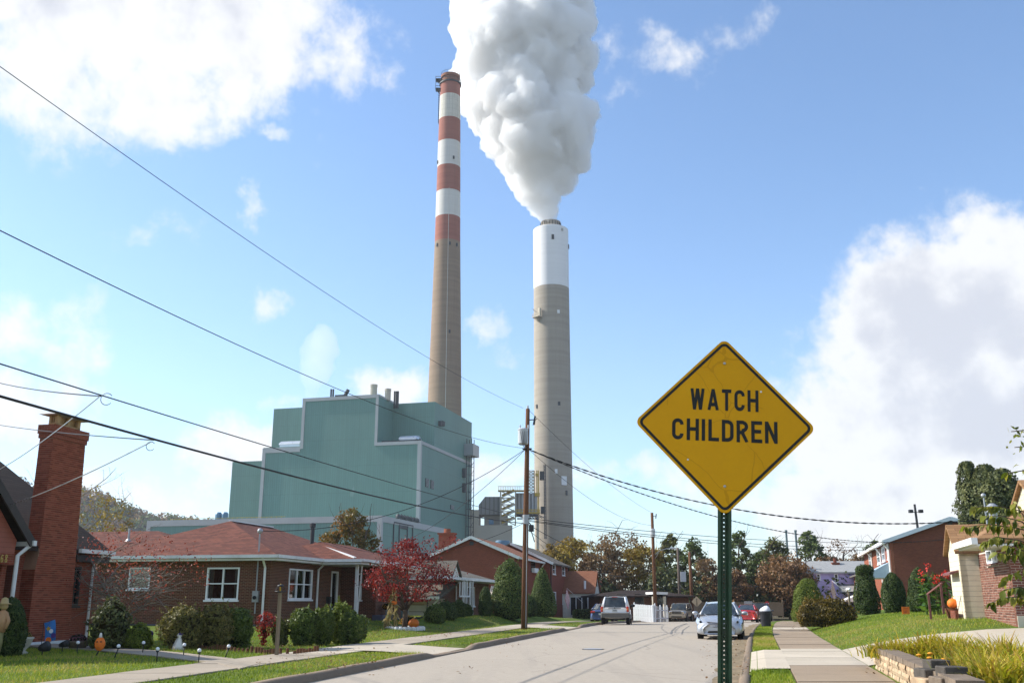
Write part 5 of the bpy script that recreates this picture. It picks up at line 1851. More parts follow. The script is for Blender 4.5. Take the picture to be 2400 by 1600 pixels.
for i in range(6):
 a=aw[0]+(aw[1]-aw[0])*i/6
 b=aw[0]+(aw[1]-aw[0])*(i+1)/6-0.04
 mb.add([(-0.02,a,aw[3]),(-0.02,b,aw[3]),(-0.75,b,aw[2]),(-0.75,a,aw[2]),(-0.75,b,aw[2]-0.2),(-0.75,a,aw[2]-0.2)],[(0,1,2,3),(3,2,4,5)])
H4.part(mb,'awning',plain('awning_cream',(0.62,0.52,0.42),0.6,0.3,var=0.1))
x_,_=H4.fx(1224,1400,-0.15)
H4.spout([(L4-0.3,-0.5,ZE4-0.2),(L4-0.3,-0.12,ZE4-0.7),(L4-0.3,-0.12,0)],0.07)
Y2=-1.0
x20,_=H4.fx(1288,1330,Y2)
x21,_=H4.fx(1331,1335,Y2)
_,z2e=H4.fx(1288,1318,Y2)
w7=win_on(H4,'y',Y2,1295,1302,1322,1345)
w8=win_on(H4,'y',Y2,1317,1324,1326,1348)
w9=win_on(H4,'y',Y2,1296,1303,1386,1417)
w10=win_on(H4,'y',Y2,1318,1325,1387,1415)
H4.wall('y',Y2,x20,x21,-0.6,z2e,0.25,MAT['brick_far'],[w7,w8,w9,w10])
for w in(w7,w8,w9,w10):
 H4.window('y',Y2,-1,*w,cols=1,rows=2,mat='white_vinyl',fw=0.09)
H4.wall('x',x20,Y2+0.26,WY,-0.6,z2e,0.25,MAT['brick_far'])
zpk=z2e+2.1
mb=MB();mb.extrude([(x20+0.01,Y2,z2e),(x20+0.01,Y2+WY/2,zpk-0.15),(x20+0.01,Y2+WY,z2e)],(0.2,0,0));H4.part(mb,'gable_wall','brick_far')
H4.gable(x20-0.3,x21+0.4,Y2-0.4,Y2+WY+0.4,z2e-0.02,zpk,'shingle_grey','x','roof')
mb=MB();mb.beam((x20-0.34,Y2+WY/2,zpk-0.1),(x20-0.34,Y2-0.45,z2e-0.12),0.06,0.24);H4.part(mb,'rake_board','white_trim')
H4.spout([(x20+0.25,Y2-0.1,z2e-0.1),(x20+0.25,Y2-0.1,-0.2)],0.06,'brown_trim')
H4.spout([(x21-0.15,Y2-0.1,z2e-0.1),(x21-0.15,Y2-0.1,-0.2)],0.06,'brown_trim')
# small white house with rust roof by the driveway
p=at(1392,1428,112.0)
H5=House('white_cottage','small white sided cottage with rust orange roof beyond the duplex','house',(p.x,p.y,0.2),RZ_LEFT)
_,z5e=H5.fy(1375,1388,0.0)
y5,_=H5.fy(1337,1400,0.0)
_,z5r=H5.fy(1365,1337,2.4)
H5.wall('x',0.0,0.0,y5+1.5,-0.6,z5e,0.2,MAT['siding_white'])
L5=5.2
H5.wall('y',0.0,0.21,L5,-0.6,z5e,0.2,MAT['siding_white'])
H5.gable(-0.25,L5+0.25,-0.2,y5+2.0,z5e,z5r,'shingle_rust','y','roof',0.12)
mb=MB();mb.extrude([(0.0,-0.01,z5e-0.05),(L5,-0.01,z5e-0.05),(L5/2,-0.01,z5r-0.12)],(0,0.15,0));H5.part(mb,'gable_wall','siding_white')
for k in(0.8,3.0):
 mb=MB();mb.box(k,k+1.5,-0.05,-0.02,-0.4,z5e-0.7);H5.part(mb,'garage_door','white_vinyl')
mb=MB();mb.box(2.2,3.0,-0.06,-0.02,z5e+0.7,z5e+1.9);H5.part(mb,'attic_window','window_glass')
yd,zd_=H5.fy(1357,1410,0)
mb=MB();mb.box(-0.06,-0.01,yd-1.0,yd+1.0,-0.3,1.6);dd=H5.part(mb,'side_window','window_glass')
mb=MB()
for i in range(4):
 a=yd-1.0+i*0.66
 mb.box(-0.09,-0.06,a-0.04,a+0.04,-0.3,1.6)
mb.build('glazing_bar',MAT['white_vinyl'],dd)
mb=MB();mb.tube([(0.3,1.0,z5e),(0.3,1.0,z5e+1.3)],0.12,6);H5.part(mb,'vent_pipe','white_vinyl')
p=at(1414,1428,122.0)
H5b=House('white_garage','narrow white gabled garage just behind the cottage','garage',(p.x,p.y,0.2),RZ_LEFT)
_,z5r=H5b.fx(1402,1356,0)
H5b.wall('y',0.0,-5.0,1.5,-0.6,z5r-2.2,0.2,MAT['siding_white'])
H5b.wall('x',-5.0,0.0,5.5,-0.6,z5r-2.2,0.2,MAT['siding_white'])
H5b.gable(-5.3,1.8,-0.2,6.0,z5r-2.2,z5r,'shingle_rust','y','roof',0.12)
mb=MB();mb.extrude([(-5.0,-0.01,z5r-2.25),(1.5,-0.01,z5r-2.25),(-1.75,-0.01,z5r-0.12)],(0,0.15,0));H5b.part(mb,'gable_wall','siding_white')
# dim bungalow behind the white fence
p=at(1440,1440,104.0)
H6=House('dim_bungalow','dark low bungalow with white porch posts behind the white fence','house',(p.x,p.y,0.1),0.12)
zt6=at(1500,1391,104).z
MB().box(-1.5,8,0,6,-0.5,zt6-0.4).build('wall',MAT['brick_brown'],H6.root)
H6.hip(-2.2,8.6,-0.8,6.8,zt6-0.3,zt6+0.3,'shingle_brown')
for x in(0.3,2.2,4.6):
 mb=MB();mb.box(x,x+1.0,-0.05,-0.01,0.4,2.0);H6.part(mb,'window','window_glass')
for x in(0.6,3.6,4.75):
 mb=MB();mb.box(x,x+0.25,-1.9,-1.65,-0.3,zt6-0.35);H6.part(mb,'porch_post','cream_wall')
mb=MB();mb.box(3.5,5.1,-2.4,0.5,zt6-0.15,zt6+0.08);H6.part(mb,'porch_roof','white_trim')
A_R=math.atan(0.27)
RZ_RIGHT=math.pi/2-A_R
# near brick house with white eave, cream gables behind
p=at(2305,1445,34.0)
H7=House('gabled_brick_house','brown brick house with white eave and cream gables behind the leafy branches','house',(p.x,p.y,p.z),RZ_RIGHT)
x7,_=H7.fx(2378,1400,0.0)
_,z7e=H7.fx(2290,1286,0.0)
xe1,ze1=H7.fx(2244,1281,1.0)
w11=win_on(H7,'y',0.0,2313,2337,1284,1320)
W7=H7.wall('y',0.0,x7+0.26,0.0,-0.4,ze1-0.12,-0.25,MAT['brick_pale_joint'],[w11])
H7.window('y',0.0,1,*w11,cols=2,rows=1,sill='brick_pale_joint')
H7.wall('x',x7,-9.0,0.0,-0.4,ze1-0.12,0.25,MAT['brick_pale_joint'],[(-3.4,-1.6,0.9,2.1)])
H7.window('x',x7,-1,-3.4,-1.6,0.9,2.1,cols=2,rows=1)
H7.wall('x',0.0,-2.2,-0.26,-0.4,ze1-0.12,-0.25,MAT['brick_pale_joint'])
mb=MB();mb.box(x7-0.05,x7-0.004,-9,0.0,-0.4,0.12);H7.part(mb,'footing','cream_wall')
xe1,ze1=H7.fx(2244,1281,1.0)
zE7=ze1-0.05
H7.hip(x7-0.9,xe1,-8.0,1.0,zE7+0.14,zE7+1.7,'shingle_tan',axis='y',inset=3.0)
H7.gutter([(x7-0.95,1.06,zE7+0.06),(xe1,1.06,zE7+0.06)],0.17)
mb=MB();mb.box(x7-0.85,xe1-0.05,0.01,0.98,zE7-0.08,zE7-0.02);H7.part(mb,'soffit','white_trim')
_,zg7=H7.fx(2230,1226,-1.6)
PX=2.6
H7.wall('y',-1.8,0.0,xg0+0.1,-0.4,zE7,-0.2,MAT['siding_cream'],(),'porch_wall')
mb=MB();mb.box(0.05,0.6,-1.75,-1.72,0.1,1.5);mb.box(0.1,0.55,-1.70,-1.68,0.2,0.8);H7.part(mb,'porch_door','window_glass_sky')
xg0,_=H7.fx(2251,1330,0.6)
xg1,_=H7.fx(2226,1330,0.6)
H7.wall('x',xg0,-6.0,0.6,-0.4,zE7+0.1,0.2,MAT['siding_cream'],(),'gable_side')
H7.wall('y',0.6,xg0,xg1,-0.4,zE7+0.1,-0.2,MAT['siding_cream'],(),'gable_front')
_,zpk7=H7.fx(2231,1227,0.6)
xm=(xg0+xg1)/2
mb=MB();mb.extrude([(xg0,0.59,zE7+0.1),(xg1,0.59,zE7+0.1),(xm,0.59,zpk7-0.1)],(0,-0.2,0));H7.part(mb,'gable_wall','siding_cream')
H7.gable(xg0-0.2,xg1+0.2,-7.0,0.75,zE7+0.02,zpk7,'shingle_tan','y','gable_roof',0.1)
_,zpk8=H7.fx(2266,1190,-2.2)
H7.gable(-2.8,6.2,-12.0,-2.0,zE7+0.6,zpk8,'shingle_tan','y','main_roof',0.12)
mb=MB();mb.extrude([(-2.6,-2.15,zE7+0.5),(6.0,-2.15,zE7+0.5),(1.7,-2.15,zpk8-0.12)],(0,-0.2,0));H7.part(mb,'gable_wall','siding_cream')
mb=MB();mb.add([(0.1,-0.2,zE7-0.35),(1.5,-0.2,zE7-0.35),(1.6,0.9,zE7-0.68),(0.0,0.9,zE7-0.68),(0.1,-0.2,zE7-0.40),(1.5,-0.2,zE7-0.40),(1.6,0.9,zE7-0.76),(0.0,0.9,zE7-0.76)],[(0,1,2,3),(7,6,5,4),(3,2,6,7),(0,3,7,4),(1,5,6,2)])
H7.part(mb,'porch_awning',plain('maroon_metal',(0.18,0.07,0.065),0.5,0.35,var=0.15))
mb=MB();mb.box(0.1,1.3,0.75,0.85,-0.35,0.2);H7.part(mb,'porch_base','brick_dark')
x_,z_=H7.fx(2318,1215,-3.0)
mb=MB();mb.lathe([(0.18,-0.5),(0.18,0.25),(0.28,0.3),(0.28,0.55),(0.1,0.7)],12,(x_,-3.2,z_));H7.part(mb,'roof_ventilator','galvanised')
x_,z_=H7.fx(2306,1160,-4.5)
mb=MB();mb.tube([(x_,-4.5,z_-2.6),(x_+0.15,-4.5,z_-0.1)],0.04,6);mb.ball((x_+0.15,-4.5,z_),0.13,10,6);H7.part(mb,'service_mast','galvanised')
mb=MB();mb.beam((1.2,1.5,-0.1),(1.2,1.5,0.75),0.07);mb.beam((0.2,1.2,0.1),(0.2,1.2,1.1),0.07);mb.beam((1.3,1.53,0.75),(0.1,1.17,1.12),0.05);H7.part(mb,'hand_rail','maroon_metal')
# two-storey brick row house
p=at(2101,1440,80.0)
H8=House('row_house','two storey brick row house with plain gable wall and white gutters','house',(p.x,p.y,0.9),RZ_RIGHT)
_,z8e=H8.fx(2101,1257,0.0)
y8,z8r=H8.fy(2226,1213,0.0)
L8,_=H8.fx(2024,1300,0.0)
W8=2*y8
hol,wins=[],[]
for u0,u1,v0,v1 in((2081,2090,1271,1309),(2068,2075,1279,1316),(2057,2064,1286,1322),(2038,2045,1295,1330)):
 w=win_on(H8,'y',0.0,u0,u1,v0,v1)
 hol.append(w)
hol[0]=(0.45,1.9)+hol[0][2:]
H8.wall('y',0.0,0.0,L8,-0.8,z8e,-0.25,MAT['brick_orange'],hol)  # orange brick carries the sunlit tone of the street front
hol[0]=(0.45,1.9)+hol[0][2:]
for w in hol:
 H8.window('y',0.0,1,*w,cols=1,rows=2,mat='white_vinyl',fw=0.16,proud=0.08)
H8.wall('x',0.0,W8,-0.26,-0.8,z8e,0.25,MAT['brick_dark'])  # darker copy of the brick, shade of the gable side put into colour
mb=MB();mb.extrude([(0.0,-0.0,z8e),(0.0,W8,z8e),(0.0,y8,z8r-0.12)],(0.22,0,0));H8.part(mb,'gable_wall','brick_dark')
H8.gable(-0.3,L8+0.3,W8-0.35,0.45,z8e,z8r+0.06,'shingle_grey','x')
mb=MB();mb.beam((-0.34,y8,z8r-0.06),(-0.34,0.5,z8e-0.12),0.06,0.3);mb.beam((-0.34,y8,z8r-0.06),(-0.34,W8-0.4,z8e-0.12),0.06,0.3);H8.part(mb,'rake_board',plain('blue_white',(0.55,0.62,0.68),0.5,0.3,var=0.06))
H8.gutter([(-0.3,0.5,z8e-0.12),(L8+0.3,0.5,z8e-0.12)],0.22)
H8.spout([(0.25,0.5,z8e-0.15),(0.25,0.1,z8e-0.7),(0.25,0.1,-0.5)],0.1)
for f in(0.28,0.62):
 H8.spout([(L8*f,0.5,z8e-0.15),(L8*f,0.1,z8e-0.7),(L8*f,0.1,0)],0.09)
wv=win_on(H8,'x',0.0,2221,2232,1220,1235)
mb=MB();mb.box(-0.06,-0.01,wv[0],wv[1],wv[2],wv[3]);H8.part(mb,'gable_vent','dark_steel')
_,za0=H8.fx(2098,1312,0.0)
_,za1=H8.fx(2098,1334,2.2)
mb=MB();mb.add([(0.4,0.05,za0),(7.0,0.05,za0),(7.0,2.4,za1),(0.4,2.4,za1),(0.4,0.05,za1),(7.0,0.05,za1)],[(0,1,2,3),(0,3,4),(1,5,2),(4,3,2,5)]);H8.part(mb,'porch_awning',plain('awning_blue',(0.38,0.48,0.56),0.5,0.3,var=0.08))
for x in(0.7,1.3,6.6):
 mb=MB();mb.box(x-0.06,x+0.06,2.2,2.32,-0.6,za1-0.02);H8.part(mb,'porch_post','dark_iron')
mb=MB();mb.box(3.2,5.8,0.02,0.06,-0.6,za1-0.4);H8.part(mb,'porch_screen','white_vinyl')
mb=MB();mb.box(0.3,7.0,0.02,2.6,-0.8,-0.4);H8.part(mb,'porch_floor','cream_wall')
zl=z8e*0.62
xa=L8+0.6
hol=[]
for i in range(2):
 a=xa+2.5+i*4.5
 hol.append((a,a+1.6,zl-1.7,zl-0.4))
H8.wall('y',0.4,xa,xa+12,-0.8,zl,-0.25,MAT['brick_orange'],hol,'wing_wall')
for w in hol:
 H8.window('y',0.4,1,*w,cols=1,rows=2,fw=0.14)
H8.gable(xa-0.3,xa+12.3,-7,0.9,zl,zl+1.4,'shingle_grey','x','wing_roof')
mb=MB();mb.add([(xa,0.45,zl-2.0),(xa+12,0.45,zl-2.0),(xa+12,2.6,zl-2.8),(xa,2.6,zl-2.8),(xa,0.45,zl-2.9),(xa+12,0.45,zl-2.9)],[(0,1,2,3),(0,3,4),(1,5,2),(4,3,2,5)]);H8.part(mb,'wing_awning','white_trim')
for i in range(5):
 mb=MB();mb.box(xa+0.3+i*2.8,xa+0.55+i*2.8,2.3,2.5,-0.6,zl-2.85);H8.part(mb,'porch_post','white_vinyl')
# lilac house
p=at(1906,1400,118.0)
H9=House('lilac_house','lilac sided house with pale roof beyond the round spruce','house',(p.x,p.y,0.3),-0.10)
def c9(u,v):
 q=at(u,v,118.0)
 return q.x-p.x,q.z-0.3
x9,z9=c9(1990,1340)
_,z9r=c9(1950,1322)
_,z9m=c9(1950,1370)
hol=[]
for u0,u1,v0,v1 in((1913,1923,1344,1358),(1953,1964,1344,1365)):
 a,zt_=c9(u0,v0);b,zb_=c9(u1,v1)
 hol.append((a,b,zb_,zt_))
H9.wall('y',0.0,0.0,x9+4,-1.0,z9,0.25,MAT['siding_lilac'],hol)
for w in hol:
 H9.window('y',0.0,-1,*w,cols=1,rows=2,fw=0.1)
H9.gable(-0.8,x9+4.4,-0.4,7.0,z9,z9r+0.5,'shingle_pale','x')
mb=MB();mb.extrude([(-0.02,0,z9-4),(-0.02,0,z9),(-0.02,3.3,z9r+0.3),(-0.02,6.6,z9),(-0.02,6.6,z9-4)],(0.2,0,0));H9.part(mb,'end_wall','siding_white')
mb=MB();mb.add([(3.0,-0.05,z9m+0.1),(x9+3,-0.05,z9m+0.1),(x9+3,-2.6,z9m-0.75),(3.0,-2.6,z9m-0.75),(3,-0.05,z9m-0.9),(x9+3,-0.05,z9m-0.9)],[(0,3,2,1),(0,4,3),(1,2,5),(4,5,2,3)]);H9.part(mb,'porch_roof','shingle_pale')
xc,zc_=c9(1966,1316)
mb=MB();mb.box(xc-0.45,xc+0.45,2.0,2.9,z9,zc_);mb.lathe([(0.2,0),(0.2,0.5)],8,(xc,2.45,zc_));H9.part(mb,'chimney','brick_dark')
# trees, shrubs, flowers
def on_ground(u,v):
 a,b=ray(u,v)
 y0=y1=9.0
 while y1<125 and EYE+b*y1>gz(a*y1,y1):
  y0,y1=y1,y1+0.4
 for _ in range(14):
  ym=(y0+y1)/2
  if EYE+b*ym>gz(a*ym,ym):
   y0=ym
  else:
   y1=ym
 return Vector((a*y1,y1,gz(a*y1,y1)))
def stand(u,Y,v=1420):
 a,_=ray(u,v)
 return Vector((a*Y,Y,gz(a*Y,Y)))
def h_of(v,Y):
 return EYE+ray(1200,v)[1]*Y
leaf_mat('leaf_yew',[(0.012,0.024,0.006),(0.024,0.044,0.010),(0.046,0.072,0.015),(0.09,0.11,0.025)],0.15,0.6)
leaf_mat('leaf_yew_light',[(0.024,0.042,0.011),(0.048,0.078,0.017),(0.085,0.12,0.026),(0.15,0.17,0.042)],0.18,0.6)
leaf_mat('leaf_spruce',[(0.035,0.055,0.008),(0.07,0.10,0.012),(0.12,0.15,0.018),(0.18,0.20,0.03)],0.2,0.6)
leaf_mat('leaf_privet',[(0.024,0.044,0.009),(0.05,0.08,0.015),(0.095,0.13,0.024),(0.18,0.20,0.05)],0.3,0.4)
leaf_mat('leaf_olive',[(0.055,0.05,0.016),(0.095,0.085,0.024),(0.14,0.13,0.034),(0.25,0.19,0.065)],0.25,0.55)
leaf_mat('leaf_bronze',[(0.03,0.03,0.008),(0.07,0.052,0.012),(0.14,0.095,0.014),(0.22,0.15,0.02)],0.25,0.5)
leaf_mat('leaf_red',[(0.045,0.008,0.008),(0.12,0.013,0.012),(0.22,0.024,0.02),(0.34,0.06,0.045)],0.35,0.45)
leaf_mat('leaf_dogwood',[(0.10,0.03,0.02),(0.20,0.04,0.03),(0.30,0.07,0.05),(0.34,0.16,0.06)],0.3,0.5)
leaf_mat('leaf_turning',[(0.04,0.045,0.014),(0.075,0.075,0.02),(0.14,0.09,0.025),(0.24,0.095,0.03)],0.3,0.5)
leaf_mat('leaf_gold',[(0.10,0.065,0.018),(0.17,0.11,0.025),(0.22,0.165,0.03),(0.30,0.235,0.045)],0.3,0.5)
leaf_mat('leaf_brown',[(0.075,0.05,0.028),(0.125,0.08,0.042),(0.17,0.105,0.052),(0.21,0.145,0.06)],0.25,0.6)
leaf_mat('leaf_rust',[(0.085,0.05,0.026),(0.14,0.08,0.04),(0.19,0.105,0.05),(0.24,0.15,0.07)],0.25,0.6)
leaf_mat('leaf_pine',[(0.03,0.048,0.015),(0.06,0.085,0.024),(0.10,0.13,0.034),(0.15,0.175,0.05)],0.15,0.6)
leaf_mat('leaf_moss',[(0.035,0.045,0.012),(0.065,0.075,0.018),(0.10,0.105,0.025),(0.16,0.15,0.04)],0.25,0.6)
leaf_mat('leaf_arbor',[(0.026,0.036,0.014),(0.05,0.062,0.021),(0.08,0.09,0.028),(0.13,0.13,0.045)],0.15,0.6)
leaf_mat('leaf_cherry',[(0.05,0.07,0.01),(0.10,0.12,0.016),(0.17,0.18,0.025),(0.26,0.23,0.045)],0.45,0.4)
leaf_mat('leaf_canna',[(0.02,0.05,0.008),(0.04,0.09,0.014),(0.07,0.14,0.02),(0.12,0.19,0.04)],0.3,0.4)
leaf_mat('leaf_lily',[(0.08,0.11,0.012),(0.20,0.22,0.018),(0.36,0.32,0.025),(0.42,0.32,0.05),(0.30,0.16,0.05)],0.35,0.5)
leaf_mat('leaf_corn',[(0.04,0.07,0.015),(0.15,0.13,0.05),(0.32,0.25,0.12),(0.40,0.33,0.19)],0.3,0.7)
leaf_mat('petal_orange',[(0.28,0.10,0.01),(0.40,0.17,0.015),(0.45,0.24,0.02)],0.2,0.6)
leaf_mat('petal_red',[(0.40,0.02,0.015),(0.55,0.035,0.03),(0.62,0.08,0.05)],0.3,0.5)
leaf_mat('petal_mauve',[(0.07,0.03,0.05),(0.14,0.05,0.07),(0.22,0.09,0.1)],0.2,0.6)
DG,BG=MAT['dark_growth'],MAT['brown_growth']
def cone_prof(r,h,k=1.0):
 return[(r*0.72,0.0),(r*0.92,0.06*h),(r,0.16*h),(r*0.94,0.32*h),(r*0.80,0.5*h),(r*0.58*k,0.7*h),(r*0.34*k,0.87*h),(r*0.15*k,0.96*h),(0.02,h)]
def egg_prof(r,h):
 return[(r*0.75,0.0),(r*0.95,0.12*h),(r,0.35*h),(r*0.95,0.55*h),(r*0.78,0.75*h),(r*0.5,0.9*h),(r*0.25,0.97*h),(0.02,h)]
def place(u,v0,v1,w,zc=None):
 p=on_ground(u,v1)
 h=h_of(v0,p.y)-p.z
 r=px_m(w/2,v1,p.y)
 return p,h,r
p,h,r=place(1193,1306,1449,92)
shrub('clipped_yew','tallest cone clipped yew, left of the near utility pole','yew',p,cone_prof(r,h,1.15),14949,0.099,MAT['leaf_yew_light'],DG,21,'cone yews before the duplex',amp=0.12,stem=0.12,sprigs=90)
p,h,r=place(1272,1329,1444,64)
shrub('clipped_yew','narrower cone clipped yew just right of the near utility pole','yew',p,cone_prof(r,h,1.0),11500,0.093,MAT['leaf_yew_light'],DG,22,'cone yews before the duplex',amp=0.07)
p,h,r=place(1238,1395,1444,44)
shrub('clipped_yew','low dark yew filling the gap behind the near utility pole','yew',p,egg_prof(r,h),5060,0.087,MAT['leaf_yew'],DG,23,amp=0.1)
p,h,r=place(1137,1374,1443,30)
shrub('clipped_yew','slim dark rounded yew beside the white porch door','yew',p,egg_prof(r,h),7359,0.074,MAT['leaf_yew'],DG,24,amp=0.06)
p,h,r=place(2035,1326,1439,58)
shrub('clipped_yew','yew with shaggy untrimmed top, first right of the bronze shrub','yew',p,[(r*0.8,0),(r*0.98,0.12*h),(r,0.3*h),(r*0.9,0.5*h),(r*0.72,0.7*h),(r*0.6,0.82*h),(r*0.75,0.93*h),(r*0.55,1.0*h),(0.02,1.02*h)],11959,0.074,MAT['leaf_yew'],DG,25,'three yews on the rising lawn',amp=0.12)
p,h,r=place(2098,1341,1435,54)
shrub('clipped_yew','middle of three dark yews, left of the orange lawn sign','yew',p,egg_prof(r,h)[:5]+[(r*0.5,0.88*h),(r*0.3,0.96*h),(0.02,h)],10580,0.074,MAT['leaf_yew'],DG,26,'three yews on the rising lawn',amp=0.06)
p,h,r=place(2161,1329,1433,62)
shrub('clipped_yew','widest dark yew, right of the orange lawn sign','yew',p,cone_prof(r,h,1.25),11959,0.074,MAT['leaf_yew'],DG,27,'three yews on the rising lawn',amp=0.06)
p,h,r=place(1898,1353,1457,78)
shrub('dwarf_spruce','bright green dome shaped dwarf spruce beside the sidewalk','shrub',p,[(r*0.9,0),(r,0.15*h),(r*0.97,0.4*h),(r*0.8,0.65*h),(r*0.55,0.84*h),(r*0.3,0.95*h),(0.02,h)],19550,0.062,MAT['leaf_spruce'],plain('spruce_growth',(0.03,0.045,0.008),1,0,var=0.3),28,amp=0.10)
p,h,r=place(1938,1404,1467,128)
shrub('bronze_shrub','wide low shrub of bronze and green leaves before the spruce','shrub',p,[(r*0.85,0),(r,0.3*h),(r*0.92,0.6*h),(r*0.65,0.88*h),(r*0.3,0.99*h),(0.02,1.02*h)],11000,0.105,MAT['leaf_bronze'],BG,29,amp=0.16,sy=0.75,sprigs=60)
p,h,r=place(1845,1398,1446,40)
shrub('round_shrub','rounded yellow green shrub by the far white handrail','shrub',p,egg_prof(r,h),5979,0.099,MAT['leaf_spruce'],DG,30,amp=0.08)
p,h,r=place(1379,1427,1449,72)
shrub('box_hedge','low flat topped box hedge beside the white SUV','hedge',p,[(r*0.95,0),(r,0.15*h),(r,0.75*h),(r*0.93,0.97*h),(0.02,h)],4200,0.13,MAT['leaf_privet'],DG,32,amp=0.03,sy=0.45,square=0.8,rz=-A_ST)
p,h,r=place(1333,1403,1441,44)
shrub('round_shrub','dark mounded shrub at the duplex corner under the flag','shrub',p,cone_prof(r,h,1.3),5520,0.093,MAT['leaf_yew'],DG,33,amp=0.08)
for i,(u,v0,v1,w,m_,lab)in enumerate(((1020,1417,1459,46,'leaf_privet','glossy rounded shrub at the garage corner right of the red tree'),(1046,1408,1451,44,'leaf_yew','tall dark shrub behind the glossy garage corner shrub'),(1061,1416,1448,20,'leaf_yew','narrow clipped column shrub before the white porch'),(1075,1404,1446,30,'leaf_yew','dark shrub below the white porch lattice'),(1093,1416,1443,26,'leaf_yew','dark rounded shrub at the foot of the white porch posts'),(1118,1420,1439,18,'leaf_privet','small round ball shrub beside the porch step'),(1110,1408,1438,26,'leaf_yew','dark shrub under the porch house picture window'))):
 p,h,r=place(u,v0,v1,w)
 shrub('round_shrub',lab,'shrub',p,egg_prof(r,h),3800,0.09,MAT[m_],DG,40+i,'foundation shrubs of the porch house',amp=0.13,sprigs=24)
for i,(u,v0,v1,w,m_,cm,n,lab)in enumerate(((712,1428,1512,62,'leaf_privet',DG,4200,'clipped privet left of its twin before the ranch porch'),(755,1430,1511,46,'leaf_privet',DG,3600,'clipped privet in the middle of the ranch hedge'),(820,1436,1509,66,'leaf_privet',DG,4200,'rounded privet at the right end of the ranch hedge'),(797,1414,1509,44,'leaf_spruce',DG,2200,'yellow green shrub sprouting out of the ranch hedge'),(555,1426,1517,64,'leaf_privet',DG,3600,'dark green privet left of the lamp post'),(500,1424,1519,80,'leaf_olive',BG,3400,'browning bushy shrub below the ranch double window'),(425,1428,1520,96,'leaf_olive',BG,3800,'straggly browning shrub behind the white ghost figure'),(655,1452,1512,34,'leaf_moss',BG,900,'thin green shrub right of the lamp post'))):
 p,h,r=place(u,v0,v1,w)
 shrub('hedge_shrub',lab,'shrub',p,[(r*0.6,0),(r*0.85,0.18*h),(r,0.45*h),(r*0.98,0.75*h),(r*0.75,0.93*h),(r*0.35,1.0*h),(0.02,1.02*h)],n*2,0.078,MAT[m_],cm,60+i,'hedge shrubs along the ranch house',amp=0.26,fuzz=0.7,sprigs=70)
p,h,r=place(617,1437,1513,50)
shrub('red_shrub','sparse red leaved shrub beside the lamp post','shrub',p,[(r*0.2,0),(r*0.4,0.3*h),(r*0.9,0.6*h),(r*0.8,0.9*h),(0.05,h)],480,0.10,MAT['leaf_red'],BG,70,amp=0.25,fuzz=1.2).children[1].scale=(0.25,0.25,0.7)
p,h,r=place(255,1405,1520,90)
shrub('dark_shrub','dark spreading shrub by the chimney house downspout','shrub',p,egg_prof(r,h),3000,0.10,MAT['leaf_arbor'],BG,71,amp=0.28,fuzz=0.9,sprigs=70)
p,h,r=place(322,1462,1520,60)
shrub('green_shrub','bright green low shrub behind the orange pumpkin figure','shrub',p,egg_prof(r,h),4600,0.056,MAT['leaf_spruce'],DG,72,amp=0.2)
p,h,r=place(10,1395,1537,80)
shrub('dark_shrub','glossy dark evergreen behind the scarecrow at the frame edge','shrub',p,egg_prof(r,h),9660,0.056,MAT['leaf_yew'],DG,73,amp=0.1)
p=on_ground(948,1473)
RT=p.copy()
H=h_of(1262,p.y)-p.z
rt=thing('red_tree','small tree with dense crimson leaves in a white edged bed','tree',p)
rng=np.random.RandomState(77)
mb=MB()
tips=[]
def limb(pts,r0,r1,n=6):
 k=len(pts)
 mb.tube(pts,[r0+(r1-r0)*i/(k-1)for i in range(k)],n)
limb([(0,0,-0.2),(0.02,0,0.5),(0.03,0,1.05)],0.14,0.11,8)
ang=[(0.05,1.0,2.1),(2.7,1.15,1.55),(0.35,1.25,1.6),(3.6,0.95,1.9),(5.3,1.0,1.9),(1.6,1.0,2.0),(4.4,0.9,1.7)]
for a,out,up in ang:
 prev=Vector((0.03,0,0.75+0.25*rng.uniform()))
 d=Vector((math.cos(a),math.sin(a)*0.9,0))
 pts=[prev]
 for k in range(1,6):
  f=k/5
  pts.append(prev+d*(out*f**0.8*1.35)+Vector((rng.normal()*0.06,rng.normal()*0.06,up*f)))
 limb(pts,0.075,0.018)
 for k in range(2,6):
  for _ in range(3):
   q=pts[k]
   e=q+Vector((rng.normal()*0.55,rng.normal()*0.55,abs(rng.normal())*0.4-0.05))
   mb.tube([q,(q+e)/2+Vector((0,0,0.05)),e],[0.02,0.013,0.005],4)
   tips.append(e)
mb.build('trunk',MAT['bark'],rt,uv=False,smooth=True)
N_=7600
RW=px_m(108,1380,p.y)
cl=[]
for _ in range(150):
 th=rng.uniform(0,6.283)
 s=rng.uniform(-1,1)
 rr=math.sqrt(max(0,1-s*s))*rng.uniform(0.5,1.0)
 zz=H*(0.60+0.40*s*0.86)
 wid=RW*(1.0 if s<0.1 else 1.0-0.55*s)
 if s<-0.45:
  wid*=0.85
 cl.append((math.cos(th)*rr*wid,math.sin(th)*rr*wid,zz))
for dx,zf in((0.45,0.97),(0.1,0.97),(0.75,0.93),(-0.5,0.86),(0.6,0.88),(1.0,0.99)):
 cl.append((RW*dx,rng.normal()*0.3,H*zf))
cl=np.array(cl)
k=rng.randint(0,len(cl),N_)
off=rng.normal(size=(N_,3))*np.array([0.24,0.24,0.12])
C=cl[k]+off
keep=C[:,2]>H*0.30
C=C[keep]
tone=rng.uniform(0.1,0.8,len(cl))[k][keep]
sz=0.105*rng.uniform(0.6,1.3,len(C))
me=leaf_mesh('crown',C,rng.normal(size=(len(C),3))+np.array([0,0,0.8]),sz,sz*0.7,np.clip(tone*0.6+0.4*rng.uniform(0,1,len(C)),0,1),MAT['leaf_red'],rng,0.6)
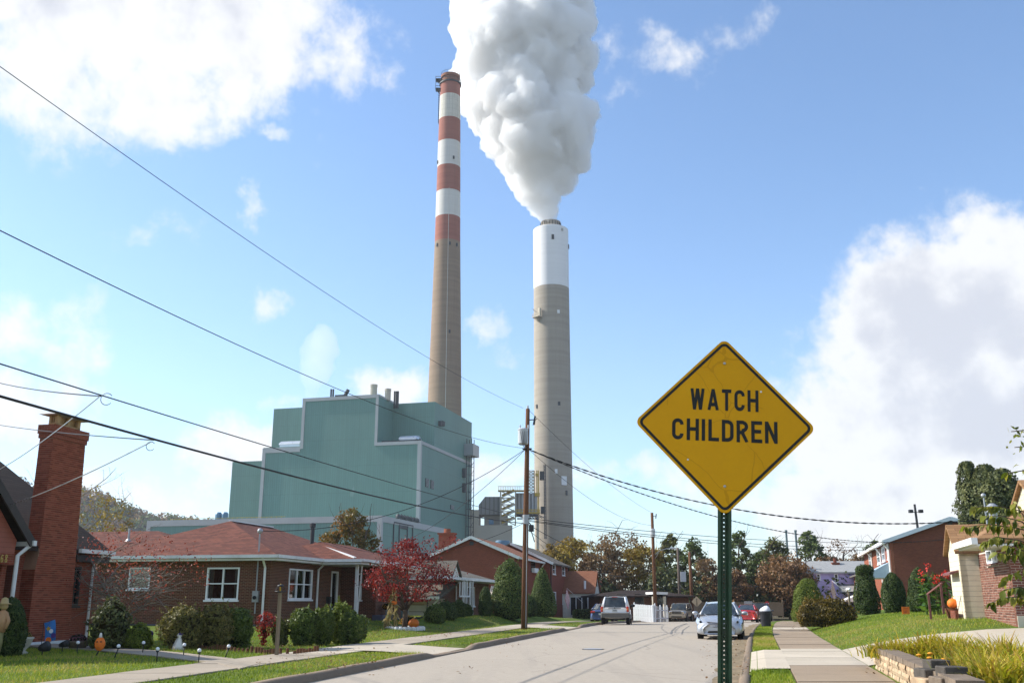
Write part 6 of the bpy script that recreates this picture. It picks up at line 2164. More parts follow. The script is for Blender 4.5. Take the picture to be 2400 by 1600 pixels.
link_obj('crown',me,rt)
p=on_ground(285,1500)
H=h_of(1222,p.y)-p.z
tree('bare_dogwood','nearly bare twiggy tree with scattered red leaves before the ranch wall',p,H*1.0,2.5,MAT['leaf_dogwood'],81,n=1500,leaf=0.085,clusters=60,csize=0.3,z0=0.12,trunk=0.07,levels=3,bark='bark_grey',flat=0.7,spread=0.75,first=0.25,hollow=0.3,droop=0.5)
tw=bpy.data.objects[[o.name for o in bpy.data.objects if o.name.startswith('bare_dogwood')][-1]]
mb=MB()
rng=np.random.RandomState(82)
for i in range(150):
 a=rng.uniform(0,6.283)
 s=Vector((math.cos(a)*rng.uniform(0.1,1.0),math.sin(a)*rng.uniform(0.1,1.0),rng.uniform(1.0,2.3)))
 d=Vector((math.cos(a),math.sin(a),rng.uniform(0.0,0.45)))
 q,pts=s.copy(),[s.copy()]
 for k in range(4):
  d=(d+Vector(rng.normal(size=3)*0.2)).normalized()
  q=q+d*rng.uniform(0.2,0.42)
  pts.append(q.copy())
 mb.tube(pts,[0.014,0.011,0.008,0.006,0.003],3)
tag(mb.build('twigs',MAT['bark_grey'],tw,uv=False),kind='stuff')
p=stand(817,72)
tree('turning_tree','dense green tree turning orange at its top behind the ranch roof',p,h_of(1176,72)-p.z,px_m(72,1250,72),MAT['leaf_turning'],83,n=8000,leaf=0.2,clusters=90,csize=0.26,z0=0.12,shape=1.5,trunk=0.18,tone_z=0.5)
p=stand(205,64)
tree('yellow_leaf_tree','tall thin tree with sparse yellow leaves behind the chimney',p,h_of(1092,64)-p.z,px_m(80,1150,64),MAT['leaf_gold'],84,n=950,leaf=0.17,clusters=50,csize=0.3,z0=0.3,trunk=0.14,levels=3,bark='bark_grey',hollow=0.2,flat=0.65)
p=stand(62,62)
tree('bare_tree','bare branched tree showing above the brown roof slope',p,h_of(1063,62)-p.z,px_m(45,1100,62),MAT['leaf_brown'],85,n=0,trunk=0.12,levels=3,bark='bark_grey')
p=stand(262,66)
tree('yellow_leaf_tree','lower yellowing tree behind the ranch wing roof',p,h_of(1170,66)-p.z,px_m(50,1200,66),MAT['leaf_gold'],86,n=700,leaf=0.17,clusters=36,csize=0.3,z0=0.25,trunk=0.1,levels=3,bark='bark_grey',hollow=0.2)
BELT=[(1285,1262,120,118,'leaf_gold',1.0,4200,'broad golden brown tree nearest the concrete smokestack'),(1345,1243,120,124,'leaf_gold',1.0,4200,'tallest golden tree above the white cottage roof'),(1412,1262,110,120,'leaf_brown',1.0,3400,'brown tree standing over the white SUV'),(1452,1216,150,128,'leaf_brown',1.0,2000,'half bare brown tree with a twiggy crown left of the far pole'),(1507,1262,110,122,'leaf_gold',1.0,3200,'olive brown tree behind the far utility pole'),(1577,1238,70,124,'leaf_moss',1.5,2600,'slender loose green tree right of the far utility pole'),(1632,1252,76,122,'leaf_pine',1.6,2600,'dark pine with drooping top left of the sign post'),(1665,1300,90,116,'leaf_brown',1.0,1500,'pinkish brown half bare tree left of the green sign post'),(1738,1222,74,124,'leaf_pine',1.8,3200,'tall pointed pine just right of the green sign post'),(1712,1330,100,114,'leaf_rust',1.0,2600,'low rusty tree behind the red car'),(1788,1288,80,122,'leaf_pine',1.2,2400,'dark green tree between tall pine and rust tree'),(1826,1250,90,126,'leaf_moss',1.3,3000,'yellow green tree rising behind the large rust tree'),(1850,1296,130,112,'leaf_rust',1.0,4600,'large round rust brown tree behind the dwarf spruce'),(1906,1230,76,126,'leaf_pine',1.5,3000,'tall dark green tree behind the lilac house'),(1948,1280,90,124,'leaf_rust',1.0,2200,'reddish brown tree left of the bare one behind the lilac house'),(1978,1250,110,126,'leaf_rust',1.0,900,'nearly bare brown tree with visible limbs over the lilac roof'),(2022,1290,80,124,'leaf_brown',1.0,1800,'brown tree between the lilac house and the row house'),(2060,1245,60,124,'leaf_pine',1.3,2400,'green tree showing over the row house gutter')]
for i,(u,v0,w,Y,m_,shp,n,lab)in enumerate(BELT):
 Y=max(Y,116)+3
 p=stand(u,Y)
 bare='bare' in lab
 n=int(n*(1.7 if not bare else 1.25))
 tree('autumn_tree' if 'pine' not in m_ and 'moss' not in m_ else 'green_tree',lab,p,h_of(v0,Y)-p.z,px_m(w/2,1330,Y),MAT[m_],100+i,'tree belt across the end of the street',n=n,leaf=0.34 if n>1600 else 0.26,clusters=105 if not bare else 60,csize=0.27,z0=0.10,shape=shp,trunk=0.2,levels=3 if bare else 2,bark='bark',hollow=0.4 if bare else 0.55,aspect=0.65)
rng=np.random.RandomState(120)
n=17000
uu=rng.uniform(1230,2090,n)
YY=rng.uniform(117,130,n)
aa=(uu-1200)*4.263e-4*YY
top=1.6+2.2*np.sin(uu*0.031)*np.sin(uu*0.0113)+2.2
zz=rng.uniform(0,1,n)**0.8*np.maximum(1.5,top)
sz=0.5*rng.uniform(0.6,1.4,n)
me=leaf_mesh('undergrowth',np.stack([aa,YY,zz],1),rng.normal(size=(n,3)),sz,sz*0.6,rng.uniform(0,0.8,n),MAT['leaf_arbor'],rng)
tag(link_obj('undergrowth',me),'dark tangled undergrowth below the autumn trees','undergrowth',kind='stuff')
p=at(2322,1150,62)
p.z=1.0
Hh=h_of(1080,62)-1.0
lobes=thing('giant_arborvitae','massive dark evergreen with several rounded tops behind the tan roofs','tree',p)
rng=np.random.RandomState(131)
Cc,Nn,Tn=[],[],[]
def lobe(u,v0,w,n,dy=0.0):
 R=px_m(w/2,1180,62)*1.25
 hx=px_m(u-2318,1180,62)
 h=h_of(v0,62)-1.0
 for _ in range(n):
  s=rng.uniform(0,1)
  z=h*(0.08+0.92*s)
  prof=min(1.0,(1-s)*5.0+0.08)**0.5*(0.85+0.15*math.sin(s*7+u))
  a=rng.uniform(0,6.283)
  rr=R*prof*(1+0.16*math.sin(5*a+z*2.1)+0.1*math.sin(z*5+a*3))*rng.uniform(0.8,1.0)
  Cc.append((hx+math.cos(a)*rr,dy+math.sin(a)*rr,z))
  Nn.append((math.cos(a),math.sin(a),0.35))
  Tn.append(0.5+0.3*math.sin(5*a+z*2.1)+0.15*rng.normal())
for u,v0,w,n in((2274,1080,62,3600),(2302,1090,58,3000),(2328,1087,64,3600),(2352,1098,62,3200),(2374,1130,52,2400),(2290,1104,84,3000),(2340,1104,96,3200),(2316,1110,90,2600)):
 lobe(u,v0,w,n*2,rng.uniform(-1,1))
Cc,Nn=np.array(Cc),np.array(Nn)
sz=0.2*rng.uniform(0.6,1.3,len(Cc))
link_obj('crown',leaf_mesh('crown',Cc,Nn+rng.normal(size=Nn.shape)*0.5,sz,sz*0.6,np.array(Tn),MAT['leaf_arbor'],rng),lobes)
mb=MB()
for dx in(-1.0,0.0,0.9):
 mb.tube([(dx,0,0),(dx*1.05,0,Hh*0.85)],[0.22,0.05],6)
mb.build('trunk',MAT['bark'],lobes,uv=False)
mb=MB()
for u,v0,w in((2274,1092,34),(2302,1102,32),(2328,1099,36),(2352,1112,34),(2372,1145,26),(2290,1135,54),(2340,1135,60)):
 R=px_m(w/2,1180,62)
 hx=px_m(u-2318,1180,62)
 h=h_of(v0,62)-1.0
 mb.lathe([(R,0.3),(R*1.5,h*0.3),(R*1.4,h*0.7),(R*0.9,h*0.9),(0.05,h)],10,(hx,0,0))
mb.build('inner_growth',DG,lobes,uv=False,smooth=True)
p=at(2222,1436,41)
p.z=0.98
cn=thing('canna_lily','leafy canna lilies with scarlet flowers by the porch rail','flower',p)
rng=np.random.RandomState(140)
mb=MB()
C,T,L_=[],[],[]
FC_,FN=[],[]
for i in range(26):
 bx,by=rng.uniform(-0.9,0.9),rng.uniform(-0.5,0.5)
 h=rng.uniform(1.1,1.75)
 mb.tube([(bx,by,0),(bx*1.1,by,h*0.6),(bx*1.15,by,h)],[0.02,0.016,0.008],5)
 for k in range(7):
  z=h*(0.12+0.12*k)
  a=rng.uniform(0,6.283)
  d=np.array([math.cos(a)*0.8,math.sin(a)*0.8,0.55])
  C.append(np.array([bx*1.1,by,z])+d*0.2)
  T.append(d)
  L_.append(rng.uniform(0.35,0.6))
 if i%2==0:
  for k in range(16):
   FC_.append((bx*1.15+rng.normal()*0.06,by+rng.normal()*0.06,h+rng.uniform(0,0.32)))
mb.build('stem',plain('green_stem',(0.08,0.14,0.03),0.6,0.2),cn,uv=False)
C,T,L_=np.array(C),np.array(T),np.array(L_)
link_obj('leaves',leaf_mesh('leaves',C,rng.normal(size=C.shape)*0.4+np.array([0,0,1.0]),L_,L_*0.38,rng.uniform(0,1,len(C)),MAT['leaf_canna'],rng,T=T),cn)
FC_=np.array(FC_)
link_obj('flowers',leaf_mesh('flowers',FC_,rng.normal(size=FC_.shape),0.10,0.075,rng.uniform(0,1,len(FC_)),MAT['petal_red'],rng),cn)
def blade_clump(name,label,p,n,ln,seed,mat,group=None,spread=0.28,up=1.0):
 rng=np.random.RandomState(seed)
 t=thing(name,label,'plant',p,0.0,group)
 V,F,R=[],[],[]
 for i in range(n):
  a=rng.uniform(0,6.283)
  r0=abs(rng.normal())*spread
  b=np.array([math.cos(a)*r0+rng.normal()*0.06,math.sin(a)*r0+rng.normal()*0.06,0.0])
  d2=a+rng.normal()*0.7
  L=ln*rng.uniform(0.55,1.15)
  w=rng.uniform(0.012,0.024)
  out=rng.uniform(0.25,1.1)
  side=np.array([-math.sin(d2),math.cos(d2),0])
  base=len(V)
  for k in range(5):
   f=k/4
   bend=out*f*f
   pt=b+np.array([math.cos(d2)*L*bend,math.sin(d2)*L*bend,L*up*(f-0.45*out*f**2.6)])
   ww=w*(1-0.85*f**2)
   V.append(pt-side*ww)
   V.append(pt+side*ww)
  tone=rng.uniform(0,1)
  for k in range(4):
   F.append((base+2*k,base+2*k+1,base+2*k+3,base+2*k+2))
   R.append(np.clip(tone*0.75+0.08*k,0,1))
 me=bpy.data.meshes.new('leaves')
 me.from_pydata([tuple(x)for x in V],[],F)
 at_=me.attributes.new('rnd','FLOAT','FACE')
 at_.data.foreach_set('value',np.array(R,dtype=np.float32))
 me.materials.append(mat)
 me.update()
 o=link_obj('leaves',me,t)
 o['kind']='stuff'
 return t
LIL=[(2075,1517,21.4,218,0.42,'strappy lily clump leaning out over the wall corner'),(2105,1512,20.9,229,0.47,'second strappy lily clump from the wall corner'),(2140,1510,20.6,218,0.42,'dark centred lily clump behind the cap stones'),(2180,1508,20.9,299,0.61,'tall bright yellow lily clump behind the planter blocks'),(2225,1512,20.5,276,0.61,'bushy yellow lily clump right of the tallest one'),(2255,1520,19.8,229,0.53,'lily clump spilling towards the driveway strip'),(2290,1545,18.2,195,0.51,'flattened lily clump behind the stepped blocks'),(2335,1540,18.0,229,0.72,'spiky upright lily clump near the frame edge'),(2378,1550,17.0,195,0.64,'ragged lily clump at the frame edge below the branches'),(2335,1575,16.2,195,0.51,'broken yellowing lily clump before the spiky one'),(2250,1560,17.2,149,0.42,'low lily clump touching the upper block'),(2390,1600,14.5,195,0.55,'nearest lily clump in the bottom corner'),(2330,1618,14.2,218,0.51,'lily clump hanging over the lower stepped block')]
for i,(u,v,Y,n,ln,lab)in enumerate(LIL):
 q=at(u,v,Y)
 blade_clump('lily_clump',lab,(q.x,q.y,0.42),n,ln,150+i,MAT['leaf_lily'],'yellowing lilies in the block planter')
q=at(2180,1530,17.2)
fl=thing('marigold','few small orange marigolds among the planter lilies','flower',(q.x,q.y,0.5))
for i,(dx,dy,dz)in enumerate(((-0.15,0.1,0.17),(0.0,0.0,0.2),(0.1,-0.25,0.12),(-0.1,-0.2,0.14))):
 mb=MB();mb.lathe([(0.012,-0.02),(0.04,0.0),(0.05,0.015),(0.03,0.03),(0.004,0.035)],9,(dx,dy,dz));mb.build('bloom',MAT['petal_orange']if False else plain('marigold_orange',(0.62,0.27,0.02),0.6,0.2,var=0.25,scale=20),fl)
mb=MB()
for dx,dy,dz in((-0.15,0.1,0.17),(0.0,0.0,0.2),(0.1,-0.25,0.12),(-0.1,-0.2,0.14)):
 mb.tube([(dx*0.4,dy*0.4,-0.08),(dx,dy,dz)],0.006,4)
mb.build('stem',MAT['green_stem'],fl)
CH=[]
tr=at(2620,1300,16.5)
trg=thing('cherry_tree','leafy cherry branches reaching in over the gabled house','tree',(tr.x,tr.y,0.5))
mb=MB()
BR_=[[(2560,1080),(2440,1030),(2400,1008),(2370,1011)],[(2560,1100),(2440,1062),(2400,1046),(2378,1048)],[(2560,1160),(2450,1118),(2400,1102),(2362,1108)],[(2560,1230),(2460,1208),(2400,1198),(2340,1186),(2284,1188)],[(2560,1270),(2450,1252),(2380,1236),(2320,1228),(2260,1234)],[(2560,1300),(2450,1288),(2390,1266),(2335,1257),(2305,1272)],[(2560,1330),(2450,1318),(2390,1300),(2338,1294)],[(2560,1370),(2450,1360),(2405,1328),(2372,1345),(2354,1362)],[(2560,1420),(2450,1398),(2390,1374),(2352,1382)],[(2560,1440),(2450,1425),(2388,1398),(2347,1400),(2322,1413)],[(2560,1290),(2450,1270),(2395,1222),(2350,1210),(2310,1208)],[(2560,1350),(2450,1340),(2400,1290),(2362,1278)],[(2560,1310),(2470,1280),(2420,1240),(2380,1180)]]
rng=np.random.RandomState(170)
leafspots=[]
yb=16.5
mb.tube([(0,0,-0.2),(0.05,0,1.5),(-0.05,0,3.2),(0.0,0.1,4.8)],[0.13,0.11,0.08,0.04],8)
for bi,br in enumerate(BR_):
 Yb=yb+rng.uniform(-0.9,0.9)
 P_=[Vector((0.0,0.0,max(0.8,min(4.6,at(2560,br[0][1]+40,yb).z-0.5-0.3))))]
 for(u,v)in br:
  q=at(u,v,Yb)
  P_.append(Vector((q.x-tr.x,q.y-tr.y,q.z-0.5)))
 mb.tube(P_,[0.035]+[0.018-0.0035*i for i in range(len(br))],5)
 for a,b in zip(P_[2:-1],P_[3:]):
  m_=max(3,int((b-a).length/0.030))
  for i in range(m_):
   leafspots.append((a+(b-a)*((i+rng.uniform(0,1))/m_),(b-a).normalized(),bi))
 leafspots.append((P_[-1],(P_[-1]-P_[-2]).normalized(),bi))
mb.build('trunk',MAT['bark'],trg,uv=False,smooth=True)
lm=MB()
hw=[0.0,0.45,0.62,0.55,0.30,0.0]
rows=[]
for i,wv_ in enumerate(hw):
 f=i/5
 dz=-0.35*f*f
 rows.append([(f,-wv_*0.46,dz+0.10*wv_),(f,0.0,dz),(f,wv_*0.46,dz+0.10*wv_)])
lm.grid(rows)
leaf_me=[]
for k,tone in enumerate((0.1,0.35,0.6,0.85)):
 me=lm.mesh('leaf_%d'%k,uv=False,smooth=True)
 a_=me.attributes.new('rnd','FLOAT','FACE')
 a_.data.foreach_set('value',np.full(len(me.polygons),tone,dtype=np.float32))
 me.materials.append(MAT['leaf_cherry'])
 leaf_me.append(me)
rng.shuffle(leafspots)
def vis_u(p):
 w=p+Vector((tr.x,tr.y,0.5))
 return(w.x/w.y)/4.263e-4+1200
spots=[s for s in leafspots if vis_u(s[0])<2412][:299]
rest=[s for s in leafspots if vis_u(s[0])>=2412][:260]
for i,(p_,d,bi)in enumerate(spots):
 s=rng.uniform(0.13,0.2)
 ydir=rng.uniform(-math.pi,math.pi)
 o=link_obj('leaf',leaf_me[rng.randint(0,4)],trg,p_,(rng.normal()*0.6,rng.uniform(0.35,1.25),math.pi+rng.normal()*0.9),(s,s,s))
C=np.array([tuple(s[0])for s in rest])if rest else np.zeros((1,3))
sz=np.full(len(C),0.13)
o=link_obj('foliage',leaf_mesh('foliage',C+rng.normal(size=C.shape)*0.06,rng.normal(size=C.shape),sz,sz*0.4,rng.uniform(0,1,len(C)),MAT['leaf_cherry'],rng,1.0),trg)
o['kind']='stuff'
# wooded hill far to the left
HY=900.0
def hill_z(x,y):
 u=1200+x/(y*4.263e-4)
 vr=float(np.interp(u,[-400,100,190,290,345,440,520,620,760],[1100,1128,1146,1182,1202,1212,1214,1226,1260]))
 top=h_of(vr,HY)-8
 return-2+max(0.0,top+2)*smooth(640,880,y)*(1-smooth(1150,1500,y))
rows=[]
for j in range(16):
 y=620+j*60
 rows.append([(x,y,hill_z(x,y))for x in[-1400+50*i for i in range(29)]])
hl=MB().grid(rows).build('hill',plain('hill_floor',(0.06,0.05,0.03),1.0,0,var=0.3,scale=0.02),uv=False,smooth=True)
tag(hl,'wooded hillside rising far beyond the power plant','hill',kind='structure')
rng=np.random.RandomState(190)
C,T_,S_=[],[],[]
pal={'leaf_pine':[],'leaf_rust':[],'leaf_brown':[]}
for i in range(360):
 y=rng.uniform(720,930)
 u=rng.uniform(-120,700)
 x=(u-1200)*4.263e-4*y
 z=hill_z(x,y)
 R=rng.uniform(5,9)
 key=rng.choice(['leaf_pine','leaf_pine','leaf_rust','leaf_brown','leaf_brown'])
 k=70
 D=rng.normal(size=(k,3))
 D/=np.linalg.norm(D,axis=1,keepdims=True)
 D*=(rng.uniform(0.6,1.0,k)[:,None])
 Pn=np.array([x,y,z+R*0.1])+D*np.array([R,R,R*0.95])
 pal[key].append((Pn,D,rng.uniform(0.2,0.8)))
for key,lst in pal.items():
 C=np.concatenate([a for a,_,_ in lst])
 Nn=np.concatenate([b for _,b,_ in lst])
 tone=np.concatenate([np.full(len(a),t_)for a,_,t_ in lst])
 sz=2.6*rng.uniform(0.6,1.3,len(C))
 me=leaf_mesh('hill_woods',C,Nn+rng.normal(size=Nn.shape)*0.4,sz,sz*0.8,np.clip(tone+rng.normal(size=len(C))*0.15,0,1),MAT[key],rng)
 tag(link_obj('hill_woods',me),{'leaf_pine':'green crowns of the far hillside wood','leaf_rust':'rust orange crowns of the far hillside wood','leaf_brown':'brown bare crowns of the far hillside wood'}[key],'woods',kind='stuff')
# cars
paint('paint_silver',(0.42,0.44,0.47),0.45,0.36,0.8)
paint('paint_white',(0.86,0.86,0.86),0.0,0.3,0.8)
paint('paint_beige',(0.34,0.28,0.20),0.5,0.32,0.8)
paint('paint_red',(0.50,0.018,0.02),0.1,0.25,1.0)
paint('paint_dark',(0.05,0.055,0.06),0.4,0.3,0.9)
paint('paint_blue',(0.03,0.06,0.16),0.3,0.3,0.9)
plain('grey_plastic',(0.13,0.12,0.105),0.6,0.3,var=0.12)
plain('black_plastic',(0.02,0.02,0.02),0.5,0.3,var=0.2)
plain('chrome',(0.75,0.76,0.78),0.12,0.6,metal=1.0,var=0.04)
plain('lamp_clear',(0.62,0.65,0.68),0.08,0.8,metal=0.55,var=0.1,scale=14)
plain('lamp_red',(0.50,0.025,0.012),0.15,0.6,var=0.15,scale=10)
plain('lamp_orange',(0.62,0.16,0.02),0.2,0.5,var=0.15)
plain('alloy',(0.45,0.46,0.47),0.3,0.5,metal=0.7,var=0.1)
plain('plate',(0.60,0.62,0.60),0.4,0.4,var=0.08,scale=20)
glass_mat('car_glass',(0.035,0.042,0.045),0.02)
class Car:
 def __init__(self,name,label,loc,rz,paint_,body,profile,belt_w,roof_w,W,wheel_x,wheel_r,group='cars parked along the street',track=None):
  self.t=thing(name,label,'car',loc,rz,group)
  self.p=MAT[paint_]
  self.W=W
  self.loft(body)
  self.canopy(profile,belt_w,roof_w)
  tr_=track or(W/2-0.135)
  for sx in wheel_x:
   for s in(1,-1):
    self.wheel(sx,s*tr_,wheel_r,s)
 def loft(self,body):
  mb=MB()
  rows=[]
  for x,pts,zc in body:
   half=[(0.0,pts[0][1])]+list(pts)+[(pts[-1][0]*0.5,(pts[-1][1]+zc*2)/3),(0.0,zc)]
   ring=[(x,w,z)for w,z in half]+[(x,-w,z)for w,z in reversed(half[1:-1])]
   rows.append(ring+[ring[0]])
  n=len(rows[0])-1
  o=0
  for r in rows:
   mb.v.extend(r[:-1])
  for i in range(len(rows)-1):
   for j in range(n):
    a,b=i*n+j,i*n+(j+1)%n
    mb.f.append((a,b,b+n,a+n))
  mb.f.append(tuple(range(n)))
  mb.f.append(tuple(reversed(range((len(rows)-1)*n,len(rows)*n))))
  b=mb.build('body',self.p,self.t,uv=False,smooth=True)
  m_=b.modifiers.new('round','SUBSURF')
  m_.levels=m_.render_levels=2
  self.body=b
 def canopy(self,prof,bw,rw):
  A,B,C_,D,E=prof
  def row(x,z,w,bow,crown,n=7):
   out=[]
   for k in range(n):
    s=-1+2*k/(n-1)
    out.append((x+bow*(1-s*s),s*w,z+crown*(1-s*s)))
   return out
  wA,wB=bw*0.94,rw
  rA,rB=row(*A,wA,0.14,0.015),row(*B,wB,0.07,0.035)
  rC,rD,rE=row(*C_,wB*1.02,0,0.045),row(*D,wB*0.98,-0.05,0.035),row(*E,bw*0.90,-0.09,0.015)
  mid=[tuple(a*0.5+b*0.5 for a,b in zip(p,q))for p,q in zip(rA,rB)]
  mid=[(x+0.02,y,z+0.025)for x,y,z in mid]
  ws=MB().grid([rA,mid,rB]).build('windscreen',MAT['car_glass'],self.t,uv=False,smooth=True)
  rf=MB().grid([rB,rC,rD]).build('roof',self.p,self.t,uv=False,smooth=True)
  MB().grid([rD,rE]).build('rear_window',MAT['car_glass'],self.t,uv=False,smooth=True)
  for s,idx in((1,-1),(-1,0)):
   top=[rA[idx],rB[idx],rC[idx],rD[idx],rE[idx]]
   bz=A[1]-0.02
   foot=[(A[0]+0.02,s*bw*0.97,bz),(B[0],s*bw,bz+0.005),(C_[0],s*bw,bz+0.01),(D[0],s*bw,bz+0.015),(E[0],s*bw*0.95,min(E[1],bz+0.03))]
   MB().grid([top,foot]).build('side_window',MAT['car_glass'],self.t,uv=False)
   pl=MB()
   pl.tube([rA[idx],((rA[idx][0]+rB[idx][0])/2,(rA[idx][1]+rB[idx][1])/2,(rA[idx][2]+rB[idx][2])/2+0.01),rB[idx],rC[idx],rD[idx],rE[idx]],[0.045,0.042,0.04,0.036,0.045,0.05],6)
   pl.tube([rC[idx],foot[2]],0.035,5)
   pl.tube([rD[idx],foot[3]],[0.05,0.09],5)
   pl.build('pillar',self.p,self.t,uv=False,smooth=True)
 def wheel(self,x,y,r,s):
  w=MB()
  hw=0.105
  prof=[(r*0.62,-hw),(r*0.95,-hw),(r,-hw*0.6),(r,hw*0.6),(r*0.95,hw),(r*0.62,hw)]
  tmp=MB().lathe(prof,22,cap=False)
  w.add([(x+a,y+c,r+b)for a,b,c in tmp.v],tmp.f)
  ty=w.build('wheel',MAT['rubber'],self.t,uv=False,smooth=True)
  rim=MB()
  tmp=MB().lathe([(r*0.63,-hw*0.8),(r*0.63,hw*0.8)],20)
  rim.add([(x+a,y+c,r+b)for a,b,c in tmp.v],tmp.f)
  for k in range(5):
   a=2*math.pi*k/5
   rim.beam((x,y+s*hw*0.9,r),(x+math.cos(a)*r*0.6,y+s*hw*0.88,r+math.sin(a)*r*0.6),0.06,0.03,(0,s,0))
  rim.build('rim',MAT['alloy'],ty,uv=False)
  arch=MB()
  tmp=MB().lathe([(r*1.14,-0.07),(r*1.14,0.0)],22)
  arch.add([(x+a,s*(self.W/2-0.004)+c*s,r*1.02+b)for a,b,c in tmp.v],tmp.f)
  arch.build('wheel_arch',MAT['black_plastic'],self.t,uv=False)
 def add(self,mb,name,mat,smooth=False):
  return mb.build(name,MAT[mat],self.t,uv=False,smooth=smooth)
 def mirror(self,x,y,z,mat=None,big=1.0):
  for s in(1,-1):
   mb=MB()
   tmp=MB().ball((0,0,0),0.105*big,10,7)
   mb.add([(x+a*0.8,s*(y+0.09)+b*1.25,z+c*0.75)for a,b,c in tmp.v],tmp.f)
   mb.beam((x+0.02,s*(y-0.12),z-0.06),(x,s*y,z-0.03),0.05)
   m_=mb.build('mirror',MAT[mat]if mat else self.p,self.t,uv=False,smooth=True)
def frame(u,v,face_u=None):
 return gnd(u,v,0.02)
SEDAN=[(2.42,[(0.60,0.20),(0.64,0.30),(0.64,0.44),(0.42,0.60)],0.62),(2.38,[(0.76,0.18),(0.80,0.30),(0.80,0.48),(0.56,0.66)],0.68),(2.26,[(0.86,0.17),(0.90,0.30),(0.90,0.52),(0.70,0.72)],0.75),(2.05,[(0.89,0.17),(0.93,0.30),(0.925,0.56),(0.77,0.79)],0.83),(1.45,[(0.89,0.17),(0.93,0.30),(0.93,0.64),(0.81,0.90)],0.96),(1.1,[(0.89,0.17),(0.93,0.30),(0.93,0.66),(0.83,0.95)],0.98),(0.0,[(0.89,0.17),(0.93,0.30),(0.93,0.68),(0.845,0.97)],0.98),(-1.2,[(0.89,0.18),(0.93,0.30),(0.93,0.68),(0.84,1.0)],1.0),(-1.9,[(0.88,0.20),(0.91,0.32),(0.91,0.68),(0.77,1.01)],1.04),(-2.3,[(0.82,0.24),(0.86,0.36),(0.85,0.64),(0.70,0.98)],1.02),(-2.42,[(0.62,0.28),(0.68,0.38),(0.66,0.60),(0.54,0.86)],0.88)]
SEDAN_P=[(1.28,0.96),(0.42,1.38),(-0.25,1.44),(-0.95,1.40),(-1.75,1.04)]
SUVB=[(2.15,[(0.70,0.36),(0.78,0.62),(0.66,0.92)],0.94),(2.02,[(0.82,0.33),(0.88,0.65),(0.78,1.0)],1.03),(1.5,[(0.86,0.32),(0.91,0.7),(0.82,1.07)],1.10),(0.9,[(0.87,0.32),(0.92,0.72),(0.84,1.10)],1.11),(-0.5,[(0.87,0.32),(0.92,0.72),(0.85,1.10)],1.10),(-1.7,[(0.87,0.34),(0.92,0.72),(0.84,1.10)],1.10),(-2.08,[(0.84,0.40),(0.89,0.70),(0.80,1.08)],1.08),(-2.18,[(0.78,0.44),(0.84,0.68),(0.74,1.02)],1.02)]
SUV_P=[(0.95,1.06),(0.35,1.62),(-0.5,1.72),(-1.7,1.68),(-2.05,1.07)]
def heading(y,side):
 f=XR if side>0 else XL
 dx=f(y+1)-f(y-1)
 return math.atan2(2.0,dx)
# silver sedan facing the camera
h_=heading(43,1)+math.pi
c=gnd(1689,1497,0.0)
fwd=Vector((math.cos(h_),math.sin(h_),0))
nose=Vector((c.x,c.y,0.02))
loc=nose-fwd*1.45
S=Car('silver_sedan','silver sedan parked facing the camera behind the sign post',loc,h_,'paint_silver',SEDAN,SEDAN_P,0.83,0.57,1.85,(1.42,-1.38),0.325)
mb=MB()
for i in range(4):
 z=0.66-i*0.055
 w=0.47-i*0.055
 pts=[(2.415+0.02*(1-(k/4)**2)+0.004*i,w*k/4,z+0.035*(k/4))for k in range(-4,5)]
 mb.tube([(x,y,z_ if y>=0 else z+0.035*abs(y)/w)for x,y,z_ in pts],0.011,5)
S.add(mb,'grille_bar','chrome')
mb=MB();mb.add([(2.405,-0.50,0.70),(2.42,0.0,0.665),(2.405,0.50,0.70),(2.42,0.24,0.47),(2.42,-0.24,0.47)],[(0,1,4),(1,3,4),(1,2,3)]);S.add(mb,'grille','black_plastic')
for s in(1,-1):
 mb=MB()
 P=[(2.33,s*0.50,0.60),(2.10,s*0.78,0.78),(1.72,s*0.88,0.87),(1.9,s*0.93,0.70),(2.21,s*0.84,0.58)]
 Q=[(x+0.035,y*1.02,z+0.0)for x,y,z in P]
 n=5
 mb.add(P+Q,[tuple(range(5,10)),tuple(reversed(range(5)))]+[(i,(i+1)%n,n+(i+1)%n,n+i)for i in range(n)])
 hl_=S.add(mb,'headlight','lamp_clear')
 mb=MB();mb.ball((2.25,s*0.74,0.685),0.055,10,7);mb.build('lens',MAT['window_glass'],hl_,uv=False,smooth=True)
 mb=MB();mb.add([(2.36,s*0.52,0.31),(2.25,s*0.80,0.38),(2.27,s*0.80,0.27),(2.37,s*0.56,0.25)],[(0,1,2,3)]);mb.v=[(x+0.03,y,z)for x,y,z in mb.v];S.add(mb,'fog_light_recess','black_plastic')
mb=MB();mb.add([(2.43,-0.42,0.34),(2.43,0.42,0.34),(2.42,0.48,0.25),(2.42,-0.48,0.25)],[(0,1,2,3)]);S.add(mb,'lower_intake','black_plastic')
for s in(1,-1):
 mb=MB();mb.tube([(2.33,s*0.20,0.70),(1.9,s*0.42,0.865),(1.35,s*0.62,0.985)],[0.006,0.012,0.012],5);S.add(mb,'bonnet_crease','paint_silver')
mb=MB();mb.ball((2.425,0,0.635),0.045,10,6);S.add(mb,'badge','chrome')
S.mirror(0.98,0.93,1.02)
mb=MB();mb.box(0.75,0.95,-0.45,-0.25,1.12,1.24);
mb=MB();mb.beam((1.22,-0.6,1.0),(1.20,0.1,1.03),0.02);mb.beam((1.22,0.05,1.0),(1.19,0.7,1.02),0.02);S.add(mb,'wiper','black_plastic')
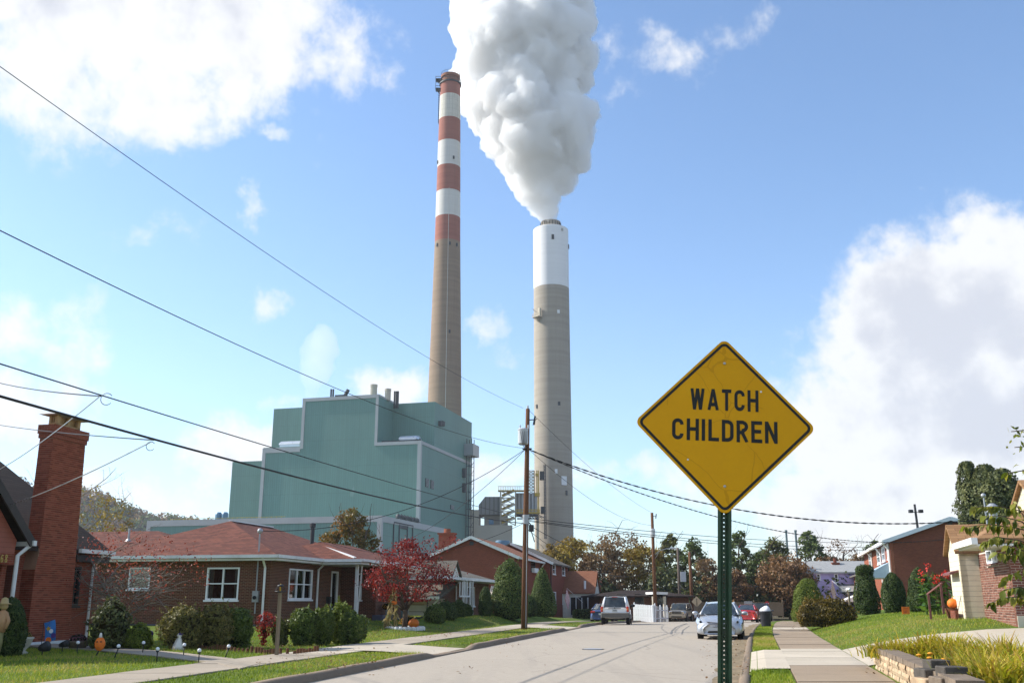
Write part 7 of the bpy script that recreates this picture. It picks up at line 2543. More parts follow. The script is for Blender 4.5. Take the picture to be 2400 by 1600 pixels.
# white SUV seen from behind
h_=heading(66,-1)
c=gnd(1443,1463,0.0)
fwd=Vector((math.cos(h_),math.sin(h_),0))
left=Vector((-fwd.y,fwd.x,0))
loc=Vector((c.x,c.y,0.02))+fwd*1.3+left*0.05
U=Car('white_suv','white SUV with grey lower bumper parked by the box hedge',loc,h_+0.05,'paint_white',SUVB,SUV_P,0.84,0.66,1.84,(1.32,-1.32),0.36)
mb=MB();mb.cbox(-2.30,-2.05,-0.90,0.90,0.44,0.74,0.05);U.add(mb,'rear_bumper','grey_plastic')
for s in(1,-1):
 mb=MB();mb.cbox(-1.9,1.9,s*0.905,s*0.925,0.34,0.58,0.006)if s>0 else mb.cbox(-1.9,1.9,-0.925,-0.905,0.34,0.58,0.006);U.add(mb,'side_cladding','grey_plastic')
 mb=MB();y0,y1=(0.74,0.90)if s>0 else(-0.90,-0.74);mb.cbox(-2.20,-2.02,y0,y1,0.80,1.12,0.03);tl=U.add(mb,'tail_light','lamp_red')
 mb=MB();mb.cbox(-2.215,-2.1,y0+0.02,y1-0.02,0.90,1.0,0.01);mb.build('indicator',MAT['lamp_orange'],tl,uv=False)
mb=MB();mb.box(-2.235,-2.17,-0.40,0.40,0.99,1.03);U.add(mb,'tailgate_handle','black_plastic')
mb=MB();mb.box(-2.225,-2.19,-0.16,0.16,0.80,0.95);pl_=U.add(mb,'number_plate','plate')
mb=MB()
for i in range(6):
 mb.box(-2.232,-2.226,-0.12+i*0.042,-0.095+i*0.042,0.845,0.905)
mb.build('plate_mark',MAT['black_plastic'],pl_,uv=False)
mb=MB();mb.ball((-2.19,0,1.075),0.045,10,5);U.add(mb,'badge','chrome')
mb=MB();mb.box(-1.95,-1.86,-0.18,0.18,1.70,1.735);U.add(mb,'brake_light','lamp_red')
for s in(1,-1):
 mb=MB();mb.tube([(-1.5,s*0.60,1.73),(-1.4,s*0.60,1.79),(0.0,s*0.58,1.80),(0.1,s*0.58,1.75)],0.022,6);U.add(mb,'roof_rail','black_plastic')
mb=MB();mb.box(-1.9,1.9,-0.6,0.6,0.28,0.40);U.add(mb,'underbody','black_plastic')
U.mirror(0.75,0.95,1.16,'black_plastic',1.3)
# beige off-roader facing the camera
h_=heading(94,-1)+math.pi+0.05
c=at(1590,1456,97.0)
fwd=Vector((math.cos(h_),math.sin(h_),0))
loc=Vector((c.x,c.y,base(97)+0.02))-fwd*1.35
B_=Car('beige_off_roader','boxy beige off roader with slotted grille parked by the white fence',loc,h_,'paint_beige',SUVB,[(0.95,1.08),(0.55,1.62),(-0.5,1.70),(-1.7,1.66),(-2.05,1.10)],0.84,0.70,1.84,(1.32,-1.32),0.36)
for i in range(7):
 y=-0.36+i*0.12
 mb=MB();mb.box(2.10,2.175,y-0.036,y+0.036,0.74,0.98);B_.add(mb,'grille_slot','black_plastic')
for s in(1,-1):
 mb=MB();tmp=MB().lathe([(0.12,-0.05),(0.13,0.0),(0.10,0.03)],14);mb.add([(2.11+z,s*0.60+x,0.88+y)for x,y,z in tmp.v],tmp.f);B_.add(mb,'headlight','lamp_clear')
 mb=MB();mb.ball((2.16,s*0.66,0.66),0.06,8,6);B_.add(mb,'fog_light','black_plastic')
mb=MB();mb.cbox(2.02,2.24,-0.88,0.88,0.40,0.66,0.05);B_.add(mb,'front_bumper','paint_beige')
mb=MB();mb.box(2.2,2.25,-0.5,0.5,0.42,0.52);B_.add(mb,'lower_intake','black_plastic')
B_.mirror(0.8,0.95,1.18,'black_plastic',1.25)
# further cars
def plain_car(name,label,u,Y,side,away,pnt,rear,suv=False,off=0.0):
 h_=heading(Y,side)+(0 if away else math.pi)
 c=at(u,1455,Y)
 fwd=Vector((math.cos(h_),math.sin(h_),0))
 loc=Vector((c.x,c.y,base(Y)+0.02))+fwd*(1.4 if rear else-1.4)
 if suv:
  k=Car(name,label,loc,h_,pnt,SUVB,SUV_P,0.84,0.66,1.84,(1.32,-1.32),0.36)
 else:
  k=Car(name,label,loc,h_,pnt,SEDAN,SEDAN_P,0.83,0.57,1.85,(1.42,-1.38),0.325)
 for s in(1,-1):
  y0,y1=(0.45,0.80)if s>0 else(-0.80,-0.45)
  if rear:
   mb=MB();mb.cbox(-2.44,-2.25,y0,y1,0.78,0.92,0.03);k.add(mb,'tail_light','lamp_red')
  else:
   mb=MB();mb.cbox(2.12,2.33,y0,y1,0.60,0.74,0.03);k.add(mb,'headlight','lamp_clear')
 mb=MB()
 if rear:
  mb.box(-2.45,-2.40,-0.16,0.16,0.62,0.75)
  k.add(mb,'number_plate','plate')
 else:
  mb.box(2.36,2.41,-0.45,0.45,0.28,0.40)
  mb.box(2.36,2.40,-0.35,0.35,0.52,0.58)
  k.add(mb,'lower_intake','black_plastic')
 k.mirror(0.98,0.93,1.02)
 return k
k=plain_car('white_sedan','small white sedan parked behind the beige off roader',1623,113,-1,False,'paint_white',False)
k=plain_car('silver_hatchback','pale silver car mostly hidden behind the silver sedan mirror',1645,118,-1,False,'paint_silver',False)
k=plain_car('red_sedan','bright red sedan seen from behind past the silver sedan',1752,86,1,True,'paint_red',True)
mb=MB();mb.tube([(-2.36,-0.7,0.99),(-2.42,0,1.02),(-2.36,0.7,0.99)],0.02,5);k.add(mb,'spoiler','paint_red')
k=plain_car('dark_suv','dark green SUV parked beyond the red sedan',1783,98,1,True,'paint_dark',True,True)
k=plain_car('blue_car','dark blue car nose just visible behind the box hedge',1412,80,-1,True,'paint_blue',True)
# the warning sign
def sign_mat():
 t=NT('sign_yellow')
 pos=t.coord('Object')
 v=t.N.new('ShaderNodeTexVoronoi')
 v.feature='DISTANCE_TO_EDGE'
 v.inputs['Scale'].default_value=3.6
 t.L.new(t.mix(0.12,pos,t.noise(3.0,3,0.5,pos,'Color')),v.inputs['Vector'])
 crack=t.math('LESS_THAN',v.outputs['Distance'],0.008)
 n=t.noise(2.0,4,0.6,pos)
 keep=t.math('GREATER_THAN',t.noise(1.6,2,0.5,pos),0.46)
 c=t.ramp(n,[(0.3,(0.76,0.335,0.0)),(0.7,(0.84,0.385,0.0))])
 c=t.mix(t.math('MULTIPLY',t.math('MULTIPLY',crack,keep),0.4),c,(0.50,0.20,0.0))
 c=t.mix(t.math('MULTIPLY',t.noise(60,2,0.5,pos),0.12),c,(0.40,0.18,0.01))
 MAT['sign_yellow']=t.surface(t.principled(c,0.5,0.2))
sign_mat()
plain('sign_black',(0.010,0.009,0.007),0.45,0.35,var=0.15,scale=20)
plain('post_green',(0.034,0.07,0.036),0.45,0.4,var=0.3,scale=7,dirt=(0.06,0.035,0.02))
plain('rust',(0.13,0.05,0.025),0.85,0.2,var=0.35,scale=12)
plain('bolt',(0.45,0.42,0.38),0.35,0.5,metal=0.7,var=0.2)
SY=5.9
sp0=at(1697.5,1000,SY)
sbase=Vector((sp0.x,SY,0.0))
SG=thing('warning_sign','yellow diamond warning sign lettered WATCH CHILDREN on a green post','sign',(sbase.x,sbase.y,0.0))
TILT=math.radians(3.1)
SG.rotation_euler=(0,TILT,math.radians(-4.0))
zc=sp0.z+0.012
SG.location.x=sbase.x-math.sin(TILT)*zc
SIDE=0.78
def rdiamond(side,rad,n=8):
 h=side/2-rad
 pts=[]
 for cx,cz,a0 in((h,h,0),(-h,h,90),(-h,-h,180),(h,-h,270)):
  for k in range(n+1):
   a=math.radians(a0+90*k/n)
   pts.append((cx+rad*math.cos(a),cz+rad*math.sin(a)))
 c,s=math.cos(math.pi/4),math.sin(math.pi/4)
 return[(x*c-z*s,x*s+z*c)for x,z in pts]
FY=-0.006
def plate_(pts,y0,y1,zc_):
 mb=MB()
 n=len(pts)
 mb.add([(x,y0,z+zc_)for x,z in pts]+[(x,y1,z+zc_)for x,z in pts],[tuple(range(n)),tuple(reversed(range(n,2*n)))]+[(i,n+i,n+(i+1)%n,(i+1)%n)for i in range(n)])
 return mb
D1=rdiamond(SIDE,0.042)
plate_(D1,FY,FY+0.0035,zc).build('sign_plate',MAT['sign_yellow'],SG,uv=False)
o_,i_=rdiamond(SIDE-0.028,0.036),rdiamond(SIDE-0.028-0.032,0.022)
mb=MB()
n=len(o_)
mb.add([(x,FY-0.0012,z+zc)for x,z in o_]+[(x,FY-0.0012,z+zc)for x,z in i_],[(i,(i+1)%n,n+(i+1)%n,n+i)for i in range(n)])
mb.build('border',MAT['sign_black'],SG,uv=False)
def stroke_pts(pts,w,closed=False):
 P=[Vector((x,0,z))for x,z in pts]
 n=len(P)
 L,R=[],[]
 for i in range(n):
  a=P[i]-P[i-1]if i>0 else P[1]-P[0]
  b=P[i+1]-P[i]if i<n-1 else P[-1]-P[-2]
  a,b=a.normalized(),b.normalized()
  na,nb=Vector((-a.z,0,a.x)),Vector((-b.z,0,b.x))
  m_=(na+nb)
  m_=m_.normalized()if m_.length>1e-6 else na
  k=w/2/max(0.35,m_.dot(na))
  L.append(P[i]+m_*k)
  R.append(P[i]-m_*k)
 return L,R
def arc(cx,cz,rx,rz,a0,a1,n=9):
 return[(cx+rx*math.cos(math.radians(a0+(a1-a0)*k/n)),cz+rz*math.sin(math.radians(a0+(a1-a0)*k/n)))for k in range(n+1)]
T=0.165
h=T/2
GLYPH={'W':(0.80,[[(0.09,1),(0.235,0)],[(0.235,0),(0.40,1)],[(0.40,1),(0.565,0)],[(0.565,0),(0.71,1)]]),'A':(0.66,[[(0.10,0),(0.33,1)],[(0.33,1),(0.56,0)],[(0.20,0.27),(0.46,0.27)]]),'T':(0.56,[[(0.02,1-h),(0.54,1-h)],[(0.28,1-T),(0.28,0)]]),'C':(0.60,[arc(0.30,0.72,0.20,0.185,-5,180,10)+arc(0.30,0.28,0.20,0.185,180,365,10)]),'H':(0.60,[[(h,0),(h,1)],[(0.60-h,0),(0.60-h,1)],[(T,0.52),(0.60-T,0.52)]]),'I':(0.19,[[(h,0),(h,1)]]),'L':(0.52,[[(h,1),(h,h),(0.52,h)]]),'D':(0.58,[[(h,0),(h,1)],[(T,1-h),(0.30,1-h)]+arc(0.30,0.72,0.19,0.185,80,0,6)+arc(0.30,0.28,0.19,0.185,0,-80,6)+[(0.30,h),(T,h)]]),'R':(0.58,[[(h,0),(h,1)],[(T,1-h),(0.30,1-h)]+arc(0.30,0.725,0.185,0.18,80,-80,10)+[(0.30,0.45),(T,0.45)],[(0.28,0.45),(0.50,0)]]),'E':(0.53,[[(h,0),(h,1)],[(T,1-h),(0.53,1-h)],[(T,0.52),(0.48,0.52)],[(T,h),(0.53,h)]]),'N':(0.61,[[(h,0),(h,1)],[(0.61-h,0),(0.61-h,1)],[(h,0.98),(0.61-h,0.02)]]),'S':(0.56,[arc(0.28,0.73,0.18,0.175,10,265,10)+arc(0.28,0.27,0.18,0.175,90,-170,10)]),'O':(0.60,[arc(0.30,0.5,0.205,0.405,90,450,20)]),'P':(0.56,[[(h,0),(h,1)],[(T,1-h),(0.30,1-h)]+arc(0.30,0.72,0.17,0.185,80,-80,10)+[(0.30,0.44),(T,0.44)]]),}
def word(txt,x0,x1,z0,ht,parent,mat,y,zoff=0.0,name='letter'):
 sx_total=sum(GLYPH[c][0]for c in txt)
 gap=0.14
 tot=sx_total+gap*(len(txt)-1)
 k=(x1-x0)/tot
 x=x0
 for c in txt:
  w,strokes=GLYPH[c]
  mb=MB()
  for si,s in enumerate(strokes):
   L,R=stroke_pts([(a,b)for a,b in s],T)
   rows=[]
   for l,r in zip(L,R):
    cl_=lambda q:(x+q.x*k,y-0.0003*si,z0+zoff+min(1.0,max(0.0,q.z))*ht)
    rows.append([cl_(l),cl_(r)])
   mb.grid(rows)
  mb.build(name,mat,parent,uv=False)
  x+=(w+gap)*k
kx=SIDE*1.4142-0.035
pxm=1.0425/411.0
def sx_(u):
 return(u-1703)*pxm
word('WATCH',-0.210,0.206,zc+0.09,0.135,SG,MAT['sign_black'],FY-0.0016)
word('CHILDREN',-0.322,0.319,zc-0.102,0.135,SG,MAT['sign_black'],FY-0.0016)
for x,z,m_ in((0.0,0.39,'bolt'),(0.0,-0.375,'bolt')):
 mb=MB();tmp=MB().lathe([(0.0085,0.0),(0.0085,0.003),(0.004,0.005)],10);mb.add([(a+x,FY-0.0005-c,b+z+zc)for a,b,c in tmp.v],tmp.f);mb.build('bolt',MAT['bolt'],SG,uv=False)
for x,z in((0.222,0.218),(-0.222,-0.222)):  # raised white discs painted as bright sky seen through the holes
 mb=MB();tmp=MB().lathe([(0.0058,0.0),(0.0058,0.0006)],10);mb.add([(a+x,FY-0.0008-c,b+z+zc)for a,b,c in tmp.v],tmp.f);mb.build('hole_sky_disc',MAT['white_vinyl'],SG,uv=False)
post=MB()
PZ0,PZ1=-0.3,zc+0.44
sec=[(-0.041,0.004),(-0.041,0.0),(-0.024,0.0),(-0.0135,0.030),(-0.0115,0.030)]
for s in(1,-1):
 q=[(s*a,b)for a,b in sec]
 q2=[(s*-0.0115,0.034),(s*-0.016,0.034),(s*-0.027,0.004)]
 ring=q+q2
 n=len(ring)
 v=[(x,y,PZ0)for x,y in ring]+[(x,y,PZ1)for x,y in ring]
 post.add(v,[(i,(i+1)%n,n+(i+1)%n,n+i)for i in range(n)])
pitch=0.0254
nz=int((PZ1-PZ0)/pitch)
R0=0.0048
for i in range(nz):
 zc_=PZ0+(i+0.5)*pitch
 outer=[]
 for k in range(8):
  a=math.pi/8+k*math.pi/4
  x=0.0115*(1 if math.cos(a)>0 else-1)if abs(math.cos(a))>0.5 else 0.0115*(1 if math.cos(a)>0 else-1)
  z=pitch/2*(1 if math.sin(a)>0 else-1)if abs(math.sin(a))>0.5 else math.tan(a)*0.0115*(1 if math.cos(a)>0 else-1)
  if abs(math.sin(a))>0.5:
   x=(pitch/2)*math.cos(a)/abs(math.sin(a))
   x=max(-0.0115,min(0.0115,x))
  outer.append((x,z))
 corners=[(0.0115,pitch/2),(-0.0115,pitch/2),(-0.0115,-pitch/2),(0.0115,-pitch/2)]
 hole=[(R0*math.cos(math.pi/8+k*math.pi/4),R0*math.sin(math.pi/8+k*math.pi/4))for k in range(8)]
 b=len(post.v)
 for yy in(0.030,0.0335):
  post.v.extend([(x,yy,zc_+z)for x,z in hole])
  post.v.extend([(x,yy,zc_+z)for x,z in corners])
 for off in(0,12):
  H_=[b+off+k for k in range(8)]
  C4=[b+off+8+k for k in range(4)]
  post.f+=[(H_[0],H_[1],C4[0]),(H_[1],H_[2],C4[1],C4[0]),(H_[2],H_[3],C4[1]),(H_[3],H_[4],C4[2],C4[1]),(H_[4],H_[5],C4[2]),(H_[5],H_[6],C4[3],C4[2]),(H_[6],H_[7],C4[3]),(H_[7],H_[0],C4[0],C4[3])]
 for k in range(8):
  post.f.append((b+k,b+(k+1)%8,b+12+(k+1)%8,b+12+k))
post.build('post',MAT['post_green'],SG,uv=False)
# utility poles and wires
def wood_mat(name,col,dark):
 t=NT(name)
 pos=t.coord('Object')
 g=t.noise(1.0,6,0.65,t.mapping(pos,(22,22,0.7)))
 c=t.ramp(g,[(0.3,dark),(0.6,col),(0.85,tuple(min(1,x*1.3)for x in col))])
 c=t.mix(t.math('MULTIPLY',t.noise(0.6,4,0.6,pos),0.45),c,dark)
 MAT[name]=t.surface(t.principled(c,0.85,0.2,0,t.bump(g,0.5,0.02)))
wood_mat('pole_wood',(0.19,0.085,0.040),(0.065,0.032,0.018))
wood_mat('pole_grey',(0.16,0.12,0.095),(0.07,0.055,0.045))
wood_mat('fence_wood',(0.26,0.20,0.13),(0.13,0.10,0.065))
plain('porcelain',(0.48,0.49,0.50),0.4,0.4,var=0.08)
plain('wire',(0.018,0.018,0.02),0.6,0.3,var=0.2)
plain('wire_sunlit',(0.40,0.40,0.40),0.4,0.5,metal=0.6,var=0.1)  # paler copy of the wire colour, sunlight put into it
def z_at(v,Y,u=1230):
 return EYE+ray(u,v)[1]*Y
pb=on_ground(1228,1474)
PYY=pb.y
pt=at(1237,958,PYY)
pole=thing('utility_pole','tall brown wooden utility pole with white transformer can','utility pole',pb)
top=Vector((pt.x-pb.x,0.0,pt.z-pb.z))
mb=MB();mb.tube([(0,0,-0.5),top*0.35,top*0.7,top],[0.165,0.15,0.13,0.11],14);mb.build('shaft',MAT['pole_wood'],pole,smooth=True)
def pp(v):
 z=z_at(v,PYY)-pb.z
 f=z/top.z
 return Vector((top.x*f,0,z))
a,b=pp(1044),pp(1009)
mb=MB();cx,cy_=a.x-0.22,-0.32;mb.lathe([(0.20,a.z),(0.27,a.z+0.06),(0.27,b.z-0.05),(0.29,b.z),(0.24,b.z+0.06),(0.06,b.z+0.1)],18,(cx,cy_,0));tf=mb.build('transformer_can',MAT['porcelain'],pole,smooth=False)
for dx in(-0.15,0.28):
 mb=MB();mb.lathe([(0.03,0),(0.055,0.05),(0.03,0.1),(0.05,0.15),(0.025,0.22)],8,(cx+dx,cy_,b.z+0.04));mb.build('bushing',MAT['porcelain'],tf)
mb=MB()
for i in range(4):
 mb.tube([(cx-0.15+0.12*i,cy_-0.27,b.z-0.12),(cx-0.1+0.1*i,cy_-0.33,(a.z+b.z)/2),(cx+0.05*i,cy_-0.25,a.z-0.1),(a.x,-0.12,a.z-0.35)],0.012,4)
mb.build('lead',MAT['wire'],pole)
mb=MB();q=pp(1024);mb.box(q.x-0.2,q.x+0.05,-0.25,-0.05,q.z-0.1,q.z+0.1);mb.build('bracket',MAT['dark_iron'],pole)
q=pp(958);mb=MB();mb.lathe([(0.03,0),(0.07,0.04),(0.04,0.09),(0.06,0.14),(0.02,0.2)],8,(q.x,0,q.z));mb.build('insulator',MAT['porcelain'],pole)
q=pp(984);mb=MB();mb.beam((q.x,0,q.z),(q.x+0.32,0,q.z+0.02),0.05);mb.tube([(q.x+0.33,0,q.z-0.25),(q.x+0.40,0,q.z+0.22)],[0.06,0.045],8);mb.tube([(q.x+0.28,-0.02,q.z-0.28),(q.x+0.36,-0.02,q.z-0.05),(q.x+0.5,-0.02,q.z+0.08)],0.02,5);mb.build('fuse_cutout',MAT['dark_iron'],pole)
for v,s in((1052,-1),(1052,1),(1215,1)):
 q=pp(v);mb=MB();mb.tube([(q.x+s*0.1,-0.05,q.z),(q.x+s*0.24,-0.08,q.z)],0.05,6);mb.build('clevis',MAT['dark_iron'],pole)
q=pp(1235);mb=MB();mb.cbox(q.x+0.16,q.x+0.42,-0.2,0.08,q.z-0.22,q.z+0.12,0.03);mb.tube([(q.x+0.1,-0.05,q.z+0.3),(q.x+0.2,-0.06,q.z+0.2),(q.x+0.28,-0.06,q.z+0.1)],0.03,5);mb.tube([(q.x+0.28,-0.06,q.z-0.2),(q.x+0.38,-0.06,q.z-0.5),(q.x+0.45,-0.06,q.z-0.75)],0.025,5);mb.build('splice_box',MAT['dark_iron'],pole)
q=pp(1216);mb=MB();mb.lathe([(0.175,-0.25),(0.175,0.22)],12,(q.x,0,q.z),cap=False);mb.build('metal_band',MAT['galvanised'],pole)
q=pp(1225);mb=MB();mb.tube([(0.09,-0.155,0.1),(q.x+0.06,-0.15,q.z)],0.022,6);mb.build('conduit',MAT['galvanised'],pole)
def wire(p0,p1,sag,r,name,label,mat='wire',n=28,twist=0.0,cat='wire'):
 p0,p1=Vector(p0),Vector(p1)
 pts=[]
 for i in range(n+1):
  f=i/n
  q=p0+(p1-p0)*f
  q.z-=sag*4*f*(1-f)
  pts.append(q)
 mb=MB()
 mb.tube(pts,r,5)
 if twist:
  m_=n*6
  for ph in(0,math.pi):
   tw_=[]
   for i in range(m_+1):
    f=i/m_
    q=p0+(p1-p0)*f
    q.z-=sag*4*f*(1-f)
    a=ph+f*(p1-p0).length/0.9*6.283
    q=q+Vector((0,math.cos(a)*twist,math.sin(a)*twist))
    tw_.append(q)
   mb.tube(tw_,r*0.8,4)
 o=mb.build(name,MAT[mat],uv=False)
 return tag(o,label,cat,'overhead wires')
def pole_pt(v,dx=0.0):
 q=pp(v)
 return Vector((pb.x+q.x+dx,pb.y,pb.z+q.z))
def on_run(u,v,off=0.0):
 P=Vector((pb.x,pb.y,0))+SP*off
 t_,z=hit(u,v,(P.x,P.y),(SD.x,SD.y))
 q=P+SD*t_
 return Vector((q.x,q.y,z)),t_
def run_wire(v_pole,pix,r,name,label,off=0.0,mat='wire',dx=0.0):
 ts,zs=[0.0],[pole_pt(v_pole).z]
 for(u,v)in pix:
  q,t_=on_run(u,v,off)
  ts.append(t_);zs.append(q.z)
 co=np.polyfit(ts,zs,2)
 tmin=min(ts)-9
 pts=[]
 for i in range(60):
  t_=tmin*i/59
  q=Vector((pb.x,pb.y,0))+SP*off*min(1,-t_/6)+SD*t_
  pts.append(Vector((q.x+dx*(1-min(1,-t_/6)),q.y,float(np.polyval(co,t_)))))
 mb=MB();mb.tube(pts,r,6)
 return tag(mb.build(name,MAT[mat],uv=False),label,'wire','overhead wires')
run_wire(956,[(820,725),(480,490),(200,300),(0,158)],0.0065,'power_line','highest thin wire crossing the sky from the pole top')
run_wire(1050,[(1000,990),(700,875),(400,735),(0,538)],0.009,'power_line','second wire below the transformer slanting up left')
run_wire(1213,[(1000,1152),(640,1052),(237,930),(0,846)],0.011,'telephone_line','thin cable above the thick telephone cable',off=0.0)
run_wire(1226,[(980,1183),(545,1082),(362,1032),(0,923)],0.021,'telephone_cable','thick black telephone cable slanting to the left edge')
def drop(u0,v0,u1,v1,Y1,sag,r,lab,mat='wire',off=0.0):
 a,_=on_run(u0,v0,off)
 b=at(u1,v1,Y1)
 return wire(a,b,sag,r,'service_drop',lab,mat)
drop(236,928,-60,880,30.0,0.10,0.012,'drop wire from the upper cable towards the left edge')
drop(232,930,-40,1118,33.0,0.15,0.011,'drop wire falling in front of the chimney','wire_sunlit')
drop(360,1031,-60,985,40.0,0.08,0.012,'drop wire passing behind the chimney top')
drop(352,1036,-40,1200,33.0,0.15,0.012,'bright drop wire falling across the chimney shaft','wire_sunlit')
for u,v,w in((250,935,0.2),(353,1045,0.16)):
 q,_=on_run(u,v)
 mb=MB();mb.tube([q+Vector((w*0.5*math.cos(a),0,w*0.5*math.sin(a)))for a in np.linspace(0.6,5.6,14)],0.006,4)
 tag(mb.build('wire_loop',MAT['wire'],uv=False),'slack wire loop hanging at the %s cable clamp'%('upper' if u<300 else 'lower'),'wire')
yM,zM=H2.fy(607,1243,-0.2)
mast=H2.o+H2.e1*(-0.1)+H2.e2*yM+Vector((0,0,zM))
wire(pole_pt(1054,-0.15),mast,1.15,0.016,'service_drop','twisted drop wire from the pole to the ranch house mast')
q=H3.o+H3.e2*5+H3.e1*3+Vector((0,0,ZE3+2.0))
wire(pole_pt(1054,-0.12),q,0.7,0.014,'service_drop','steep drop wire from the pole to the porch house')
wire(pole_pt(1225,-0.1),H2.o+H2.e1*7+Vector((0,0,ZE2+0.9)),1.0,0.012,'service_drop','low drop wire from the pole towards the ranch porch roof')
e1_=at(2330,1214,52)
wire(pole_pt(1054,0.15),e1_,1.55,0.016,'service_cable','twisted cable swooping from the pole behind the sign to the tan roof',twist=0.03,n=40)
e2_=at(2250,1258,78)
wire(pole_pt(1054,0.17),e2_,2.0,0.014,'service_cable','lower twisted cable swooping from the pole to the row house',twist=0.025,n=40)
def far_pole(u,vb,vt,Y,r,lab,mat,name='utility_pole'):
 p=stand(u,Y)
 t_=thing(name,lab,'utility pole',p)
 h_=h_of(vt,Y)-p.z
 mb=MB();mb.tube([(0,0,-0.3),(0,0,h_*0.5),(0.0,0,h_)],[r*1.1,r,r*0.85],10);mb.build('shaft',MAT[mat],t_,smooth=True)
 return t_,p,h_
fp,fpp,fph=far_pole(1536,1449,1201,95,0.16,'far wooden pole beside the white fence with a street light','pole_wood')
zt1,zt0=h_of(1239,95)-fpp.z,h_of(1258,95)-fpp.z
mb=MB();mb.lathe([(0.22,zt0),(0.25,zt0+0.05),(0.25,zt1-0.05),(0.2,zt1)],14,(-0.05,-0.35,0));mb.build('transformer_can',MAT['porcelain'],fp)
mb=MB();mb.beam((0,0,fph-0.35),(0.35,0,fph-0.3),0.05);mb.tube([(0.35,0,fph-0.55),(0.42,0,fph-0.1)],0.05,6);mb.build('fuse_cutout',MAT['dark_iron'],fp)
za=h_of(1297,95)-fpp.z
mb=MB();mb.tube([(0.1,0,za-0.1),(0.6,-0.1,za+0.28),(1.3,-0.2,za+0.5),(1.6,-0.2,za+0.52)],0.04,6);mb.tube([(0.1,0,za-0.5),(0.5,-0.1,za+0.1)],0.025,5);arm_=mb.build('lamp_arm',MAT['galvanised'],fp)
mb=MB();tmp=MB().ball((0,0,0),0.16,10,7);mb.add([(1.85+a*1.9,-0.2+b_,za+0.50+c*0.6)for a,b_,c in tmp.v],tmp.f);mb.build('lamp_head',MAT['porcelain'],fp,smooth=True)
f2,f2p,f2h=far_pole(1594,1415,1283,111,0.15,'grey far pole with small meter box','pole_grey')
mb=MB();mb.box(0.16,0.75,-0.3,0.1,f2h*0.52,f2h*0.66);mb.build('meter_box',MAT['porcelain'],f2)
f3,f3p,f3h=far_pole(1622,1420,1292,107,0.17,'brown far pole left of the small diamond sign','pole_wood')
def P3(p,z,dx=0.0):
 return Vector((p.x+dx,p.y,p.z+z))
wire(P3(pb,0)+Vector((top.x,0,pt.z-pb.z)),P3(fpp,fph),0.5,0.010,'power_line','thin wire from the near pole top to the far pole top')
wire(pole_pt(1053,0.1),P3(fpp,fph-1.2),0.9,0.012,'power_line','mid height wire from the near pole to the far pole')
for dv,lab in((0,'upper'),(10,'middle'),(16,'lower')):
 a=at(1255,1205+dv,56)
 wire(pole_pt(1214+dv*0.4,0.1),at(2330,1248+dv*0.6,118),1.2+0.2*dv/10,0.018,'telephone_line','%s of three thin lines running behind the sign post to the right'%lab)
wire(pole_pt(1228,0.1),P3(fpp,h_of(1322,95)-fpp.z),0.8,0.018,'telephone_cable','cable sagging from the near pole past the cottage to the far pole')
wire(pole_pt(1240,0.1),P3(fpp,h_of(1330,95)-fpp.z),1.5,0.014,'service_drop','lowest slack cable between near pole and far pole')
wire(P3(fpp,h_of(1322,95)-fpp.z),P3(f2p,h_of(1367,111)-f2p.z),0.3,0.02,'telephone_cable','cable from the far pole down to the grey pole')
wire(P3(f2p,h_of(1367,111)-f2p.z),P3(f3p,h_of(1367,107)-f3p.z),0.55,0.03,'telephone_cable','short drooping cable between the grey and brown far poles')
wire(P3(f3p,h_of(1367,107)-f3p.z),at(1900,1372,110),0.15,0.02,'telephone_cable','low cable running right from the brown far pole')
p=at(2156,1300,108)
fl_=thing('floodlight_pole','dark pole with twin floodlights above the row house roof','light pole',(p.x,p.y,0.4))
ht=h_of(1181,108)-0.4
mb=MB();mb.tube([(0.3,0,0),(0,0,ht)],[0.18,0.13],8);mb.build('shaft',MAT['dark_iron'],fl_)
for s in(-1,1):
 mb=MB();mb.beam((0,0,ht-0.9),(s*0.45,0,ht-0.8),0.06);mb.cbox(s*0.55-0.22,s*0.55+0.22,-0.35,0.05,ht-0.95,ht-0.6,0.04);mb.build('floodlight',MAT['dark_iron'],fl_)
p=at(1870,1300,300)
for u,lab in((1842,'left of two thin blue pipes above the far trees'),(1864,'right of two thin blue pipes above the far trees')):
 q=at(u,1240,260)
 zt_=h_of(1246,260)
 mb=MB();mb.lathe([(0.28,0),(0.28,zt_),(0.36,zt_),(0.36,zt_+0.5)],10,(0,0,0));o=mb.build('vent_stack',plain('pipe_slate',(0.10,0.15,0.16),0.6,0.3));o.location=(q.x,q.y,0);tag(o,lab,'pipe','far blue pipes')
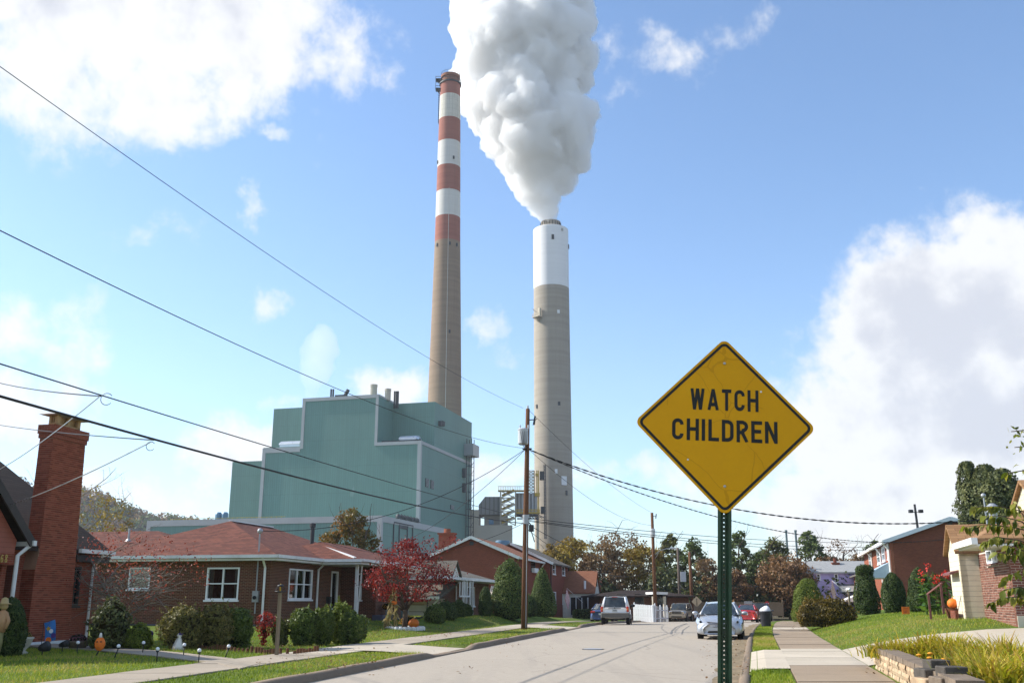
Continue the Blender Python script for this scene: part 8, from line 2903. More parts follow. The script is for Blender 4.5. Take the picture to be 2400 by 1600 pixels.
# fences
plain('fence_white',(0.60,0.61,0.62),0.5,0.3,var=0.06,scale=3)
def picket_fence(u0,u1,v0,Y0,Y1,h,n,lab,mat,name,w=0.14,gap=0.0,postmat=None,thick=0.03,zb=None,capz=0.0):
 a,b=stand(u0,Y0),stand(u1,Y1)
 if zb is not None:
  a.z=b.z=zb
 t_=thing(name,lab,'fence',a)
 d=b-a
 L=math.hypot(d.x,d.y)
 t_.rotation_euler=(0,0,math.atan2(d.y,d.x))
 dz=d.z/L
 pm=MB();pm.box(-w/2,w/2,-thick,0,0,h);
 if capz:
  pm.add([(-w/2,-thick,h),(w/2,-thick,h),(w/2,0,h),(-w/2,0,h),(0,-thick/2,h+capz)],[(0,1,4),(1,2,4),(2,3,4),(3,0,4)])
 me=pm.mesh('picket')
 me.materials.append(MAT[mat])
 rng=random.Random(n)
 for i in range(n):
  x=L*(i+0.5)/n
  link_obj('picket',me,t_,(x,0,dz*x+rng.uniform(-0.015,0.015)),(0,rng.uniform(-0.01,0.01),0))
 for z in(0.25*h,0.78*h):
  mb=MB();mb.beam((0,0.03,z),(L,0.03,z+d.z),0.05,0.1);mb.build('rail',MAT[mat],t_)
 k=max(2,int(L/2.4)+1)
 for i in range(k):
  x=L*i/(k-1)
  mb=MB();mb.cbox(x-0.07,x+0.07,0.06,0.2,dz*x-0.2,dz*x+h+0.08,0.01);mb.ball((x,0.13,dz*x+h+0.13),0.07,8,5);mb.build('post',MAT[mat],t_)
 return t_
h_f=h_of(1415,91)-gz(stand(1490,91).x,91)
picket_fence(1484,1532,1448,93,90,h_f,20,'white vinyl picket fence panel behind the white SUV','fence_white','white_fence',0.105,capz=0.05)
picket_fence(1534,1566,1448,90,96,h_f*0.93,11,'white vinyl fence return right of the far pole','fence_white','white_fence',0.105,capz=0.08)
h_w=h_of(1410,112)+0.2
picket_fence(1525,1700,1442,113,112,h_w,95,'weathered board fence at the street end left of the sign post','fence_wood','board_fence',0.085,zb=-0.2)
picket_fence(1701,1835,1442,112,111,h_w,75,'weathered board fence at the street end behind the stop sign','fence_wood','board_fence',0.085,zb=-0.2)
for u0,u1,v0,Y,lab in((1571,1589,1413,108,'pale low board panel above the beige off roader'),(1744,1763,1408,104,'pale grey notice board above the red sedan')):
 a,b=at(u0,v0,Y),at(u1,v0,Y)
 t_=thing('notice_board',lab,'board',(a.x,a.y,0.0))
 mb=MB();mb.box(0,b.x-a.x,-0.04,0,a.z-0.6,a.z);mb.build('panel',MAT['galvanised'],t_)
 for x in(0.05,b.x-a.x-0.05):
  mb=MB();mb.box(x-0.03,x+0.03,0.0,0.05,-0.8,a.z-0.02);mb.build('post',MAT['dark_iron'],t_)
q=at(1633,1409,104)
t_=thing('diamond_sign','small diamond sign seen from behind by the brown far pole','sign',(q.x,q.y,0.0))
pts=rdiamond(0.80*px_m(12,1409,104)/0.55,0.05)
mb=plate_(pts,-0.01,0.01,q.z);mb.build('sign_plate',plain('sign_back',(0.50,0.38,0.24),0.5,0.4,var=0.1),t_,uv=False)
mb=MB();mb.box(-0.04,0.04,-0.05,-0.011,-0.8,q.z+0.3);mb.build('post',MAT['fence_wood'],t_)
q=at(1798,1413.5,102)
t_=thing('stop_sign','red octagonal stop sign behind the trash can','sign',(q.x,q.y,0.0))
R=px_m(5.4,1413,102)
mb=plate_([(R*math.cos(math.radians(22.5+45*k)),R*math.sin(math.radians(22.5+45*k)))for k in range(8)],-0.01,0.01,q.z);mb.build('sign_plate',plain('stop_red',(0.55,0.03,0.03),0.4,0.4,var=0.06),t_,uv=False)
word('STOP',-R*0.72,R*0.72,q.z-R*0.28,R*0.56,t_,MAT['white_vinyl'],-0.014)
mb=MB();mb.box(-0.03,0.03,0.012,0.06,-0.8,q.z+0.2);mb.build('post',MAT['galvanised'],t_)
p=on_ground(1796,1468)
t_=thing('trash_can','black trash can with lumpy white bag on the verge','trash can',p)
hh=h_of(1431,p.y)-p.z
mb=MB();mb.lathe([(0.245,0.0),(0.31,hh*0.86),(0.345,hh*0.87),(0.345,hh),(0.30,hh),(0.27,hh*0.6)],20,cap=False);mb.lathe([(0.244,0.01),(0.1,0.012)],20);mb.build('bin',plain('bin_black',(0.022,0.022,0.028),0.5,0.35,var=0.2),t_,smooth=False)
for s in(1,-1):
 mb=MB();mb.tube([(s*0.33,-0.09,hh*0.80),(s*0.40,0,hh*0.78),(s*0.33,0.09,hh*0.80)],0.016,5);mb.build('handle',MAT['black_plastic'],t_)
mb=MB();rng=np.random.RandomState(6)
tmp=MB().ball((0,0,0),0.3,14,9)
mb.add([(a*(1+0.12*math.sin(7*b+3*c)),b*(1+0.1*math.sin(9*a)),hh-0.02+c*0.95*(1+0.15*math.sin(11*a+5*b)))for a,b,c in tmp.v],tmp.f);mb.build('bag',plain('bag_white',(0.68,0.66,0.68),0.4,0.4,var=0.08,scale=12,bump=0.3),t_,smooth=True)
p=on_ground(1848,1448)
t_=thing('handrail','white metal handrail by the steps beyond the dwarf spruce','handrail',p)
mb=MB()
for x,y,z in((0,0,0),(0.55,0.1,0.12),(1.1,0.2,0.3)):
 mb.beam((x,y,z-0.1),(x,y,z+0.85),0.05)
mb.beam((-0.05,-0.02,0.85),(1.15,0.22,1.15),0.05);mb.beam((-0.05,-0.02,0.45),(1.15,0.22,0.75),0.035)
mb.build('rail',MAT['white_vinyl'],t_)
# block planter wall on the right
plain('block_tan',(0.42,0.30,0.19),0.95,0.1,var=0.3,scale=5,bump=0.8,dirt=(0.20,0.145,0.10))
plain('block_buff',(0.48,0.37,0.24),0.95,0.1,var=0.28,scale=5,bump=0.8,dirt=(0.24,0.17,0.11))
plain('cap_brown',(0.20,0.155,0.115),0.95,0.1,var=0.25,scale=7,bump=0.6,dirt=(0.07,0.06,0.05))
plain('cap_shaded',(0.085,0.075,0.065),0.95,0.1,var=0.3,scale=7,bump=0.6,dirt=(0.16,0.13,0.10))  # darker cap colour, shade of the step block fronts put into it
PWD=3.48
pw=thing('planter_wall','curving tan block retaining wall with brown cap stones','wall',(XR(18)+PWD,18.0,0.0))
def pw_pt(y,d=PWD):
 return Vector((XR(y)+d-pw.location.x,y-18.0,0))
rng=random.Random(9)
LB,HB_=0.30,0.145
for row in range(-1,4):
 y=12.2+(0.15 if row%2 else 0.0)
 while y<22.2:
  a,b=pw_pt(y+0.006),pw_pt(min(22.25,y+LB-0.006))
  z0=row*HB_-0.06
  sb=(3-row)*-0.018
  d=(b-a).normalized()
  nrm=Vector((-d.y,d.x,0))
  f=rng.uniform(0.0,0.025)
  mb=MB()
  c=(a+b)/2
  hl=(b-a).length/2
  rows=[]
  for k in range(3):
   r_=[]
   for j in range(4):
    bulge=(0.0 if k in(0,2)else 0.018)+(0.0 if j in(0,3)else 0.016)+rng.uniform(-0.006,0.006)
    p_=c+d*(hl*(-1+2*j/3))+nrm*(bulge+f+sb)
    r_.append((p_.x,p_.y,z0+0.004+(HB_-0.008)*k/2))
   rows.append(r_)
  mb.grid(rows)
  back=[c+d*(hl*s)-nrm*0.2 for s in(-1,1)]
  o=len(mb.v)
  mb.v.extend([(back[0].x,back[0].y,z0),(back[1].x,back[1].y,z0),(back[0].x,back[0].y,z0+HB_-0.004),(back[1].x,back[1].y,z0+HB_-0.004)])
  mb.f+=[(8,11,o+3,o+2),(0,8,o+2,o),(11,3,o+1,o+3)]
  mb.build('block',MAT['block_tan']if rng.random()<0.5 else MAT['block_buff'],pw)
  y+=LB
ZT=4*HB_-0.06
y=12.9
while y<22.3:
 ln=rng.uniform(0.38,0.46)
 a,b=pw_pt(y+0.005),pw_pt(y+ln-0.005)
 d=(b-a).normalized()
 nrm=Vector((-d.y,d.x,0))
 c=(a+b)/2-nrm*0.11+Vector((0,0,ZT+0.045))
 MB().obox(c,(b-a).length/2,0.165+rng.uniform(-0.006,0.01),0.045,d,nrm,(0,0,1)).build('cap_stone',MAT['cap_brown'],pw)
 y+=ln
for row in range(-1,4):
 for i in range(9):
  x=0.02+i*0.31+(0.15 if row%2 else 0)
  p_=pw_pt(22.25)
  MB().cbox(p_.x+x,p_.x+x+0.30,p_.y-0.2-0.07*i,p_.y-0.07*i,row*HB_-0.06,row*HB_+HB_-0.064,0.008).build('block',MAT['block_tan'],pw)
for i in range(7):
 p_=pw_pt(22.25)
 MB().cbox(p_.x+i*0.42-0.05,p_.x+i*0.42+0.36,p_.y-0.28-0.1*i,p_.y+0.05-0.1*i,ZT+0.001,ZT+0.09,0.01).build('cap_stone',MAT['cap_brown'],pw)
def step_block(u0,u1,v0,v1,Y,m_,dy=0.3):
 a,b=at(u0,v0,Y),at(u1,v1,Y)
 o=MB().cbox(a.x-pw.location.x,b.x-pw.location.x,Y-18.0,Y-18.0+dy,b.z,a.z,0.012).build('step_block',MAT[m_],pw)
step_block(2180,2230,1546,1567,14.9,'cap_shaded')
step_block(2166,2212,1567.6,1590,14.6,'cap_shaded',0.4)
step_block(2213,2272,1562,1587,14.0,'cap_shaded',0.32)
step_block(2205,2272,1588,1625,13.7,'cap_brown',0.42)
step_block(2168,2206,1591,1640,14.3,'block_tan',0.5)
step_block(2273,2360,1578,1600,14.6,'cap_brown',0.3)
so=MB().grid([[(XR(y)+d,y,0.40+0.05*math.sin(x_*3))for x_,d in enumerate((PWD+0.05,4.5,6,8,10.5))]for y in(12.5,14,16,18,20,22.1)])
tag(so.build('planting_bed',MAT['soil'],uv=False),'dark soil bed inside the block planter','soil',kind='structure')
# bricks as real pieces on the nearest brickwork
def brick_piece_mat(name,stops):
 t=NT(name)
 a=t.N.new('ShaderNodeAttribute');a.attribute_name='rnd'
 c=t.ramp(a.outputs['Fac'],[(i/(len(stops)-1),s)for i,s in enumerate(stops)])
 c=t.mix(t.math('MULTIPLY',t.noise(30,4),0.35),c,tuple(x*0.5 for x in stops[0]))
 MAT[name]=t.surface(t.principled(c,0.9,0.15,0,t.bump(t.noise(60,3),0.4,0.006)))
brick_piece_mat('brick_piece_red',[(0.20,0.05,0.028),(0.28,0.072,0.04),(0.34,0.096,0.055)])
brick_piece_mat('brick_piece_brown',[(0.14,0.062,0.044),(0.215,0.095,0.066),(0.28,0.135,0.095)])
def brickwork(parent,face,bw,bh,lim,mat,seed,inside,clip=None,hi=None):
 rng=random.Random(seed)
 a0,a1,z0,z1,fn=face
 boxes=[]
 r=0
 z=z0
 while z+bh<=z1:
  a=a0-(bw/2 if r%2 else 0)
  while a<a1:
   p,q=max(a,a0,clip(z+bh)if clip else a0),min(a+bw-0.011,a1,hi(z+bh)if hi else a1)
   if q-p>0.03 and inside(p,q,z,z+bh):
    boxes.append((p,q,z+0.0055,z+bh-0.0055))
   a+=bw
  z+=bh
  r+=1
 boxes.sort(key=lambda b:-(b[1]-b[0]))
 single,rest=boxes[:lim],boxes[lim:]
 full=max(b[1]-b[0]for b in boxes)
 def cell(b,d):
  (p,q,s,t_)=b
  V=[fn(p,s,0),fn(q,s,0),fn(q,t_,0),fn(p,t_,0),fn(p,s,d),fn(q,s,d),fn(q,t_,d),fn(p,t_,d)]
  return V,[(4,5,6,7),(0,1,5,4),(1,2,6,5),(2,3,7,6),(3,0,4,7)]
 shared={}
 for b in single:
  if abs((b[1]-b[0])-full)>1e-4:
   rest.append(b);continue
  k=rng.randint(0,4)
  if k not in shared:
   V,F=cell((-full/2,full/2,-bh/2+0.0055,bh/2-0.0055),0.007+0.0012*k)
   m_=MB();m_.add([Vector(v)-Vector(fn(0,0,0))for v in V],F)
   me=m_.mesh('brick',uv=False)
   at_=me.attributes.new('rnd','FLOAT','FACE')
   at_.data.foreach_set('value',np.full(len(me.polygons),k/4,dtype=np.float32))
   me.materials.append(MAT[mat])
   shared[k]=me
  link_obj('brick',shared[k],parent,Vector(fn((b[0]+b[1])/2,(b[2]+b[3])/2,0)))
 if rest:
  m_=MB();vals=[]
  for b in rest:
   V,F=cell(b,rng.uniform(0.006,0.012))
   m_.add(V,F);vals+=[rng.random()]*5
  me=m_.mesh('bricks',uv=False)
  at_=me.attributes.new('rnd','FLOAT','FACE')
  at_.data.foreach_set('value',np.array(vals,dtype=np.float32))
  me.materials.append(MAT[mat])
  o=link_obj('bricks',me,parent)
  o['kind']='stuff'
plain('mortar_red',(0.33,0.19,0.12),0.95,0.1,var=0.2,scale=3)
plain('mortar_pale',(0.54,0.48,0.40),0.95,0.1,var=0.15,scale=3)
chim.data.materials[0]=MAT['mortar_red']
def in_ch(p,q,s,t_):
 if t_>zC-0.45:
  return False
 return True
brickwork(chim,(xw,0.0,0.0,zC-0.45,lambda a,z,d:(a,-d,z)),0.213,0.0677,299,'brick_piece_red',1,in_ch,lambda z:xw if z<zs0 else xw+(xc0-xw)*min(1,(z-zs0)/(zs1-zs0)),lambda z:xt_*(z+0.3)/(zC-0.15))
brickwork(chim,(0.0,CD,zs1,zC-0.45,lambda a,z,d:(xc0-d,a,z)),0.213,0.0677,0,'brick_piece_red',2,lambda p,q,s,t_:True)
brickwork(chim,(0.0,CD,0.0,zs0,lambda a,z,d:(xw-d,a,z)),0.213,0.0677,0,'brick_piece_red',5,lambda p,q,s,t_:True)
w7_=W7
w7_.data.materials[0]=MAT['mortar_pale']
brickwork(w7_,(x7,0.0,-0.35,ze1-0.13,lambda a,z,d:(a,d,z)),0.24,0.077,299,'brick_piece_brown',3,lambda p,q,s,t_:not(q>w11[0]and p<w11[1]and t_>w11[2]-0.075 and s<w11[3]))
# yard ornaments on the left
def pl(name,col,**k):
 return plain(name,col,k.get('rough',0.6),0.3,var=k.get('var',0.12),scale=k.get('scale',10))
pl('orange_plastic',(0.80,0.18,0.02));pl('purple',(0.09,0.05,0.22));pl('flag_blue',(0.05,0.20,0.50));pl('ghost_white',(0.72,0.68,0.63));pl('gold',(0.55,0.33,0.03))
pl('pumpkin',(0.50,0.12,0.01));pl('straw',(0.42,0.30,0.13));pl('olive_cloth',(0.22,0.20,0.08));pl('camel_cloth',(0.45,0.25,0.12));pl('urn_stone',(0.50,0.46,0.38));pl('flag_red',(0.45,0.03,0.04));pl('flag_navy',(0.025,0.035,0.13))
def part_of(t_,mb,name,mat,smooth=True):
 return mb.build(name,MAT[mat],t_,uv=False,smooth=smooth)
GL=[(180,1531,'beside the mauve planter bowl'),(250,1519,'left of the black bodied figure'),(267,1541,'right of the pumpkin face lantern'),(334,1531,'below the purple disc'),(367,1549,'at the near edge of the walk'),(430,1537,'below the white ghost'),(465,1553,'farthest along the near walk edge'),(526,1541,'leaning by the log edging')]
for i,(u,v,lab)in enumerate(GL):
 p=on_ground(u,v)
 t_=thing('globe_light','small white globe garden light '+lab,'garden light',p,0.0,'globe lights along the front walk')
 lean=0.09 if i in(2,7)else 0.0
 part_of(t_,MB().tube([(0,0,-0.05),(lean,0,0.24)],0.014,6),'stake','black_plastic')
 part_of(t_,MB().lathe([(0.028,0.22),(0.045,0.25),(0.03,0.26)],10,(lean,0,0)),'collar','black_plastic')
 part_of(t_,MB().ball((lean,0,0.29),0.048,12,8),'globe','white_vinyl')
for u,v,s,lab in((145,1527,0.1,'small black garden spotlight at the walk edge'),(98,1535,0.14,'larger black garden spotlight below the blue flag')):
 p=on_ground(u,v)
 t_=thing('spotlight',lab,'garden light',p)
 part_of(t_,MB().tube([(0,0,-0.05),(0,0,0.16)],0.015,5),'stake','black_plastic')
 mb=MB();mb.tube([(-0.08,0,0.18),(0.02,-0.03,0.2),(0.16,-0.06,0.24)],[s*0.5,s*0.8,s],10);part_of(t_,mb,'lamp_head','black_plastic')
p=on_ground(95,1524)
t_=thing('garden_flag','small blue garden flag with yellow stars and orange disc','flag',p)
z0,z1=h_of(1506,p.y)-p.z,h_of(1459,p.y)-p.z
part_of(t_,MB().tube([(0,0,-0.05),(0,0,z1+0.03),(0.3,0,z1+0.1)],0.008,5),'pole','dark_iron')
rows=[[(0.02+0.30*i/5+0.10*j/5,-0.02+0.03*math.sin(i*1.3+j),z1+0.09*i/5-(z1-z0)*j/5)for i in range(6)]for j in range(6)]
fo=part_of(t_,MB().grid(rows),'cloth','flag_blue')
for x,z,r,m_ in((0.14,0.72,0.075,'gold'),(0.22,0.6,0.06,'white_vinyl'),(0.17,0.15,0.085,'orange_plastic'),(0.30,0.38,0.07,'purple')):
 mb=MB();zz=z0+(z1-z0)*z;pts=[(x+0.04+r*(1 if k%2 or m_!='gold' else 0.5)*math.cos(k*math.pi/5),-0.058,zz+r*(1 if k%2 or m_!='gold' else 0.5)*math.sin(k*math.pi/5))for k in range(10)]
 mb.extrude(pts,(0,0.004,0));mb.build('printed_shape',MAT[m_],fo,uv=False)
p=on_ground(231,1538)
t_=thing('pumpkin_lantern','grinning orange pumpkin face on a black stake by the walk','decoration',p)
zz=h_of(1508,p.y)-p.z
part_of(t_,MB().tube([(-0.1,0,-0.05),(0.02,0,zz-0.1)],0.02,6),'stake','black_plastic')
mb=MB();tmp=MB().ball((0,0,0),0.14,14,9);mb.add([(a,b*0.5,zz+c*1.25)for a,b,c in tmp.v],tmp.f);part_of(t_,mb,'face','orange_plastic')
for x,z,s in((-0.05,0.06,0.03),(0.05,0.06,0.03),(0.0,-0.06,0.055)):
 mb=MB();mb.extrude([(x-s,-0.078,zz+z-s*0.5),(x+s,-0.078,zz+z-s*0.5),(x,-0.078,zz+z+s*0.6*(1 if s<0.05 else-1))],(0,0.02,0));part_of(t_,mb,'eye' if s<0.05 else 'mouth','black_plastic',False)
part_of(t_,MB().lathe([(0.05,0.0),(0.03,0.1),(0.01,0.12)],8,(0,0,zz+0.16)),'stem','ghost_white')
p=on_ground(266,1515)
t_=thing('scare_figure','black robed figure with orange pumpkin head by the shrubs','decoration',p)
zz=h_of(1485,p.y)-p.z
part_of(t_,MB().lathe([(0.17,0.0),(0.15,zz*0.5),(0.09,zz-0.1),(0.03,zz)],12),'robe','black_plastic')
mb=MB();tmp=MB().ball((0,0,0),0.13,14,9);mb.add([(a*(1+0.06*math.cos(6*math.atan2(b,a))),b,zz+0.04+c*1.1)for a,b,c in tmp.v],tmp.f);part_of(t_,mb,'head','orange_plastic')
p=on_ground(418,1522)
t_=thing('ghost_figure','white draped ghost figure with purple cap before the hedge','decoration',p)
zz=h_of(1482,p.y)-p.z
prof=[(0.17,0.0),(0.15,zz*0.25),(0.10,zz*0.55),(0.055,zz*0.72),(0.085,zz*0.85),(0.06,zz*0.97),(0.01,zz)]
tmp=MB().lathe(prof,20);mb=MB();mb.add([(a*(1+0.16*math.sin(6*math.atan2(b,a))*(1-c/zz)),b*(1+0.16*math.sin(6*math.atan2(b,a))*(1-c/zz)),c)for a,b,c in tmp.v],tmp.f);part_of(t_,mb,'drape','ghost_white')
part_of(t_,MB().lathe([(0.09,zz*0.88),(0.075,zz*0.98),(0.02,zz*1.12)],10,(0.04,0,0)),'cap','purple')
for u,v,vt,m_,r,lab in((350,1518,1484,'purple',0.09,'purple disc ornament on a stick'),(398,1520,1494,'gold',0.09,'yellow disc ornament on a stick left of the ghost')):
 p=on_ground(u,v);t_=thing('disc_ornament',lab,'decoration',p);zz=h_of(vt,p.y)-p.z
 part_of(t_,MB().tube([(0,0,-0.05),(0,0,zz)],0.01,5),'stick','dark_iron')
 tmp=MB().ball((0,0,0),r,14,8);mb=MB();mb.add([(a,b*0.25,zz+c)for a,b,c in tmp.v],tmp.f);part_of(t_,mb,'disc',m_)
for u,v,lab in((280,1520,'first small tan stake figure right of the black figure'),(296,1518,'second small tan stake figure, slightly bent'),(330,1519,'third small tan stake figure below the purple disc')):
 p=on_ground(u,v);t_=thing('stake_figure',lab,'decoration',p,0,'tan stake figures')
 part_of(t_,MB().lathe([(0.05,0),(0.06,0.1),(0.035,0.18),(0.05,0.24),(0.02,0.32)],8),'body','straw')
 part_of(t_,MB().tube([(-0.07,0,0.1),(0,-0.03,0.16),(0.07,0,0.1)],0.015,5),'arm','orange_plastic')
p=on_ground(48,1532)
t_=thing('stone_urn','pale stone urn of yellow mums beside the chimney','planter',p)
part_of(t_,MB().lathe([(0.16,0),(0.18,0.04),(0.10,0.10),(0.20,0.2),(0.27,0.38),(0.30,0.42),(0.26,0.44),(0.2,0.36)],18),'urn','urn_stone')
rng_=np.random.RandomState(3)
def mums(t_,z,r,n,mat,seed,sz=0.05):
 rng_=np.random.RandomState(seed);D=rng_.normal(size=(n,3));D[:,2]=np.abs(D[:,2]);D/=np.linalg.norm(D,axis=1,keepdims=True)
 link_obj('blooms',leaf_mesh('blooms',D*r*rng_.uniform(0.75,1.0,n)[:,None]*np.array([1,1,0.8])+np.array([0,0,z]),D+rng_.normal(size=D.shape)*0.4,sz,sz*0.8,rng_.uniform(0,1,n),MAT[mat],rng_),t_)
 part_of(t_,MB().lathe([(r*0.7,z-0.05),(r*0.85,z+r*0.2),(r*0.6,z+r*0.6),(0.02,z+r*0.72)],12),'leaves','dark_growth')
mums(t_,0.42,0.24,260,'leaf_gold',4)
p=on_ground(181,1520)
t_=thing('planter_bowl','grey bowl planter of mauve flowers at the chimney foot','planter',p)
part_of(t_,MB().lathe([(0.2,0),(0.34,0.2),(0.36,0.24),(0.3,0.24),(0.26,0.16)],18),'bowl','cap_brown');mums(t_,0.22,0.28,280,'petal_mauve',5)
p=on_ground(-6,1540)
t_=thing('scarecrow','straw scarecrow in patched orange shirt cut off by the frame','decoration',p)
t_.scale=(0.78,0.78,0.78)
part_of(t_,MB().tube([(-0.05,0,0),(0.0,0,0.45),(-0.02,0,0.85)],[0.09,0.10,0.12],10),'trousers','olive_cloth')
part_of(t_,MB().tube([(-0.02,0,0.8),(0.0,0,1.15),(0.0,0,1.42),(0,0,1.5)],[0.15,0.17,0.15,0.06],12),'shirt','camel_cloth')
part_of(t_,MB().tube([(0.1,0,1.4),(0.22,-0.02,1.15),(0.16,-0.05,0.9)],[0.07,0.06,0.05],8),'sleeve','camel_cloth')
part_of(t_,MB().ball((0,0,1.62),0.13,12,8),'head','straw')
part_of(t_,MB().lathe([(0.24,1.68),(0.13,1.72),(0.1,1.86),(0.03,1.9)],14),'hat','straw')
p=on_ground(648,1536)
t_=thing('lamp_post','weathered lamp post with open lantern before the ranch house','lamp post',p)
zz=h_of(1388,p.y)-p.z
part_of(t_,MB().box(-0.045,0.045,-0.045,0.045,-0.2,zz),'post','fence_wood',False)
q=MB();q.lathe([(0.04,zz),(0.15,zz+0.02),(0.15,zz+0.04)],10);part_of(t_,q,'base_plate','dark_iron')
lt=h_of(1371,p.y)-p.z
for a in range(4):
 c,s=math.cos(a*math.pi/2+0.5),math.sin(a*math.pi/2+0.5)
 part_of(t_,MB().beam((0.15*c,0.15*s,zz+0.03),(0.075*c,0.075*s,lt-0.03),0.014),'lantern_bar','dark_iron',False)
part_of(t_,MB().lathe([(0.10,lt-0.03),(0.09,lt),(0.02,lt+0.03)],10),'lantern_cap','dark_iron')
part_of(t_,MB().lathe([(0.02,zz+0.03),(0.025,zz+0.12),(0.03,zz+0.16),(0.01,zz+0.24)],8),'bulb','gold')
E=[(455,1520),(500,1523),(550,1526),(600,1529),(640,1533),(690,1533),(725,1529),(750,1526)]
pts=[on_ground(u,v)for u,v in E]
t_=thing('log_edging','row of short brown log stubs edging the ranch lawn','edging',pts[0])
rng=random.Random(4)
for a,b in zip(pts[:-1],pts[1:]):
 n=max(2,int((b-a).length/0.16))
 for i in range(n):
  q=a+(b-a)*(i/n)-pts[0]
  h_=rng.uniform(0.08,0.17)
  MB().lathe([(0.045,-0.08),(0.045,h_),(0.036,h_+0.012)],7,q).build('log_stub',MAT['pole_wood'],t_,uv=False)
t_=thing('scalloped_edging','white scalloped stone edging round the red tree','edging',RT)
Rb=px_m(43,1476,RT.y)
for i in range(26):
 a=2*math.pi*i/26
 tmp=MB().lathe([(0.16,-0.06),(0.16,0.06),(0.13,0.10),(0.05,0.12)],8);mb=MB();mb.add([(Rb*math.cos(a)+x*0.7,Rb*math.sin(a)+y*0.7,z)for x,y,z in tmp.v],tmp.f);part_of(t_,mb,'edging_stone','white_trim',False)
o=MB().lathe([(Rb,0.0),(Rb*0.95,0.05),(Rb*0.4,0.09),(0.05,0.1)],22).build('mulch',MAT['soil'],t_,uv=False)
def pumpkin(name,lab,p,r,sc=0.85,mat='pumpkin'):
 t_=thing(name,lab,'pumpkin',p)
 tmp=MB().ball((0,0,0),r,24,10);mb=MB();mb.add([(a*(1+0.07*abs(math.cos(5*math.atan2(b,a)))),b*(1+0.07*abs(math.cos(5*math.atan2(b,a)))),r*sc+c*sc)for a,b,c in tmp.v],tmp.f);part_of(t_,mb,'shell',mat)
 part_of(t_,MB().tube([(0,0,2*r*sc-0.02),(0.02,0,2*r*sc+0.05),(0.06,0,2*r*sc+0.08)],[0.03,0.02,0.015],6),'stem','straw')
 return t_
pumpkin('pumpkin','round orange pumpkin at the foot of the red tree',RT+Vector((0.48,-0.55,0.06)),0.24)
t_=thing('black_cat','black cat cutout perched on the pumpkin','decoration',RT+Vector((0.6,-0.55,0.42)))
part_of(t_,MB().tube([(-0.1,0,0.02),(0.0,0,0.1),(0.14,0,0.08),(0.22,0,0.12)],[0.03,0.05,0.05,0.035],8),'body','black_plastic');part_of(t_,MB().ball((0.26,0,0.13),0.05,8,6),'head','black_plastic')
t_=thing('mum_bush','rusty mum bush behind the pumpkin under the red tree','flower',RT+Vector((0.15,0.35,0.08)));mums(t_,0.15,0.48,500,'petal_orange',6)
t_=thing('cornstalk_bundle','tied bundle of dry cornstalks left of the red tree','decoration',RT+Vector((-0.45,-0.6,0.05)))
rng_=np.random.RandomState(8);mb=MB();C,T_,L_=[],[],[]
for i in range(12):
 a=rng_.uniform(0,6.28);b0=Vector((math.cos(a)*0.3-0.12,math.sin(a)*0.25,0));t1=Vector((math.cos(a)*0.1,math.sin(a)*0.1,rng_.uniform(1.5,1.9)))
 mb.tube([b0,(b0*0.2+t1*0.5),t1],[0.016,0.014,0.008],5)
 for k in range(6):
  f=rng_.uniform(0.15,0.95);d=np.array([rng_.normal()*0.5,rng_.normal()*0.5,-0.9 if f<0.7 else 0.7]);C.append(np.array(b0+(t1-b0)*f)+d*0.12);T_.append(d);L_.append(rng_.uniform(0.3,0.55))
part_of(t_,mb,'stalk','straw')
C,T_,L_=np.array(C),np.array(T_),np.array(L_)
link_obj('husk',leaf_mesh('husk',C,rng_.normal(size=C.shape),L_,L_*0.22,rng_.uniform(0,1,len(C)),MAT['leaf_corn'],rng_,T=T_),t_)
part_of(t_,MB().lathe([(0.12,1.05),(0.14,1.12),(0.12,1.22)],10),'orange_bow','orange_plastic')
q=H2.o+H2.e1*9.3+H2.e2*-2.45+Vector((0,0,0.42))
t_=thing('mum_bucket','white bucket of golden mums on the ranch entry steps','planter',q)
part_of(t_,MB().lathe([(0.15,0),(0.19,0.3),(0.2,0.3),(0.17,0.26)],14),'bucket','white_trim');mums(t_,0.32,0.4,420,'petal_orange',7)
p=on_ground(921,1462);p.y+=5
t_=thing('blue_bin','pale blue bucket beside the garage door','bucket',p);part_of(t_,MB().lathe([(0.16,0),(0.2,0.55),(0.22,0.56),(0.18,0.5)],14),'tub','awning_blue')
# flags, lawn sign, porch pumpkin, mailbox
def us_flag(lab,root,ang,L,W):
 t_=thing('national_flag',lab,'flag',root,ang)
 part_of(t_,MB().tube([(0,0,0),(L*0.85,0,L*0.75)],0.018,6),'pole','white_trim')
 def P(a,b):
  return(L*0.85-a*W*0.28+b*L*0.12,0.06*math.sin(5*a+2*b),L*0.75-a*W*0.95-b*L*0.55)
 for k in range(13):
  mb=MB();mb.grid([[P(i/8,b)for i in range(9)]for b in(k/13,(k+1)/13)]);part_of(t_,mb,'stripe','flag_red' if k%2==0 else 'white_vinyl')
 mb=MB();mb.grid([[(x,y-0.012,z)for x,y,z in(P(i/8,b*7/13)for i in range(5))]for b in(0,0.5,1)]);ca=part_of(t_,mb,'canton','flag_navy')
 for i in range(4):
  for j in range(3):
   x,y,z=P(0.06+i*0.12,0.08+j*0.17);MB().box(x-0.03,x+0.03,y-0.03,y-0.016,z-0.03,z+0.03).build('star',MAT['white_vinyl'],ca,uv=False)
q=at(1366,1411,103)
us_flag('striped national flag hanging left of the white cottage window',q,math.pi,1.9,1.15)
q=at(1988,1392,84)
us_flag('striped national flag drooping beside the lilac house',q,math.pi,1.5,1.0)
t_=thing('mailbox','white mailbox on a wooden post by the shaggy yew','mailbox',stand(1992,76))
zz=h_of(1380,76)-t_.location.z
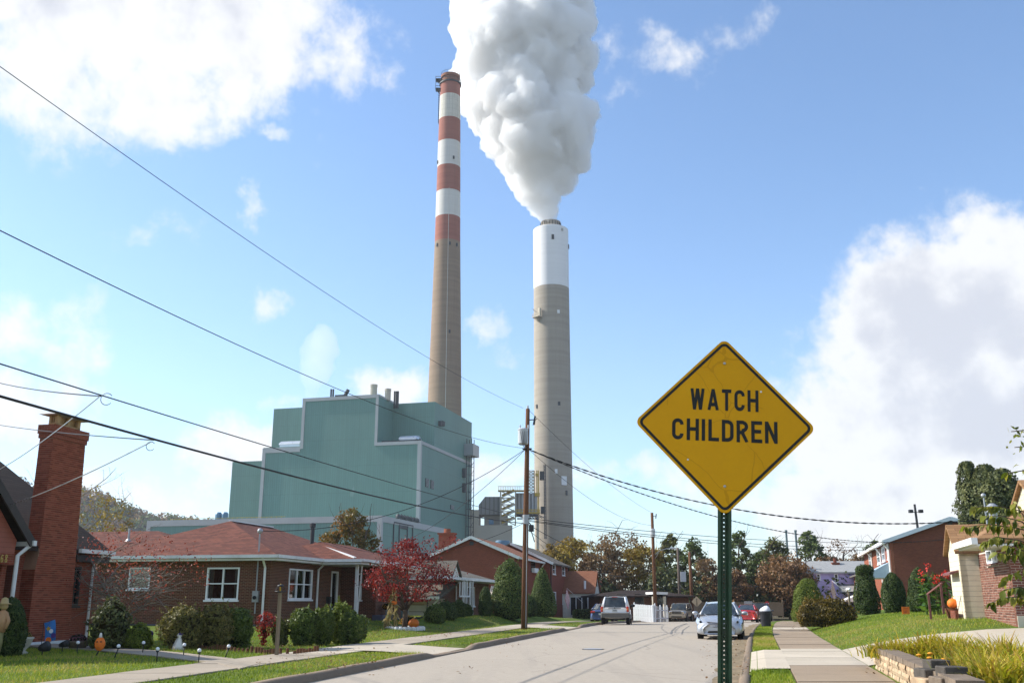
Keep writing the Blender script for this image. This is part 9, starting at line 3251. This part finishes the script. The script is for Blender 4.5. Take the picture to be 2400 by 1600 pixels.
part_of(t_,MB().box(-0.06,0.06,-0.06,0.06,-0.2,zz-0.2),'post','fence_wood',False);tmp=MB().tube([(0,-0.3,zz),(0,0.3,zz)],0.11,12);part_of(t_,tmp,'box','white_vinyl')
p=on_ground(2124,1440)
t_=thing('lawn_sign','small orange lawn sign between the yews','sign',p)
a0,a1=h_of(1438.5,p.y)-p.z,h_of(1421,p.y)-p.z
W_=px_m(8.8,1430,p.y)
part_of(t_,MB().box(-W_,W_,-0.01,0.01,a0,a1),'board','orange_plastic',False)
for i,z in enumerate((0.72,0.42,0.25)):
 part_of(t_,MB().box(-W_*0.6,W_*(0.55-0.2*i),-0.014,-0.0105,a0+(a1-a0)*z,a0+(a1-a0)*(z+0.06)),'printed_line','flag_red',False)
for s in(-1,1):
 part_of(t_,MB().box(s*W_*0.6-0.008,s*W_*0.6+0.008,0.011,0.025,-0.15,a1-0.02),'stake','galvanised',False)
p=at(2236,1440,35.5);p.z=gz(p.x,p.y)
hp=h_of(1425,p.y)-p.z
t_=thing('barrel_planter','brown barrel planter under the big pumpkin','planter',p)
part_of(t_,MB().lathe([(0.20,0),(0.25,hp*0.6),(0.29,hp*0.97),(0.29,hp),(0.22,hp)],18),'tub','rust')
pumpkin('plastic_pumpkin','large bright orange plastic pumpkin on the barrel planter',p+Vector((0,0,hp-0.01)),px_m(12,1412,p.y)*0.97,1.0,'orange_plastic')
rng=np.random.RandomState(55)
C=[]
for(u0,u1,v0,v1,n)in((840,1060,1474,1496,420),(600,900,1520,1575,260),(1000,1220,1475,1520,160),(420,800,1505,1530,200),(1640,1760,1470,1595,170),(1850,1960,1466,1480,90),(2030,2110,1530,1590,40),(700,1300,1500,1590,60)):
 for _ in range(n):
  q=on_ground(rng.uniform(u0,u1),rng.uniform(v0,v1))
  C.append((q.x,q.y,q.z+0.02+(0.035 if 0<q.x-XL(q.y)and q.x<XR(q.y)else 0.03)))
C=np.array(C)
sz=rng.uniform(0.04,0.09,len(C))
o=link_obj('fallen_leaves',leaf_mesh('fallen_leaves',C,rng.normal(size=C.shape)*0.3+np.array([0,0,1]),sz,sz*0.7,rng.uniform(0,1,len(C)),MAT['leaf_rust'],rng))
tag(o,'scattered brown fallen leaves on lawns and gutter','leaves',kind='stuff')
# air: faint autumn haze
hz=NT('haze_air')
p_=hz.N.new('ShaderNodeVolumePrincipled')
p_.inputs['Color'].default_value=(0.82,0.89,1.0,1)
p_.inputs['Density'].default_value=0.00013
p_.inputs['Anisotropy'].default_value=0.2
hz.L.new(p_.outputs[0],hz.out.inputs['Volume'])
o=MB().box(-1500,1500,-60,1650,-4,360).build('haze',hz.m,uv=False)
tag(o,'faint bluish autumn haze in the air','haze',kind='stuff')
